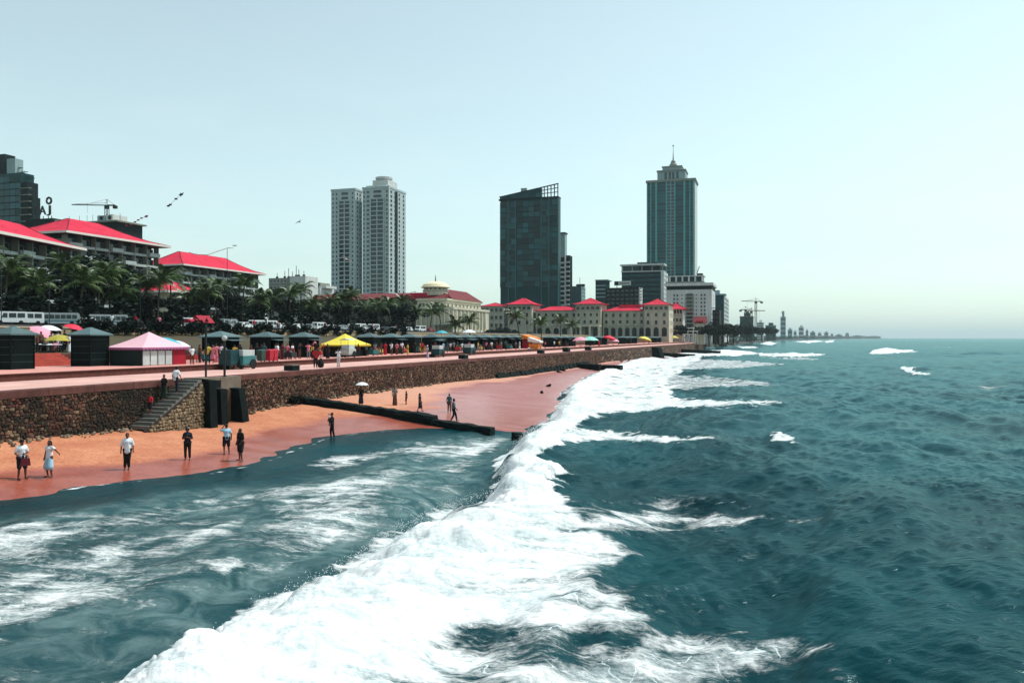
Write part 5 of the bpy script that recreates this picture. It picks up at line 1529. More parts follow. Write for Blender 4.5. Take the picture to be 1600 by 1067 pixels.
# ------------------------------------------------------------------ kiosks
M_kio = mat('kiosk_dark_board', (7,19,20), 0.7, 0.25, 0.8, rnd=0.3, spec=0.08)
M_kroof = mat('kiosk_roof_sheet', (74,96,98), 0.6, 0.2, 0.8, rnd=0.2)
M_kin = mat('kiosk_shelf_goods', (120,92,70), 0.7, 0.6, 9.0)
M_seam = mat('kiosk_seam', (38,56,56), 0.7)
def kiosk_proto(open_):
    P = Proto(); w, h = 1.25, 2.3
    r = MB().add([(-1.6,-1.6,h),(1.6,-1.6,h),(1.6,1.6,h),(-1.6,1.6,h),(-1.6,-1.6,h+.1),(1.6,-1.6,h+.1),(1.6,1.6,h+.1),(-1.6,1.6,h+.1),(-.12,-.12,h+.62),(.12,-.12,h+.62),(.12,.12,h+.62),(-.12,.12,h+.62)],
        [(3,2,1,0),(0,1,5,4),(1,2,6,5),(2,3,7,6),(3,0,4,7),(4,5,9,8),(5,6,10,9),(6,7,11,10),(7,4,8,11),(8,9,10,11)])
    if open_:
        P.add('wall', MB().box(-w,w,-w,-w+.08,0,h).box(-w,-w+.08,-w+.08,w,0,h).box(-w+.08,w,w-.08,w,0,h).box(w-.08,w,-w+.08,w-.08,0,.95).box(w-.08,w,-w+.08,w-.08,2.05,h).box(-w+.08,w-.08,-w+.08,w-.08,0,.06).mesh('wall', M_kio))
        P.add('counter', MB().box(w-.5,w+.35,-w+.1,w-.1,.951,1.02).mesh('counter', M_seam))
        P.add('awning', MB().hexa([(w,-w,2.08),(w+1.0,-w,1.98),(w+1.0,w,1.98),(w,w,2.08),(w,-w,2.12),(w+1.0,-w,2.02),(w+1.0,w,2.02),(w,w,2.12)]).mesh('awning', M_kroof))
        sh = P.add('shelf', MB().box(-w+.1,-w+.45,-w+.1,w-.1,1.2,1.24).box(-w+.1,-w+.45,-w+.1,w-.1,1.6,1.64).mesh('shelf', M_seam))
        g = MB(); rr2 = random.Random(4)
        for z in (1.241,1.641):
            for i in range(9): g.box(-w+.15,-w+.4,-w+.2+i*.24,-w+.36+i*.24,z,z+rr2.uniform(.15,.3))
        P.add('goods', g.mesh('goods', M_kin), par=sh)
    else:
        P.add('wall', MB().box(-w,w,-w,w,0,h).mesh('wall', M_kio))
        s = MB()
        for z in (.5,1.0,1.5,2.0): s.box(w,w+.03,-w+.05,w-.05,z-.02,z+.02).box(-w+.05,w-.05,-w-.03,-w,z-.02,z+.02)
        P.add('board_seam', s.mesh('board_seam', M_seam))
        P.add('hatch', MB().box(w+.005,w+.06,-w+.25,w-.25,1.05,1.95).mesh('hatch', M_kio))
    P.add('roof', r.mesh('roof', M_kroof))
    for a in (-1,1):
        for b_ in (-1,1): P.add('corner_post', MB().box(a*(w+.005)-.06,a*(w+.005)+.06,b_*(w+.005)-.06,b_*(w+.005)+.06,0,h-.01).mesh('corner_post', M_kio))
    return P
KC, KO = kiosk_proto(False), kiosk_proto(True)
ki = 0
KPX = [(20,0),(141,0),(345,1),(417,1),(475,1),(577,0),(611,1),(641,0),(675,1),(705,1),(727,1),(743,1),(758,1),(774,0),(788,1),(801,1),(814,0),(858,1),(869,0),(880,1),(891,0),(922,1),(933,0),(942,1),(972,1),(981,0),(990,1),(1022,1),(1029,0),(1036,1),(1043,1)]
for i, (px, op) in enumerate(KPX):
    p_ = place_d(px, -15.0, 4.25)
    if px < 100: lab = 'closed dark board kiosk cut by the left edge of the picture'
    elif px < 200: lab = 'closed dark board kiosk between the red steps and the pink tent'
    elif px < 490: lab = f'open dark kiosk with grey pyramid roof, {ORD[i-2]} between the pink and yellow tents'
    elif px < 820: lab = f'{"open" if op else "closed"} dark kiosk, {ORD[i-5]} in the row between yellow tent and orange stall'
    else: lab = f'{"open" if op else "closed"} small dark kiosk, {ORD[i-17]} in the row beyond the orange stall'
    (KO if op else KC).spawn('kiosk', lab, 'kiosk', p_, RZ, 'dark kiosks along the promenade', sc=(0.95,0.95,1.0) if px > 300 else (0.74,0.74,1.06))

# ------------------------------------------------------------------ tents
def tent(label, px, py_base, px_l, px_r, py_eave, py_peak, mroof, d, walls, ov=0.25, valance=None):
    x, y = on_d(px, d); zb = 4.262
    b = Bld('market_tent', label, px, y, zb, cat='tent'); b.x = x
    W, Dp = b.fx(px_l), b.fy(px_r); ze, zp = b.z(py_eave), b.z(py_peak)
    c = (W/2, Dp/2, zp)
    e = [(W-ov,-ov,ze),(ov,-ov,ze),(ov,Dp+ov,ze),(W-ov,Dp+ov,ze)]
    mb = MB(); n = 6; vs = []; fs = []
    for k in range(n+1):
        f = k/n; sag = -0.10*sin(pi*f)
        for q in e: vs.append((q[0]+(c[0]-q[0])*f, q[1]+(c[1]-q[1])*f, q[2]+(zp-q[2])*f+sag))
    for k in range(n):
        for i in range(4): j = (i+1) % 4; fs.append((k*4+i, k*4+j, k*4+4+j, k*4+4+i))
    mb.add(vs, fs); rf = mb.build('canopy', mroof, b.root)
    va = MB()
    for i in range(4):
        p0, p1 = Vector(e[i]), Vector(e[(i+1) % 4]); n = 14
        for q in range(n):
            a_, b_ = p0.lerp(p1, q/n), p0.lerp(p1, (q+1)/n); m_ = (a_+b_)/2
            va.add([a_, b_, b_-Vector((0,0,.13)), m_-Vector((0,0,.24)), a_-Vector((0,0,.13))], [(0,1,2,3,4)])
    va.build('valance', valance or mroof, rf)
    for q in ((W,0),(0,0),(0,Dp),(W,Dp)): MB().tube([(q[0],q[1],0),(q[0],q[1],ze)],.04,6).build('pole', M_metal, b.root)
    walls(b, W, Dp, ze)
    return b
M_pinkc = mat('pale_pink_canvas', (214,170,180), 0.75, 0.06, 0.8)
M_mauve = mat('mauve_valance', (150,92,130), 0.8, 0.1, 1.0)
M_redc = mat('crimson_canvas', (150,16,40), 0.75, 0.15, 1.5)
M_dgreen = mat('dark_green_canvas', (14,36,36), 0.75, 0.2, 1.0)
M_clear = mat('pale_plastic_sheet', (176,186,184), 0.4, 0.15, 1.2, spec=0.4)
def pink_walls(b, W, Dp, ze):
    MB().box(W,-.06,-.02,.03,0,ze-.05).build('side_panel', M_dgreen, b.root)
    f = Dp*0.68
    for i in range(4):
        w_ = f/4; MB().box(-.02,.03,i*w_+.06,(i+1)*w_-.06,.03,ze-.28).build('clear_panel', M_clear, b.root)
    MB().box(-.025,.02,0.02,f,ze-.27,ze-.05).build('header', M_dgreen, b.root)
    MB().box(-.02,.03,f+.05,Dp,0,ze-.1).build('red_panel', M_redc, b.root)
    MB().box(W,-.1,Dp-.05,Dp,0,ze-.1).build('side_panel', M_dgreen, b.root)
tent('pale pink peaked tent with clear side panels and red end panel', 222, 572, 172, 290, 543, 518, M_pinkc, -10.9, pink_walls, valance=M_mauve)
M_yell = mat('yellow_canvas', (214,196,70), 0.75, 0.08, 0.8)
M_yellv = mat('deep_yellow_valance', (170,142,20), 0.8, 0.1, 1.0)
def yel_walls(b, W, Dp, ze):
    MB().box(W+.1,-.1,Dp-.1,Dp-.04,0,ze-.2).build('back_panel', M_dgreen, b.root)
    MB().box(W+.02,W+.08,.2,Dp-.2,0,ze-.2).build('back_panel', M_dgreen, b.root)
    MB().box(W*.75,-.35,.5,.95,.0,.8).build('counter', M_dgreen, b.root)
    MB().box(-.62,-.35,1.2,Dp-.6,.0,.8).build('counter', M_dgreen, b.root)
tent('bright yellow peaked tent with scalloped edge over a dark stall', 541, 560, 503, 574, 539, 521, M_yell, -10.6, yel_walls, ov=0.35, valance=M_yellv)
M_orng = mat('orange_board', (206,120,44), 0.7, 0.2, 1.5)
def stall(label, px, d, w, h, m1, m2):
    P = thing('market_stall', label, 'stall', place_d(px, d, 4.25 if d < -7.8 else 3.8), RZ)
    MB().box(-1,1,-w/2,w/2,0,1.0).build('counter', m2, P)
    MB().hexa([(-1.2,-w/2,h),(1.4,-w/2,h-.25),(1.4,w/2,h-.25),(-1.2,w/2,h),(-1.2,-w/2,h+.9),(1.4,-w/2,h+.1),(1.4,w/2,h+.1),(-1.2,w/2,h+.9)]).build('canopy', m1, P)
    for a in (-.95,.95):
        for b_ in (-w/2+.1,w/2-.1): MB().tube([(a,b_,1.0),(a,b_,h-.1)],.05,6).build('post', M_metal, P)
    MB().box(-.9,-.8,-w/2+.1,w/2-.1,1.0,h-.05).build('back_board', m2, P)
stall('orange topped food stall breaking the row of dark kiosks', 829, -12.5, 6.0, 2.1, M_orng, M_redc)
stall('small white and red snack stall in front of the orange topped stall', 836, -8.8, 2.4, 1.5, mat('white_canvas', (214,206,200), 0.7, 0.05), M_orng)

M_uw = mat('white_umbrella_cloth', (216,220,222), 0.7, 0.05, 2.0); M_ub = mat('turquoise_umbrella_cloth', (60,160,176), 0.7, 0.15, 2.0)
M_ur = mat('red_umbrella_cloth', (212,44,70), 0.7, 0.1, 2.0); M_uy = mat('yellow_umbrella_cloth', (214,204,96), 0.7, 0.1, 2.0); M_up = mat('pink_umbrella_cloth', (224,150,170), 0.7, 0.1, 2.0)
M_ug = mat('mint_umbrella_cloth', (140,206,190), 0.7, 0.1, 2.0); M_uk = mat('grey_umbrella_cloth', (90,100,104), 0.7, 0.1, 2.0)
def umbrella_mesh(r, h):
    mb = MB(); n = 8; rings = 5; vs = [(0,0,h)]; fs = []
    for k in range(1, rings+1):
        f = k/rings
        for i in range(n*2):
            an = pi*i/n; rr_ = r*f*(1.0 if i % 2 == 0 else 0.93); vs.append((rr_*cos(an), rr_*sin(an), h-0.42*r*f*f-(0 if i % 2 == 0 else -.03*r*f)))
    N2 = n*2
    for i in range(N2): fs.append((0, 1+i, 1+(i+1) % N2))
    for k in range(rings-1):
        for i in range(N2): a_ = 1+k*N2+i; b_ = 1+k*N2+(i+1) % N2; fs.append((a_, a_+N2, b_+N2, b_))
    return mb.add(vs, fs)
def parasol(label, px, d, m, r=1.5, h=2.3, z=None, tilt=(0,0), loc=None):
    t = thing('parasol', label, 'umbrella', loc or place_d(px, d, lawn_z(d) if z is None else z), 0.3, 'parasols of the stalls')
    t.rotation_euler = (tilt[0], tilt[1], 0.3)
    umbrella_mesh(r, h).build('canopy', m, t); MB().tube([(0,0,0),(0,0,h-.02)],.03,6).build('pole', M_metal, t)
    MB().lathe([(.3,0),(.3,.08),(.06,.14)],10).build('base', M_metal, t)
parasol('turquoise parasol behind the right corner of the pink tent', 254, -18, M_ub, 1.9, 2.3)
parasol('pale turquoise parasol just right of the bright turquoise one', 273, -19, M_uw, 1.5, 2.0)
parasol('small tilted pink parasol above the red steps', 52, -26, M_up, 1.1, 2.1, tilt=(0.2,0.5))
parasol('white parasol over the tables above the red steps', 75, -27, M_uw, 1.2, 2.0)
parasol('yellow green parasol low over the tables above the red steps', 93, -23, mat('olive_umbrella_cloth', (160,150,60), 0.7, 0.15, 2.0), 1.3, 1.5)
parasol('red parasol at the right of the tables above the red steps', 106, -27, M_ur, 1.0, 2.2, tilt=(0,.3))
parasol('pink half of the paired parasols far along the promenade', 907, -10.5, M_up, 2.1, 2.5, tilt=(0,-.1))
parasol('mint half of the paired parasols far along the promenade', 922, -11.5, M_ug, 2.6, 2.6)
parasol('red parasol far along the promenade left of the yellow one', 950, -11, M_ur, 2.2, 3.0, tilt=(0,.25))
parasol('small pink parasol at the foot of the far red parasol', 958, -9.5, M_up, 2.0, 2.0)
parasol('yellow parasol far along the promenade before the buttress', 1006, -11, M_uy, 3.0, 2.8, tilt=(0,.3))
parasol('pale yellow parasol at the far end of the kiosk row', 1052, -12, M_uy, 3.2, 3.4)
parasol('turquoise parasol beside the domed building porch trees', 690, -24, M_ub, 1.3, 2.6)
parasol('white awning parasol in front of the domed building', 733, -28, M_uw, 1.7, 2.6)

# red steps between the first two kiosks
rs_ = thing('red_steps', 'flight of worn red steps between the two left kiosks', 'steps', (X0,0,0), RZ)
M_redst = mat('red_stone_steps', (168,76,64), 0.85, 0.25, 1.5, world=True)
sA = to_sd(*on_d(40,-18.5))[0]; sB = to_sd(*on_d(113,-18.5))[0]
for i in range(6):
    MB().box(-20.05, -17.9-i*0.36, sA, sB, 4.25+i*0.165+.001, 4.25+(i+1)*0.165-(0 if i == 5 else .0)).build('step', M_redst, rs_)

# ------------------------------------------------------------------ carts, bins, boxes, posts
M_tealp = mat('teal_cart_paint', (52,108,110), 0.5, 0.15, 1.5); M_dteal = mat('dark_teal_paint', (16,58,62), 0.5, 0.2, 1.5)
M_rub_ = mat('tyre_rubber', (18,20,20), 0.8); M_rim = mat('wheel_rim', (150,150,148), 0.4, 0.1, 3, metal=0.5)
def wheel_parts(r, w):
    ty = MB().lathe([(r*.7,-w/2),(r*.96,-w/2),(r,-w*.3),(r,w*.3),(r*.96,w/2),(r*.7,w/2)],16).mesh('tyre', M_rub_)
    rm = MB().lathe([(.02,-w*.45),(r*.72,-w*.42),(r*.72,w*.42),(.02,w*.45)],12).mesh('rim', M_rim)
    return ty, rm
def add_wheel(P, r, w, loc, rot):
    ty, rm = wheel_parts(r, w); i = P.add('wheel', ty, loc, rot); P.add('rim', rm, par=i)
def cart(label, px, d, m, roof=True, sc=1.0, rz=0.0, glass=None):
    P = Proto()
    P.add('body', MB().box(-.55,.55,-.8,.8,.45,1.0).hexa([(-.5,-.75,.3),(.5,-.75,.3),(.5,.75,.3),(-.5,.75,.3),(-.55,-.8,.449),(.55,-.8,.449),(.55,.8,.449),(-.55,.8,.449)]).mesh('body', m))
    P.add('display_case', MB().box(-.45,.45,-.7,.7,1.003,1.45).mesh('display_case', glass or M_clear))
    if roof:
        for a in (-.5,.5):
            for b_ in (-.75,.75): P.add('post', MB().tube([(a,b_,1.0),(a,b_,2.0)],.02,5).mesh('post', M_metal))
        P.add('roof', MB().add([(-.7,-.95,2.0),(.7,-.95,2.0),(.7,.95,2.0),(-.7,.95,2.0),(0,-.95,2.18),(0,.95,2.18)],[(0,1,4),(1,2,5,4),(2,3,5),(3,0,4,5),(3,2,1,0)]).mesh('roof', m))
    P.add('handle', MB().tube([(.3,-.8,.9),(.3,-1.3,.95),(-.3,-1.3,.95),(-.3,-.8,.9)],.02,5).mesh('handle', M_metal))
    for a in (-.6,.6): add_wheel(P, .38, .06, (a,.35,.38), (0,pi/2,0))
    P.add('leg', MB().box(-.4,-.34,-.72,-.66,0,.46).mesh('leg', M_metal)); P.add('leg', MB().box(.34,.4,-.72,-.66,0,.46).mesh('leg', M_metal))
    P.spawn('food_cart', label, 'food cart', place_d(px, d, 4.26 if d < -7.8 else 3.8), RZ+rz, 'food carts on the promenade', sc=sc)
cart('pale teal pushcart with spoked wheel in front of the first open kiosks', 381, -6.6, M_tealp, False, 1.15)
cart('dark teal boxy cart beside the pale teal pushcart', 362, -7.0, M_dteal, False, 1.15, glass=M_dteal)
cart('white pushcart with dark wheel under the yellow tent', 544, -8.9, mat('cart_white', (170,176,172), 0.6, 0.15, 2), True, 1.0)
cart('dark teal cart with glass panes beside the woman in a pale dress', 684, -7.0, M_dteal, True, 1.15)
cart('small dark cart further along the kiosk row past the teal glass cart', 733, -7.6, M_dteal, True, 1.2)
def bin_(label, px, d, m):
    t = thing('litter_bin', label, 'bin', place_d(px, d, 4.262 if d < -7.8 else 3.8), RZ, 'bins by the kiosks')
    MB().hexa([(-.24,-.26,.08),(.24,-.26,.08),(.24,.26,.08),(-.24,.26,.08),(-.3,-.33,1.0),(.3,-.33,1.0),(.3,.33,1.0),(-.3,.33,1.0)]).build('body', m, t)
    MB().hexa([(-.33,-.36,1.002),(.33,-.36,1.002),(.33,.36,1.002),(-.33,.36,1.002),(-.28,-.3,1.1),(.28,-.3,1.1),(.28,.3,1.16),(-.28,.3,1.16)]).build('lid', m, t)
    for a in (-.2,.2): MB().lathe([(.1,-.03),(.1,.03)],8).build('wheel', M_rub_, t, (a,.28,.1), (0,pi/2,0))
bin_('green wheeled bin left of the two red bins', 408, -8.6, mat('bin_green', (40,70,62), 0.5))
bin_('left one of the two red wheeled bins', 421, -8.5, mat('bin_red', (176,28,52), 0.5))
bin_('right one of the two red wheeled bins', 428, -8.7, mat('bin_red', (176,28,52), 0.5))
def block(label, px, w, l, h, m, d=-.9):
    t = thing('seat_block', label, 'block', place_d(px, d, 3.80), RZ)
    MB().box(-w/2,w/2,-l/2,l/2,0,h*.8).build('base', m, t); MB().box(-w/2-.05,w/2+.05,-l/2-.05,l/2+.05,h*.8,h).build('top', M_conc, t)
block('dark box on the promenade edge left of the balloon seller', 456, .8, 1.1, .5, M_dark)
block('dark box on the promenade edge past the woman in a pale dress', 724, .9, 1.3, .6, M_dark)
block('dark box on the promenade edge near the orange stall', 845, 1.0, 1.4, .7, M_dark)
block('dark box on the far promenade edge near the paired parasols', 885, 1.2, 1.6, .9, M_dark)
block('small dark box on the far promenade edge before the red parasol', 919, 1.2, 1.6, .9, M_dark)
t = thing('metal_post', 'tall dark metal post on the landing above the buttress fins', 'post', sd(57.2,.35,3.79))
MB().tube([(0,0,0),(0,0,3.5)],.075,8).build('shaft', M_metal, t); MB().lathe([(.14,0),(.14,.04)],8).build('foot_plate', M_metal, t); MB().lathe([(.09,0),(.05,.1)],8,(0,0,3.5)).build('cap', M_metal, t)
t = thing('bollard_lamp', 'dark lamp post with pale globe on the landing above the fins', 'lamp post', sd(58.9,.55,3.79))
MB().tube([(0,0,0),(0,0,2.5)],.085,8).build('shaft', M_metal, t); MB().lathe([(.03,-.2),(.17,-.1),(.2,.02),(.15,.15),(.03,.2)],10,(0,0,2.68)).build('globe', M_clear, t); MB().lathe([(.15,0),(.15,.04)],8).build('foot_plate', M_metal, t)

def lamp_post(label, px, d, h, arm=1.2, curved=False):
    t = thing('street_lamp', label, 'street lamp', place_d(px, d, lawn_z(d)), RZ, 'street lamps along the road')
    MB().tube([(0,0,0),(0,0,h*.5),(0,0,h)],[.055,.045,.035],8).build('pole', M_metal, t)
    if curved: 
        MB().tube([(0,-8.5,h-1.6),(0,-7,h-1.75),(0,-4.5,h-1.55),(0,-2,h-.7),(0,0,h-.05),(0,1.4,h+.1)],[.05,.07,.08,.08,.08,.05],6).build('arm', M_rim, t)
    else: MB().tube([(0,0,h-.05),(arm*.5,0,h+.25),(arm,0,h+.3)],.04,6).build('arm', M_rim, t)
    MB().box(arm-.1,arm+.45,-.12,.12,h+.2,h+.33).build('lamp_head', M_rim, t)
lamp_post('slim street lamp standing left of the first white van', 2, -43, 7)
lamp_post('slim street lamp in front of the first white bus', 77, -43, 5.0)
lamp_post('tall street lamp in front of the small pink pavilion roof', 219, -42.5, 7.5)
lamp_post('mast with a long sagging curved arm before the far pink roofed wing', 355, -42.5, 12.5, curved=True)
lamp_post('slim street lamp rising behind the yellow tent', 555, -42.5, 9.5)
lamp_post('slim street lamp left of the domed building', 640, -42.5, 9)

# goods tables and stacked crates between the kiosks
M_crate = [mat('crate_red', (150,40,44), 0.7, 0.2, 3), mat('crate_teal', (40,96,98), 0.7, 0.2, 3), mat('crate_straw', (176,148,92), 0.7, 0.2, 3), mat('crate_dark', (34,34,36), 0.7, 0.2, 3)]
gi = 0
for i, (px, d) in enumerate([(300,-13),(318,-13.2),(372,-12.5),(388,-13.5),(396,-12.0),(438,-12.8),(446,-13.4),(454,-10.5),(497,-12),(583,-10.2),(592,-12.6),(624,-11),(630,-12.8),(655,-13),(664,-12.2),(694,-11.6),(716,-11.2),(740,-10.6),(751,-11.5),(766,-11.0),(781,-11.8),(796,-11.0)]):
    t = thing('goods_table', f'low table of goods by the kiosks, {ORD[i]} from the left along the promenade', 'table', place_d(px, d, 4.26), RZ+(i % 3)*.2, 'goods tables between the kiosks')
    MB().box(-.4,.4,-.7,.7,.70,.75).build('top', M_crate[(i+2) % 4], t)
    MB().add([(-.41,-.71,.755),(.41,-.71,.755),(.41,.71,.755),(-.41,.71,.755),(-.43,-.74,.25),(.43,-.74,.28),(.43,.74,.24),(-.43,.74,.27)],[(0,1,5,4),(1,2,6,5),(2,3,7,6),(3,0,4,7)]).build('cloth', M_crate[i % 4], t)
    for a in (-.34,.34):
        for b_ in (-.6,.6): MB().box(a-.03,a+.03,b_-.03,b_+.03,0,.7).build('leg', M_metal, t)
    for k in range(6):
        rr2 = random.Random(i*9+k); x_, y_ = rr2.uniform(-.25,.25), -.55+k*.2; h_ = rr2.uniform(.1,.42)
        MB().box(x_-.09,x_+.09,y_-.08,y_+.08,.756,.756+h_).build('goods', M_crate[(i+k) % 4], t)

# ------------------------------------------------------------------ vehicles
M_vw = mat('white_car_paint', (214,218,218), 0.35, 0.03, 1.0, spec=0.5); M_vd = mat('dark_car_paint', (28,34,40), 0.3, 0.05, 1.0, spec=0.5)
M_vs = mat('silver_car_paint', (150,156,158), 0.35, 0.03, 1.0, spec=0.5, metal=0.3); M_vr = mat('red_car_paint', (130,22,34), 0.35, 0.05, 1.0, spec=0.5)
M_lamp = mat('headlamp_glass', (206,206,196), 0.2, 0.05, 1); M_tail = mat('tail_lamp', (140,16,20), 0.3); M_blue = mat('blue_stripe', (60,120,130), 0.5)
def swept(prof, w, mi=0, tumble=.0):
    """side profile (y, z) swept across the width, the upper part leaning in"""
    mb = MB(); n = len(prof); zs = [z for _, z in prof]; zm = max(zs); zl_ = min(zs)
    f = lambda z: 1-tumble*max(0, (z-(zl_+zm)/2)/(zm-zl_)*2)
    vs = [(-w/2*f(z), y, z) for y, z in prof]+[(w/2*f(z), y, z) for y, z in prof]
    fs = [tuple(range(n)), tuple(range(2*n-1, n-1, -1))]+[((i+1) % n, i, n+i, n+(i+1) % n) for i in range(n)]
    return mb.add(vs, fs)
def vehicle(kind, paint):
    P = Proto()
    if kind == 'van':
        L_, w, h = 4.6, 1.75, 2.05
        body = [(-2.3,.35),(2.25,.35),(2.3,.8),(2.1,1.05),(1.55,1.9),(1.3,h),(-2.1,h),(-2.28,1.9),(-2.3,.8)]
        wins = [(1.25,1.1,.45,1.8),(.25,1.1,-.75,1.8),(-.9,1.1,-1.95,1.8)]; ws = [(2.06,1.12),(1.57,1.86)]; wy = 1.4; wr = .33
    elif kind == 'bus':
        L_, w, h = 8.6, 2.3, 2.85
        body = [(-4.3,.4),(4.25,.4),(4.3,1.2),(4.15,2.5),(3.9,h),(-4.1,h),(-4.3,2.6)]
        wins = [(3.6-i*1.12,1.5,2.62-i*1.12,2.4) for i in range(7)]; ws = [(4.29,1.35),(4.15,2.48)]; wy = 2.6; wr = .48
    else:
        L_, w, h = 4.3, 1.7, 1.48
        body = [(-2.15,.3),(2.1,.3),(2.15,.65),(1.2,.9),(.45,h-.04),(.2,h),(-1.1,h),(-1.35,h-.06),(-1.9,.98),(-2.15,.9)]
        wins = [(.75,.95,.1,1.36),(0.0,.95,-.95,1.36)]; ws = [(1.14,.96),(.47,h-.09)]; wy = 1.32; wr = .31
    tb = .06 if kind != 'bus' else .02
    P.add('body', swept(body, w, tumble=tb).mesh('body', paint))
    for (a, z0, b_, z1) in wins:
        for sx in (-1,1):
            x0 = sx*(w/2+.008); x1 = sx*(w/2*(1-tb*1.0)+.012)
            P.add('side_window', MB().add([(x0,a,z0),(x0,b_,z0),(x1,b_,z1),(x1,a-(.25 if kind != 'bus' and a > .5 else 0),z1),(x0*.97,a,z0),(x0*.97,b_,z0),(x1*.97,b_,z1),(x1*.97,a-(.25 if kind != 'bus' and a > .5 else 0),z1)],[(0,1,2,3),(7,6,5,4),(0,4,5,1),(1,5,6,2),(2,6,7,3),(3,7,4,0)]).mesh('side_window', M_glass))
    (y0, z0), (y1, z1) = ws; ww = w*.44
    P.add('windscreen', MB().hexa([(-ww,y0+.015,z0),(ww,y0+.015,z0),(ww,y0-.03,z0),(-ww,y0-.03,z0),(-ww*.95,y1+.02,z1),(ww*.95,y1+.02,z1),(ww*.95,y1-.03,z1),(-ww*.95,y1-.03,z1)]).mesh('windscreen', M_glass))
    yb = min(p[0] for p in body)
    P.add('rear_window', MB().box(-ww*.9,ww*.9,yb-.012,yb+.05,h*.60,h*.86).mesh('rear_window', M_glass) if kind != 'car' else MB().hexa([(-ww*.9,-1.93,1.0),(ww*.9,-1.93,1.0),(ww*.9,-1.85,1.0),(-ww*.9,-1.85,1.0),(-ww*.85,-1.42,h-.1),(ww*.85,-1.42,h-.1),(ww*.85,-1.36,h-.12),(-ww*.85,-1.36,h-.12)]).mesh('rear_window', M_glass))
    yf = max(p[0] for p in body)
    for sx in (-1,1):
        P.add('headlight', MB().box(sx*w*.36-.14,sx*w*.36+.14,yf-.1,yf+.02,.62,.80).mesh('headlight', M_lamp))
        P.add('tail_light', MB().box(sx*w*.4-.08,sx*w*.4+.08,yb-.02,yb+.05,.7,1.0).mesh('tail_light', M_tail))
        for sy in (-1,1): add_wheel(P, wr, .2, (sx*(w/2-.09),sy*wy,wr), (0,pi/2,0))
    P.add('bumper', MB().box(-w*.48,w*.48,yf-.05,yf+.07,.34,.52).mesh('bumper', M_vd))
    if kind == 'bus': P.add('stripe', MB().box(-w/2-.012,-w/2-.004,-4.1,4.0,.9,1.15).box(w/2+.004,w/2+.012,-4.1,4.0,.9,1.15).mesh('stripe', M_blue))
    return P
VAN, BUS, CARW = vehicle('van', M_vw), vehicle('bus', mat('shaded_bus_paint', (168,174,174), 0.5, 0.1, 1.0)), vehicle('car', M_vw)  # greyed bus paint puts a little shade into the white
def veh(P, name, label, cat, px, d, rz, paint=None):
    p_ = place_d(px, d, lawn_z(d)+ (0 if d < -44 else .0))
    P.spawn(name, label, cat, p_, RZ+rz, 'vehicles parked along the road', {'body': paint} if paint else None, sc=.55 if cat == 'bus' else .74)
veh(VAN, 'parked_van', 'white van nearest the left edge, facing the sea wall', 'van', 15, -47.5, pi-.5)
veh(VAN, 'parked_van', 'white van with raked windscreen, second from the left edge', 'van', 42, -47.5, pi-.5)
veh(BUS, 'parked_bus', 'white bus with long window band left of the leafy palms', 'bus', 92, -47.5, -.75)
veh(BUS, 'parked_bus', 'white bus with teal stripe half hidden behind palms', 'bus', 170, -47.5, -.7)
cl = [(133,'car','white car between the two white buses',M_vw),(205,'car','dark car just right of the second bus',M_vd),(302,'van','white van behind the red canopy and palms',M_vw),(358,'van','pale van behind the mast with the curved arm',M_vs),(382,'car','white car right of the mast with the curved arm',M_vw),
      (404,'van','white van left of the broad white van under palms',M_vw),(419,'van','broad white van under the palms, right of a similar one',M_vw),(438,'car','white car directly right of the broad white van',M_vw),(468,'car','white car behind the third open kiosk',M_vw),(486,'car','silver car left of the yellow tent',M_vs),
      (500,'van','white van just left of the yellow tent peak',M_vw),(520,'car','white car behind the yellow tent peak',M_vw),(535,'car','silver car behind the right slope of the yellow tent',M_vs),(563,'van','white van right of the yellow tent by a lamp',M_vw),
      (583,'van','white van behind the first kiosk past the yellow tent',M_vw),(604,'car','dark car under the trees past the yellow tent',M_vd),(618,'car','silver car under the trees behind the kiosk row',M_vs),(640,'car','white car left of the domed building porch',M_vw),(657,'van','white van in front of the domed building',M_vw),(672,'car','red car in front of the domed building',M_vr)]
for px, k, lab, pm in cl:
    veh({'van':VAN,'car':CARW}[k], 'parked_'+k, lab, k, px, -46.5-(px % 3)*.4, pi+random.uniform(-.15,.15) if px % 2 else random.uniform(-.3,.3), pm)
for i, (px, lab) in enumerate([(316,'red pitched canopy under the trees left of the curved mast'),(303,'low red awning beside the red pitched canopy')]):
    t = thing('red_canopy', lab, 'canopy', place_d(px, -43.2+i, 7.72), RZ); t.scale = (.8,.8,.62)
    MB().add([(-1.5,-1.8,1.6),(1.5,-1.8,1.6),(1.5,1.8,1.6),(-1.5,1.8,1.6),(0,-1.8,3.4-i),(0,1.8,3.4-i)],[(0,1,4),(1,2,5,4),(2,3,5),(3,0,4,5),(3,2,1,0)]).build('canopy', M_redc, t)
    for a in (-1.4,1.4):
        for b_ in (-1.7,1.7): MB().tube([(a,b_,0),(a,b_,1.6)],.05,5).build('post', M_metal, t)

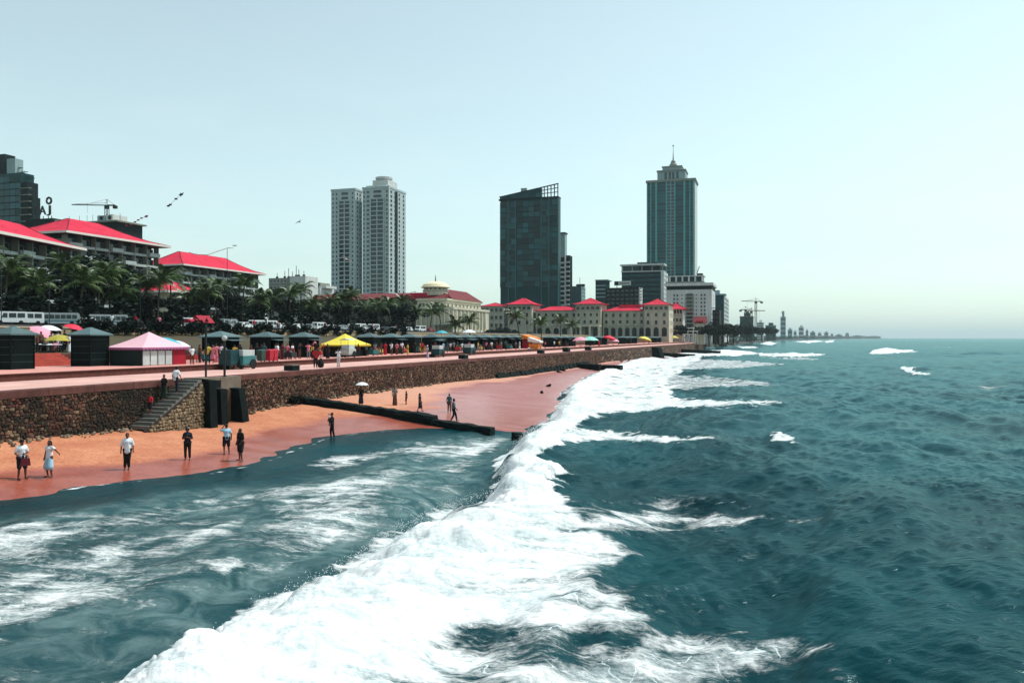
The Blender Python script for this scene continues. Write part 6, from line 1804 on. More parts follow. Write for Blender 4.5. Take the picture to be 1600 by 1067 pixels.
# ------------------------------------------------------------------ trees and palms along the road
pl = [(px, -58.5-((i*37) % 5)*.9) for i, px in enumerate([-25,8,38,66,96,125,150,172,196,222,246,268,292,330,352,378,402,428,452,470,492,512,530,552,572,592,610,628,646])]
for i, (px, d) in enumerate(pl):
    d += 1.5
    lab = f'palm tree, {ORD[i]} from the left in the row along the road'
    palm(lab, place_d(px, d, lawn_z(d)-.05), (i*7+3) % 4 if px < 120 else (i*5) % 4, i*1.1, 'palm row along the road')
for i, (px, d, k, lab) in enumerate([(672,-48,0,'palm tree standing before the cream domed building'),(688,-52,1,'palm tree at the right of the domed building porch'),(712,-40,0,'short palm before the right end of the domed building'),
      (735,-36,1,'bushy palm at the corner of the domed building'),(812,-22,2,'palm tree before the left tower of the colonial hotel'),(876,-24,2,'palm tree before the middle of the colonial hotel'),(846,-26,1,'small palm before the left arcade of the colonial hotel'),(897,-26,1,'small palm left of the colonial hotel porch')]):
    palm(lab, place_d(px, d, 4.5 if px > 700 else lawn_z(d)), k, i*2.0, 'palms before the far buildings')
tl = [(-40,-66,1.25),(-5,-68,1.35),(30,-66,1.3),(62,-69,1.3),(92,-66,1.25),(118,-70,1.45),(140,-67,1.45),(160,-70,1.5),(182,-67,1.2),(208,-71,.9),(238,-70,.85),(272,-72,.85),(300,-68,.95),(322,-66,1.1),(348,-68,1.1),(372,-66,.95),(398,-70,.95),(424,-68,1.2),(448,-70,1.0),(474,-72,1.0),(498,-68,1.05),(522,-72,1.05),(545,-70,1.1),(566,-66,1.0),(588,-72,1.1),(608,-66,1.1),(628,-60,1.0),(645,-58,.85)]
for i, (px, d, sc) in enumerate(tl):
    tree(f'dark broad tree, {ORD[i]} from the left behind the palm row', place_d(px, d, 8.6), i, sc*(0.80 if px < 100 else 0.95 if px < 180 else 0.92), 'broad trees behind the palms', .92)
for i, (px, Y, sc, lab) in enumerate([(1068,420,1.6,'dark tree at the seaward end of the colonial hotel'),(1078,424,1.4,'dark tree beside the small seaward annex'),(1108,418,1.5,'dark tree below the white slab hotel'),(1118,430,1.8,'dark tree at the foot of the stained block'),(1128,440,1.7,'dark tree right of the stained block'),(1137,500,1.8,'dark tree at the shore beyond the stained block'),(1146,560,1.9,'dark tree on the shore left of the netted block'),
      (1153,640,1.9,'dark tree on the shore under the netted block'),(1190,900,2.4,'dark tree on the shore right of the netted block'),(1200,950,2.4,'dark tree on the far shore below the wide teal block'),(1209,1000,2.4,'last dark tree on the far shore'),(1167,750,2.4,'low dark tree before the netted block'),(1178,800,2.4,'low dark tree at the right foot of the netted block'),
      (805,330,1.0,'dark tree before the annex left of the colonial hotel'),(778,300,1.1,'dark tree below the flat pink annex roof'),(830,330,.9,'dark tree under the left tower of the colonial hotel'),(760,290,1.0,'dark tree at the right of the domed building'),(790,310,1.1,'second dark tree below the flat pink annex roof')]):
    tree(lab, (wx(px,Y), Y, 2.8), i, sc, 'trees towards the shore end', .8)
for i in range(46):
    px = -20+i*14.6; d = -57.4-.25*(i % 3)
    shrub(f'dark shrub in the hedge along the road, {ORD[i]+" from the left" if i < 24 else ORD[45-i]+" from the right"}' if True else '', place_d(px, d, lawn_z(d)), i, 1.5+.5*((i*7) % 3), 'hedge shrubs along the road')
for i, o in enumerate([o for o in bpy.data.objects if o.name.startswith('shrub')]): pass
rng_s = random.Random(9)
for i in range(30):
    px = 125+i*17.5; d = -38.6-.3*(i % 2)
    shrub(f'low dark hedge clump on the lawn edge under the pale wall, {ORD[i]} from the left', place_d(px, d, lawn_z(d)), i, .85+.3*((i*5) % 3), 'hedge clumps under the pale wall')
for i, (px, d) in enumerate([(88,-38.2)]):
    shrub(['low clump on the lawn under the pale wall, left of the first bus','low clump on the lawn under the pale wall below the first bus','low clump on the lawn under the pale wall left of the pink tent peak','low clump under the pale wall behind the pink tent peak','low clump under the pale wall right of the pink tent peak','low clump under the pale wall behind the turquoise parasol','low clump under the pale wall behind the second open kiosk','low clump under the pale wall behind the yellow tent'][i], place_d(px, d, lawn_z(d)), i, .8, 'clumps under the terrace wall')
# weeds on the wall and groyne foot
for i, (s_w, d_w, z_w) in enumerate([(67.6,.35,1.15),(68.2,.6,1.1)]):
    shrub(['dark weed clump at the wall end of the long groyne','second dark weed clump at the wall end of the long groyne'][i], sd(s_w,d_w,z_w-.1), i, .55, 'weeds at the groyne')

# ------------------------------------------------------------------ kites and gulls
M_kite = mat('dark_kite_cloth', (20,22,26), 0.7); M_gull = mat('gull_white', (220,220,216), 0.7); M_gullg = mat('gull_grey', (90,96,100), 0.7); M_pinkk = mat('pink_kite_cloth', (170,70,90), 0.7)
def kite(label, px, py, Y, m, pts, tail, size):
    t = thing('kite', label, 'kite', (wx(px,Y),Y,wz(py,Y)), 0)
    MB().prism([(x*size,z*size) for x,z in pts], -.02, .02).build('sail', m, t)
    MB().tube([(x*Y/FPX,.0,-z*Y/FPX) for x,z in tail], .02, 4).build('tail', M_kite, t)
    bw = MB()
    for x, z in tail[1:]: bw.add([(x*Y/FPX-.22,0,-z*Y/FPX-.1),(x*Y/FPX+.22,0,-z*Y/FPX+.12),(x*Y/FPX+.18,0.02,-z*Y/FPX-.12),(x*Y/FPX-.2,.02,-z*Y/FPX+.12)],[(0,1,2),(0,3,1)])
    bw.build('tail_bow', m, t)
kite('dark star shaped kite high above the pink roofs', 283, 304, 110, M_kite, [(-.5,-.1),(-.2,.05),(-.1,.3),(.1,.15),(.5,.4),(.3,.05),(.35,-.1),(.1,-.15),(-.1,-.45),(-.12,-.2)], [(0,0),(-8,7),(-17,16),(-20,18)], .8)
kite('small dark kite with long bowed pink tail left of the star kite', 228, 339, 130, M_pinkk, [(-.4,0),(0,.35),(.5,.3),(.2,-.2)], [(0,0),(-7,2),(-12,5),(-17,8),(-23,12),(-30,13)], .8)
def gull(label, px, py, Y, m, sc, bank, rz):
    t = thing('gull', label, 'gull', (wx(px,Y),Y,wz(py,Y)), rz); t.rotation_euler = (0, bank, rz); t.scale = (sc,)*3
    b_ = MB().lathe([(.01,-.32),(.05,-.24),(.085,-.05),(.09,.08),(.06,.2),(.065,.27),(.03,.34),(.01,.4)],10).mesh('body', m, True)
    link('body', b_, t, (0,0,0), (-pi/2,0,0))
    for sx in (-1,1):
        MB().add([(sx*.06,-.1,.03),(sx*.06,.12,.03),(sx*.38,.14,.14),(sx*.38,-.02,.14),(sx*.78,-.02,.02),(sx*.74,-.1,.02),(sx*.06,.01,.055),(sx*.38,.07,.165)],[(0,3,7,6),(6,7,2,1),(3,5,4,7),(7,4,2),(0,1,2,3),(3,2,4,5)]).build('wing', m, t)
    MB().add([(-.03,-.28,.01),(.03,-.28,.01),(.09,-.46,.0),(-.09,-.46,.0)],[(0,1,2,3)]).build('tail', m, t)
gull('white gull gliding in front of the left half of the twin tower', 541, 405, 90, M_gull, .95, .5, .6)
gull('tiny grey gull in open sky left of the twin tower', 467, 347, 120, M_gullg, .9, -.4, -.5)
# ================================================================== PEOPLE
M_skin = mat('brown_skin', (92,60,46), 0.6, 0.08, 4.0); M_hair = mat('black_hair', (14,13,14), 0.6)
CLO = {}
def cloth(name, rgb): return mat('cloth_'+name, rgb, 0.85, 0.12, 3.0)
c_white = cloth('white', (216,220,224)); c_blue = cloth('pale_blue', (150,190,210)); c_navy = cloth('navy', (22,30,44)); c_black = cloth('black', (16,18,20)); c_red = cloth('red', (186,24,48))
c_teal = cloth('teal', (40,84,92)); c_grey = cloth('grey', (110,114,118)); c_maroon = cloth('maroon', (92,28,38)); c_pink = cloth('pink', (204,116,130)); c_yel = cloth('yellow', (196,170,70)); c_lav = cloth('lavender', (166,160,190)); c_dgreen = cloth('dark_green', (24,52,44)); c_brown = cloth('brown', (88,58,44))

def capsule(mb, p0, r0, p1, r1, n=10, squash=1.0):
    p0, p1 = Vector(p0), Vector(p1); ax = p1-p0
    if ax.length < 1e-5: ax = Vector((0,0,1e-3)); p1 = p0+ax
    t = ax.normalized(); a = t.cross(Vector((0,1,0)))
    if a.length < .05: a = t.cross(Vector((1,0,0)))
    a.normalize(); b_ = t.cross(a)
    rings = []
    for k in range(4): an = -pi/2+pi/2*(k+.4)/4; rings.append((p0+t*(r0*sin(an)), r0*cos(an)))
    rings.append((p0, r0)); rings.append((p1, r1))
    for k in range(4): an = pi/2*(k+.6)/4; rings.append((p1+t*(r1*sin(an)), r1*cos(an)))
    vs, fs = [], []
    for c, r in rings:
        for i in range(n):
            an = 2*pi*i/n; vs.append(c+a*(r*cos(an))+b_*(r*sin(an)*squash))
    m_ = len(rings)
    for k in range(m_-1):
        for i in range(n): j = (i+1) % n; fs.append((k*n+i, k*n+j, (k+1)*n+j, (k+1)*n+i))
    fs.append(tuple(range(n-1,-1,-1))); fs.append(tuple((m_-1)*n+i for i in range(n)))
    mb.add(vs, fs)
def ellipsoid(mb, c, rx, ry, rz, n=12):
    pr = [(cos(t), sin(t)) for t in np.linspace(-pi/2+.08, pi/2-.08, 9)]
    mb.add([(c[0]+rx*r*cos(2*pi*i/n), c[1]+ry*r*sin(2*pi*i/n), c[2]+rz*z) for r, z in pr for i in range(n)],
           [(k*n+i, k*n+(i+1) % n, (k+1)*n+(i+1) % n, (k+1)*n+i) for k in range(8) for i in range(n)]+[tuple(range(n-1,-1,-1)), tuple(8*n+i for i in range(n))])

BASE = dict(hipL=(-.095,0,.92), hipR=(.095,0,.92), kneeL=(-.105,.02,.50), kneeR=(.105,.02,.50), ankL=(-.11,-.02,.09), ankR=(.11,-.02,.09), toeL=(-.125,.15,.035), toeR=(.125,.15,.035),
    pel=(0,0,.95), waist=(0,0,1.12), chest=(0,.0,1.31), neck=(0,0,1.46), head=(0,.02,1.61), shL=(-.168,0,1.40), shR=(.168,0,1.40), elL=(-.235,-.03,1.13), elR=(.235,-.03,1.13), wrL=(-.245,.06,.89), wrR=(.245,.06,.89))
def pose(**k):
    d = {a: Vector(b_) for a, b_ in BASE.items()}
    lean = k.pop('lean', None)
    for a, b_ in k.items(): d[a] = Vector(b_)
    if lean:
        for a in ('waist','chest','neck','head','shL','shR','elL','elR','wrL','wrR'):
            if a not in k or True: f = max(0, d[a].z-.95); d[a] += Vector((lean[0]*f, lean[1]*f, -0.25*abs(lean[1])*f*f))
    return d
def body_mb(J):
    mb = MB()
    for s_ in 'LR':
        sg = -1 if s_ == 'L' else 1
        capsule(mb, J['hip'+s_], .088, J['knee'+s_], .058); capsule(mb, J['knee'+s_], .057, J['knee'+s_].lerp(J['ank'+s_], .35), .056); capsule(mb, J['knee'+s_].lerp(J['ank'+s_], .35), .056, J['ank'+s_], .036)
        heel = J['ank'+s_]+Vector((0,-.04,-.05)); capsule(mb, heel, .037, J['toe'+s_], .033)
        capsule(mb, J['sh'+s_], .055, J['el'+s_], .042); capsule(mb, J['el'+s_], .042, J['wr'+s_], .028)
        d = (J['wr'+s_]-J['el'+s_]).normalized(); capsule(mb, J['wr'+s_], .03, J['wr'+s_]+d*.07, .036)
    capsule(mb, J['hipL']+Vector((0,0,.02)), .10, J['hipR']+Vector((0,0,.02)), .10)
    capsule(mb, J['pel'], .118, J['waist'], .108); capsule(mb, J['waist'], .108, J['chest'], .125)
    capsule(mb, J['chest']+Vector((-.07,0,0)), .105, J['chest']+Vector((.07,0,0)), .105)
    capsule(mb, J['shL'].lerp(J['neck'],.15), .058, J['neck'], .062); capsule(mb, J['shR'].lerp(J['neck'],.15), .058, J['neck'], .062)
    h = J['head']; capsule(mb, J['neck'], .052, h, .055)
    ellipsoid(mb, h, .075, .092, .112); ellipsoid(mb, h+Vector((0,.055,-.05)), .05, .045, .055)
    capsule(mb, h+Vector((0,.085,.01)), .012, h+Vector((0,.106,-.03)), .017)
    for sx in (-1,1): ellipsoid(mb, h+Vector((sx*.077,0,-.01)), .014, .022, .032)
    return mb
def fingers_mb(J):
    mb = MB()
    for s_ in 'LR':
        sg = -1 if s_ == 'L' else 1
        d = (J['wr'+s_]-J['el'+s_]).normalized(); side = d.cross(Vector((sg,0,0)))
        if side.length < .2: side = d.cross(Vector((0,0,1)))
        side.normalize(); curl = d.cross(side).normalized()
        palm_ = J['wr'+s_]+d*.07
        for i, ln in enumerate((.068,.078,.074,.058)):
            b_ = palm_+side*(.027-.018*i)
            k1 = b_+d*ln*.55+curl*.006; k2 = k1+d*ln*.4+curl*ln*.35
            mb.tube([b_, k1, k2], [.0095,.0085,.0065], 6)
        b_ = J['wr'+s_]+d*.025+side*.026; mb.tube([b_, b_+side*.03+d*.03, b_+side*.038+d*.062], [.011,.0095,.0075], 6)
    return mb
def shirt_mb(J, sleeve=.75, loose=.016, hem=0.0):
    mb = MB(); e = loose
    low = J['pel']+Vector((0,0,-.02-hem))
    capsule(mb, low+Vector((-.03,0,0)), .118+e, J['waist']+Vector((-.02,0,0)), .112+e); capsule(mb, low+Vector((.03,0,0)), .118+e, J['waist']+Vector((.02,0,0)), .112+e)
    capsule(mb, J['waist'], .112+e, J['chest'], .126+e)
    capsule(mb, J['chest']+Vector((-.075,0,0)), .106+e, J['chest']+Vector((.075,0,0)), .106+e)
    for s_ in 'LR':
        capsule(mb, J['sh'+s_].lerp(J['neck'],.15), .052+e*.5, J['neck'].lerp(J['sh'+s_],.25)+Vector((0,0,-.015)), .06+e*.6)
        capsule(mb, J['sh'+s_]+Vector((0,0,-.012)), .054+e*.55, J['sh'+s_].lerp(J['el'+s_], min(1, sleeve)), .046+e)
        if sleeve > 1: capsule(mb, J['el'+s_], .048+e, J['el'+s_].lerp(J['wr'+s_], sleeve-1), .036+e)
    return mb
def legs_mb(J, length=1.85, loose=.014):
    mb = MB(); e = loose
    capsule(mb, J['hipL']+Vector((0,0,.02)), .103+e, J['hipR']+Vector((0,0,.02)), .103+e); capsule(mb, J['pel'], .12+e, J['pel']+Vector((0,0,.06)), .112+e)
    for s_ in 'LR':
        capsule(mb, J['hip'+s_], .092+e, J['hip'+s_].lerp(J['knee'+s_], min(1, length)), .066+e)
        if length > 1: capsule(mb, J['knee'+s_], .064+e, J['knee'+s_].lerp(J['ank'+s_], length-1), .05+e)
    return mb
def skirt_mb(J, drop=.45, flare=.09):
    mb = MB(); k = (J['kneeL']+J['kneeR'])/2; p_ = J['pel']
    n = 5
    for i in range(n):
        f0, f1 = i/n, (i+1)/n
        a_ = p_+(k-p_)*f0*drop/.45*1.0; b_ = p_+(k-p_)*f1*drop/.45*1.0
        for sx in (-1,1): capsule(mb, a_+Vector((sx*(.045+.03*f0),0,0)), .115+flare*f0*.5, b_+Vector((sx*(.045+.03*f1),0,0)), .115+flare*f1*.5)
    return mb
def hair_mb(J, kind='short'):
    mb = MB(); h = J['head']
    ellipsoid(mb, h+Vector((0,-.016,.022)), .085, .094, .105); 
    if kind == 'long': capsule(mb, h+Vector((0,-.06,.0)), .078, J['neck']+Vector((0,-.07,-.06)), .07)
    if kind == 'bun': ellipsoid(mb, h+Vector((0,-.11,.03)), .05, .05, .05)
    if kind == 'afro': ellipsoid(mb, h+Vector((0,-.02,.03)), .115, .115, .115)
    if kind == 'cap':
        ellipsoid(mb, h+Vector((0,-.005,.06)), .092, .105, .075); capsule(mb, h+Vector((-.04,.10,.055)), .018, h+Vector((.04,.10,.055)), .018); capsule(mb, h+Vector((-.05,.15,.05)), .014, h+Vector((.05,.15,.05)), .014)
    if kind == 'hat':
        mb.lathe([(.165,.055),(.17,.065),(.10,.075),(.095,.15),(.05,.165)],14,tuple(h))
    return mb

JOBS = []
def want(mb, vox, m, ratio, extra=None): JOBS.append([mb, vox, m, ratio, extra, None]); return len(JOBS)-1
PEOPLE = {}
def design(key, J, shirt=(.75,.016,0), legs=(1.85,.014), hair='short', skirt=None):
    d = {'body': want(body_mb(J), .014, M_skin, .45, fingers_mb(J))}
    if shirt: d['shirt'] = want(shirt_mb(J,*shirt), .016, c_white, .45)
    if legs: d['trousers'] = want(legs_mb(J,*legs), .016, c_navy, .45)
    if skirt: d['skirt'] = want(skirt_mb(J,*skirt), .018, c_blue, .45)
    d['hat' if hair in ('hat','cap') else 'hair'] = want(hair_mb(J,hair), .012, M_hair, .5)
    PEOPLE[key] = (d, J)
design('bag_man', pose(elL=(-.24,-.02,1.13), wrL=(-.02,.20,1.12), elR=(.245,-.02,1.14), wrR=(.22,.2,1.05), kneeL=(-.12,.05,.5), ankL=(-.15,.0,.09), toeL=(-.2,.15,.035), ankR=(.13,-.02,.09)), (.7,.022,.0), (.95,.03), 'cap')
design('dress_woman', pose(elL=(-.42,.08,1.28), wrL=(-.64,.14,1.16), elR=(.24,-.05,1.14), wrR=(.22,.06,.90), kneeR=(.11,.07,.52), ankR=(.12,-.04,.09), lean=(-.08,.05)), (.6,.016,0), None, 'long', (.48,.10))
design('shirt_man', pose(elL=(-.24,-.05,1.14), wrL=(-.25,.04,.9), elR=(.25,-.03,1.13), wrR=(.27,.03,.88), kneeL=(-.06,.04,.5), ankL=(-.06,-.02,.09), toeL=(-.07,.15,.035), kneeR=(.09,.0,.5)), (.95,.026,.06), (1.85,.014), 'short')
design('phone_person', pose(elL=(-.22,.02,1.14), wrL=(-.06,.22,1.22), elR=(.22,.02,1.14), wrR=(.07,.23,1.22), head=(0,.05,1.60)), (.9,.024,.0), (1.85,.016), 'afro')
design('salute_man', pose(elL=(-.30,.10,1.36), wrL=(-.12,.12,1.60), elR=(.25,-.03,1.14), wrR=(.27,.05,.9), kneeL=(-.12,.08,.52), ankL=(-.14,-.10,.10), toeL=(-.16,.06,.04), kneeR=(.12,.06,.5), ankR=(.16,.10,.09), toeR=(.19,.26,.035)), (.7,.022,.0), (.98,.03), 'short')
design('stride_man', pose(elL=(-.24,.04,1.15), wrL=(-.2,.16,.95), elR=(.25,-.04,1.14), wrR=(.2,.1,.93), kneeL=(-.16,.10,.52), ankL=(-.22,.10,.09), toeL=(-.27,.25,.035), kneeR=(.15,-.04,.5), ankR=(.22,-.12,.09), toeR=(.25,.05,.035), head=(-.06,.07,1.58), lean=(-.10,.12)), (.95,.026,.05), (.98,.04), 'short')
design('carry_person', pose(elL=(-.26,.08,1.18), wrL=(-.05,.24,1.2), elR=(.26,.06,1.18), wrR=(.05,.25,1.18), kneeR=(.14,.08,.5), ankR=(.20,.05,.09), toeR=(.25,.2,.035), kneeL=(-.12,-.04,.5), ankL=(-.16,-.12,.09), toeL=(-.18,.03,.035)), (.95,.02,.0), (1.85,.016), 'short')
design('umbrella_person', pose(elR=(.24,.08,1.18), wrR=(.14,.22,1.34), elL=(-.23,.02,1.13), wrL=(-.18,.16,.95)), (.8,.02,.03), None, 'long', (.62,.09))
design('walker', pose(kneeL=(-.1,.16,.54), ankL=(-.1,.24,.10), toeL=(-.11,.4,.07), kneeR=(.1,-.02,.5), ankR=(.1,-.22,.13), toeR=(.11,-.08,.04), elL=(-.23,-.1,1.15), wrL=(-.22,-.1,.90), elR=(.23,.02,1.14), wrR=(.22,.18,.93)), (.75,.018,.0), (1.85,.015), 'short')
design('walk_woman', pose(kneeL=(-.1,.12,.53), ankL=(-.1,.18,.10), toeL=(-.11,.34,.06), kneeR=(.1,-.02,.5), ankR=(.1,-.2,.12), toeR=(.11,-.06,.04), elL=(-.23,-.08,1.15), elR=(.23,.02,1.14), wrR=(.2,.16,.93)), (.6,.014,0), None, 'long', (.5,.10))
design('stand', pose(), (.7,.018,.0), (1.85,.014), 'short')
design('stand_woman', pose(elL=(-.22,.04,1.14), wrL=(-.08,.2,1.08)), (.7,.016,0), None, 'bun', (.85,.08))
design('arms_up', pose(elL=(-.28,.14,1.34), wrL=(-.14,.24,1.52), elR=(.28,.12,1.32), wrR=(.16,.24,1.46)), (.95,.02,.03), (1.85,.016), 'short')
design('climber', pose(kneeL=(-.1,.22,.66), ankL=(-.1,.18,.28), toeL=(-.11,.34,.22), elR=(.26,.04,1.15), wrR=(.3,.16,.95), lean=(0,.18)), (.8,.024,.03), (1.85,.016), 'short')
design('child', pose(head=(0,.02,1.57), elL=(-.26,.02,1.15), wrL=(-.3,.12,.95), kneeL=(-.1,.1,.52), ankL=(-.1,.06,.1), toeL=(-.11,.22,.06)), (.7,.02,0), (.95,.03), 'short')
design('crouch', pose(pel=(0,-.1,.34), hipL=(-.1,-.1,.32), hipR=(.1,-.1,.32), kneeL=(-.15,.24,.44), kneeR=(.15,.24,.44), ankL=(-.12,.06,.09), ankR=(.12,.06,.09), toeL=(-.13,.22,.035), toeR=(.13,.22,.035), waist=(0,-.08,.5), chest=(0,.0,.68), neck=(0,.04,.83), head=(0,.09,.97), shL=(-.185,.02,.78), shR=(.185,.02,.78), elL=(-.2,.16,.58), elR=(.2,.16,.58), wrL=(-.08,.34,.56), wrR=(.08,.34,.56)), (.75,.018,0), (1.8,.015), 'short')
# grow every surface in one pass
tmp = []
for jb in JOBS:
    o = bpy.data.objects.new('tmp', jb[0].mesh('tmp', jb[2])); COL.objects.link(o)
    mo = o.modifiers.new('r', 'REMESH'); mo.mode = 'VOXEL'; mo.voxel_size = jb[1]
    sm = o.modifiers.new('s', 'SMOOTH'); sm.iterations = 5; sm.factor = .5
    dc_ = o.modifiers.new('d', 'DECIMATE'); dc_.ratio = jb[3]*.6
    tmp.append(o)
dg = bpy.context.evaluated_depsgraph_get(); dg.update()
for o, jb in zip(tmp, JOBS):
    me = bpy.data.meshes.new_from_object(o.evaluated_get(dg))
    if jb[4]:
        bm = bmesh.new(); bm.from_mesh(me); fm = jb[4].mesh('f', jb[2]); bm.from_mesh(fm); bm.to_mesh(me); bm.free(); bpy.data.meshes.remove(fm)
    me.polygons.foreach_set('use_smooth', [True]*len(me.polygons))
    me.materials.clear(); me.materials.append(jb[2]); jb[5] = me
for o in tmp:
    d_m = o.data; bpy.data.objects.remove(o); bpy.data.meshes.remove(d_m)
def person(key, label, loc, rz, h=1.7, mats=None, group=None):
    d, J = PEOPLE[key]
    t = thing('person', label, 'person', loc, rz, group); t.scale = (h/1.72,)*3
    mats = mats or {}
    body = None
    for nm in ('body','shirt','trousers','skirt','hair','hat'):
        if nm not in d: continue
        me = JOBS[d[nm]][5]
        o = link(nm, me, t)
        if nm in mats: o.material_slots[0].link = 'OBJECT'; o.material_slots[0].material = mats[nm]
    return t
def on_sand(px, py):
    z = .3
    for _ in range(12):
        x, y = gp(px, py, z); s_, d_ = to_sd(x, y); z = max(float(sand_z(s_, d_)), -0.12)
    return Vector((x, y, z+.0))
def face(dx, dy): return atan2(-dx, dy)   # yaw that turns a figure's front towards (dx, dy)

GB = 'people on the beach'
p1 = person('bag_man', 'person in white T-shirt, dark shorts and cap holding a dark red bag', on_sand(34,740), face(.75,-.6), 1.74, {'shirt': c_white, 'trousers': c_navy, 'hat': c_black}, GB)
bag = thing('shoulder_bag', 'dark red bag held by the capped person in white', 'bag', p1.location+Vector((.26,-.16,.62)), .6)
MB().hexa([(-.20,-.07,0),(.20,-.07,0),(.20,.07,0),(-.20,.07,0),(-.16,-.05,.32),(.16,-.05,.32),(.16,.05,.32),(-.16,.05,.32)]).build('pouch', c_maroon, bag)
MB().tube([(-.12,0,.32),(-.08,0,.46),(.08,0,.46),(.12,0,.32)],.012,5).build('handle', c_black, bag)
person('dress_woman', 'woman in pale blue and white dress reaching one arm out to the left', on_sand(77,732), face(-.25,-1), 1.66, {'shirt': c_white, 'skirt': c_blue}, GB)
person('shirt_man', 'person in loose white shirt and dark trousers standing alone', on_sand(199,738), face(.4,-.9), 1.74, {'shirt': c_white, 'trousers': c_black}, GB)
person('phone_person', 'person all in dark clothes looking down at hands, bushy hair', on_sand(293,718), face(.2,-1), 1.64, {'shirt': c_navy, 'trousers': c_black}, GB)
person('salute_man', 'person in pale shirt and shorts with a hand raised to the head', on_sand(354,710), face(-.5,.8), 1.66, {'shirt': c_blue, 'trousers': c_navy}, GB)
person('stride_man', 'person in loose black shirt and shorts leaning with legs apart', on_sand(376,720), face(-.5,-.8), 1.76, {'shirt': c_black, 'trousers': c_black}, GB)
a_ = on_sand(519,684); person('carry_person', 'dark dressed person wading at the water edge carrying a child', a_, face(-.8,-.3), 1.66, {'shirt': c_black, 'trousers': c_black}, GB)
person('child', 'child in white top carried in the arms of the wading person', a_+Vector((-.20,-.02,.80)), face(.9,.3), .80, {'shirt': c_white, 'trousers': c_navy}, GB)
a_ = on_sand(564,633); person('umbrella_person', 'person in long dark skirt under a white umbrella', a_, face(.3,-.9), 1.62, {'shirt': c_black, 'skirt': c_navy}, GB)
t = thing('hand_umbrella', 'open white umbrella held over the person in a long skirt', 'umbrella', a_+Vector((.13,-.2,1.2)), 0)
umbrella_mesh(.56, .78).build('canopy', M_uw, t); MB().tube([(0,0,0),(0,0,.82)],.012,5).build('shaft', M_metal, t); MB().tube([(0,0,0),(0,0,-.08),(.05,0,-.11),(.07,0,-.07)],.014,5).build('handle', M_metal, t)
person('stand_woman', 'person in grey brown dress standing behind the long groyne', on_sand(617,633), face(.2,-1), 1.62, {'shirt': c_grey, 'skirt': c_brown}, GB)
person('child', 'small child in dark clothes between two women behind the groyne', on_sand(635,632), face(-.8,-.2), 1.22, {'shirt': c_navy, 'trousers': c_maroon}, GB)
person('walk_woman', 'person in dark dress walking right behind the long groyne', on_sand(656,643), face(.9,-.3), 1.50, {'shirt': c_navy, 'skirt': c_black}, GB)
person('stand', 'person in teal top standing on wet sand beside the groyne walker', on_sand(702,644), face(.2,.9), 1.52, {'shirt': c_teal, 'trousers': c_brown}, GB)
gx, gy = gp(709,656,.62); person('walker', 'person in pale top and dark trousers stepping along the groyne end', (gx, gy, .50), face(.9,.2), 1.66, {'shirt': c_grey, 'trousers': c_black}, GB)
# on the stairs
def on_step(k, d): return sd(50.6+k*.335+.2, d, 1.02+(k+1)*.196)
person('climber', 'person in white shirt climbing near the top of the beach stairs', on_step(9,.75), face(.31,.95), 1.72, {'shirt': c_white, 'trousers': c_navy}, 'people on the stairs')
person('stand', 'person in black going down the stairs close to the wall', on_step(7,.45), face(-.3,-.95), 1.6, {'shirt': c_black, 'trousers': c_dgreen}, 'people on the stairs')
person('child', 'child in bright red top on the lower beach stairs', on_step(3,.6), face(-.3,-.95), 1.25, {'shirt': c_red, 'trousers': c_navy}, 'people on the stairs')

# on the promenade
def walk_at(px, py): x, y = gp(px, py, 3.8); return (x, y, 3.80)
GP = 'people on the promenade'
pr = person('phone_person', 'person in red shirt and dark trousers selling inflatable toys', walk_at(493,574.5), face(.5,-.8), 1.80, {'shirt': c_red, 'trousers': c_black}, GP)
t = thing('toy_bunch', 'bunch of maroon and cream inflatable toys above the red shirted seller', 'toys', pr.location+Vector((.15,.1,1.75)), 0)
rb = random.Random(2)
for i in range(9):
    q = Vector((rb.uniform(-.45,.5), rb.uniform(-.2,.2), rb.uniform(.05,.55))); mb = MB(); ellipsoid(mb, (0,0,0), rb.uniform(.11,.17), .12, rb.uniform(.13,.2))
    o = mb.build('balloon', [c_maroon, c_yel, c_black, c_pink][i % 4], t, q, smooth=True); MB().tube([(0,0,-.1),tuple(Vector((0,0,-.35))-q)],.008,4).build('string', M_metal, o)
t = thing('black_sack', 'black sack standing behind the red shirted toy seller', 'bag', pr.location+Vector((.42,.25,0)), 0)
MB().lathe([(.16,0),(.27,.12),(.3,.35),(.24,.6),(.1,.75),(.14,.85)],12).build('sack', c_black, t, smooth=True); MB().lathe([(.115,0),(.115,.05)],10,(0,0,.73)).build('tie', M_metal, t)
person('arms_up', 'person all in white with raised forearms near the yellow tent', walk_at(529,573), face(-.5,-.8), 1.70, {'shirt': c_white, 'trousers': cloth('pale_grey', (190,188,186))}, GP)
person('stand_woman', 'person in pale lavender dress and white scarf near the teal glass cart', walk_at(668,559.5), face(.8,.4), 1.72, {'shirt': c_lav, 'skirt': c_lav, 'hair': c_white}, GP)
person('crouch', 'person sitting low on the promenade near the orange stall', walk_at(826,549.5), face(.6,-.7), 1.7, {'shirt': c_white, 'trousers': c_grey}, GP)
person('crouch', 'second person sitting low on the promenade edge near the orange stall', walk_at(844,551), face(.9,-.3), 1.7, {'shirt': c_grey, 'trousers': c_navy}, GP)
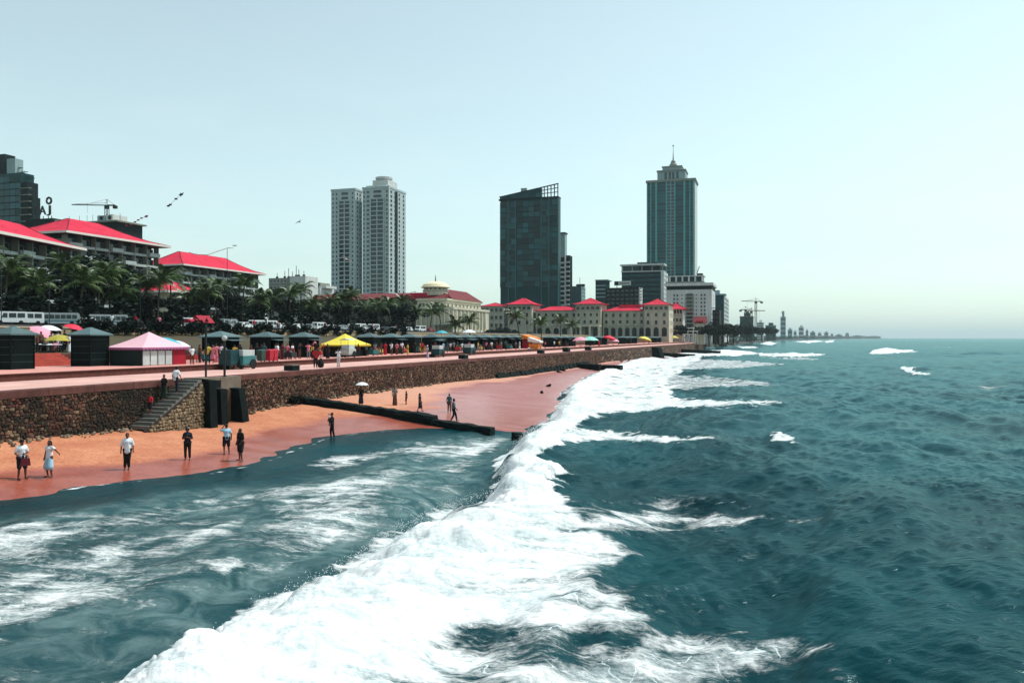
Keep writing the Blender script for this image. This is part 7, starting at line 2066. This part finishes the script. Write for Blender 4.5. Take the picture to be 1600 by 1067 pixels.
cr = [(312,-12.0,'stand','brown shirt',c_brown,'left of the first open kiosk'),(325,-9.0,'stand','yellow scarf and dark robe',c_yel,'behind the tall landing post'),(338,-11.5,'stand_woman','pink top',c_pink,'between the two landing posts'),(346,-11.2,'arms_up','white top',c_white,'before the first open kiosk'),(351,-9.2,'stand','grey shirt',c_grey,'behind the landing lamp'),
      (401,-10.5,'phone_person','black shirt and white cap',c_black,'left of the bins'),(409,-11.5,'stand','dark green shirt',c_dgreen,'behind the green bin'),(434,-11.0,'walker','white shirt',c_white,'right of the red bins'),(441,-11.6,'stand_woman','maroon dress',c_maroon,'right of the red bins'),(449,-11.2,'stand','pink shirt',c_pink,'before the third open kiosk'),(468,-11.8,'arms_up','black top',c_black,'at the third open kiosk'),
      (596,-11.6,'stand','maroon shirt',c_maroon,'right of the first kiosk past the yellow tent'),(602,-12.2,'stand_woman','red dress',c_red,'between the kiosks past the yellow tent'),(628,-12.0,'stand','white shirt',c_white,'at the second kiosk past the yellow tent'),(658,-12.0,'walk_woman','yellow and red dress',c_yel,'left of the teal glass cart'),(660,-11.2,'child','red top',c_red,'left of the teal glass cart'),(693,-9.5,'stand','pale shirt',c_blue,'right of the teal glass cart'),(704,-11.6,'stand','white and red shirt',c_white,'among kiosks past the teal glass cart'),(715,-11.8,'stand_woman','teal dress',c_teal,'among kiosks past the teal glass cart'),
      (760,-11.4,'stand','pink shirt',c_pink,'among the kiosks left of the orange stall'),(768,-11.6,'stand','white shirt',c_white,'among the kiosks left of the orange stall'),(783,-11.4,'stand_woman','grey dress',c_grey,'among the kiosks left of the orange stall'),(866,-10.2,'stand','white shirt',c_white,'right of the orange stall'),(885,-10.4,'walker','black shirt',c_black,'left of the paired parasols'),(936,-8.5,'stand_woman','red dress',c_red,'left of the far red parasol'),(966,-9,'stand','white shirt',c_white,'right of the far red parasol'),(1014,-8,'stand','pink shirt',c_pink,'right of the far yellow parasol')]
for i, (px, d, key, what, cm, where) in enumerate(cr):
    person(key, f'person in {what} {where}', place_d(px, d, 4.256), random.uniform(0, 6.28), random.uniform(1.58,1.76), {'shirt': cm, 'skirt': cm if key != 'child' else cm, 'trousers': random.choice([c_navy, c_black, c_brown])}, GP)
GL = 'people on the lawn above the steps'
lw = [(46,-22.5,'crouch','maroon',c_maroon),(58,-22.0,'stand','dark red',c_maroon),(64,-24.0,'stand','brown',c_brown),(70,-22.2,'crouch','black',c_black),(80,-23.5,'stand_woman','grey',c_grey),(86,-21.8,'crouch','pink',c_pink),(90,-25.5,'stand_woman','lavender',c_lav),(97,-22.3,'crouch','navy',c_navy),(101,-26,'stand','black',c_black),(104,-23.0,'stand','red',c_red),(108,-22.0,'stand_woman','white',c_white)]
for i, (px, d, key, cn, cm) in enumerate(lw):
    person(key, f'person in {cn} {"sitting" if key == "crouch" else "standing"} above the red steps, {ORD[i]} from the left there', place_d(px, d, lawn_z(d)), random.uniform(0, 6.28), random.uniform(1.55,1.72), {'shirt': cm, 'skirt': cm, 'trousers': c_black}, GL)
for i, (px, d) in enumerate([(62,-23),(78,-22),(95,-23.5)]):
    t = thing('low_table', ['left low table with pale cloth above the red steps','middle low table with pale cloth above the red steps','right low table with pale cloth above the red steps'][i], 'table', place_d(px, d, lawn_z(d)), RZ)
    MB().box(-.5,.5,-.8,.8,.66,.72).build('top', c_white, t)
    for a in (-.42,.42):
        for b_ in (-.7,.7): MB().box(a-.03,a+.03,b_-.03,b_+.03,-.1,.66).build('leg', M_metal, t)
far_p = [(175+i*37, -41.5) for i in range(13)]
for i, (px, d) in enumerate(far_p):
    cn, cm = [('white',c_white),('red',c_red),('pink',c_pink),('navy',c_navy),('maroon',c_maroon)][i % 5]
    person(['stand','walker','stand_woman'][i % 3], f'person in {cn} on the terrace by the road, {ORD[i]} from the left', place_d(px, d, lawn_z(d)+.02), random.uniform(0,6.28), 1.65, {'shirt': cm, 'skirt': cm}, 'people on the terrace')

more = [(300,-9.5),(333,-10.2),(366,-11),(376,-10.4),(392,-11.4),(413,-10.2),(431,-9.8),(457,-12),(482,-11),(488,-9.6),(512,-9.2),(560,-9.6),(572,-10.4),(586,-11.4),(612,-10),(620,-10.6),(637,-9.4),(648,-10.4),(680,-10.2),(699,-9.8),(709,-10.6),(722,-9.6),(733,-10.2),(747,-9.4),(755,-10.0),(776,-9.6),(790,-10.2),(806,-9.8),(812,-10.6),(852,-9.6),(874,-9.2),(898,-9.4)]
for i, (px, d) in enumerate(more):
    cn, cm = [('white',c_white),('teal',c_teal),('black',c_black),('pink',c_pink),('grey',c_grey),('maroon',c_maroon),('yellow',c_yel)][(i*3) % 7]
    key = ['stand','walker','stand_woman','phone_person','arms_up','walk_woman'][(i*5) % 6]
    person(key, f'person in {cn} in the kiosk crowd, {ORD[i]} from the left of the loose strollers', place_d(px, d, 4.256), random.uniform(0,6.28), random.uniform(1.52,1.76), {'shirt': cm, 'skirt': cm, 'trousers': random.choice([c_navy,c_black,c_brown,c_grey])}, 'strollers among the kiosks')

# ================================================================== HAZE
m = bpy.data.materials.new('sea_haze'); m.use_nodes = True
nt = m.node_tree; nt.nodes.clear()
ou = nt.nodes.new('ShaderNodeOutputMaterial'); pv = nt.nodes.new('ShaderNodeVolumePrincipled')
pv.inputs['Color'].default_value = (0.80, 0.97, 1.0, 1); pv.inputs['Density'].default_value = 0.00007; pv.inputs['Anisotropy'].default_value = 0.0
nt.links.new(pv.outputs[0], ou.inputs['Volume'])
hz_ = MB().box(-36000, 64000, -800, 34000, -6, 240).build('haze', m)
hz_['kind'] = 'stuff'; hz_['label'] = 'thin pale sea haze over the whole bay'; hz_['category'] = 'haze'
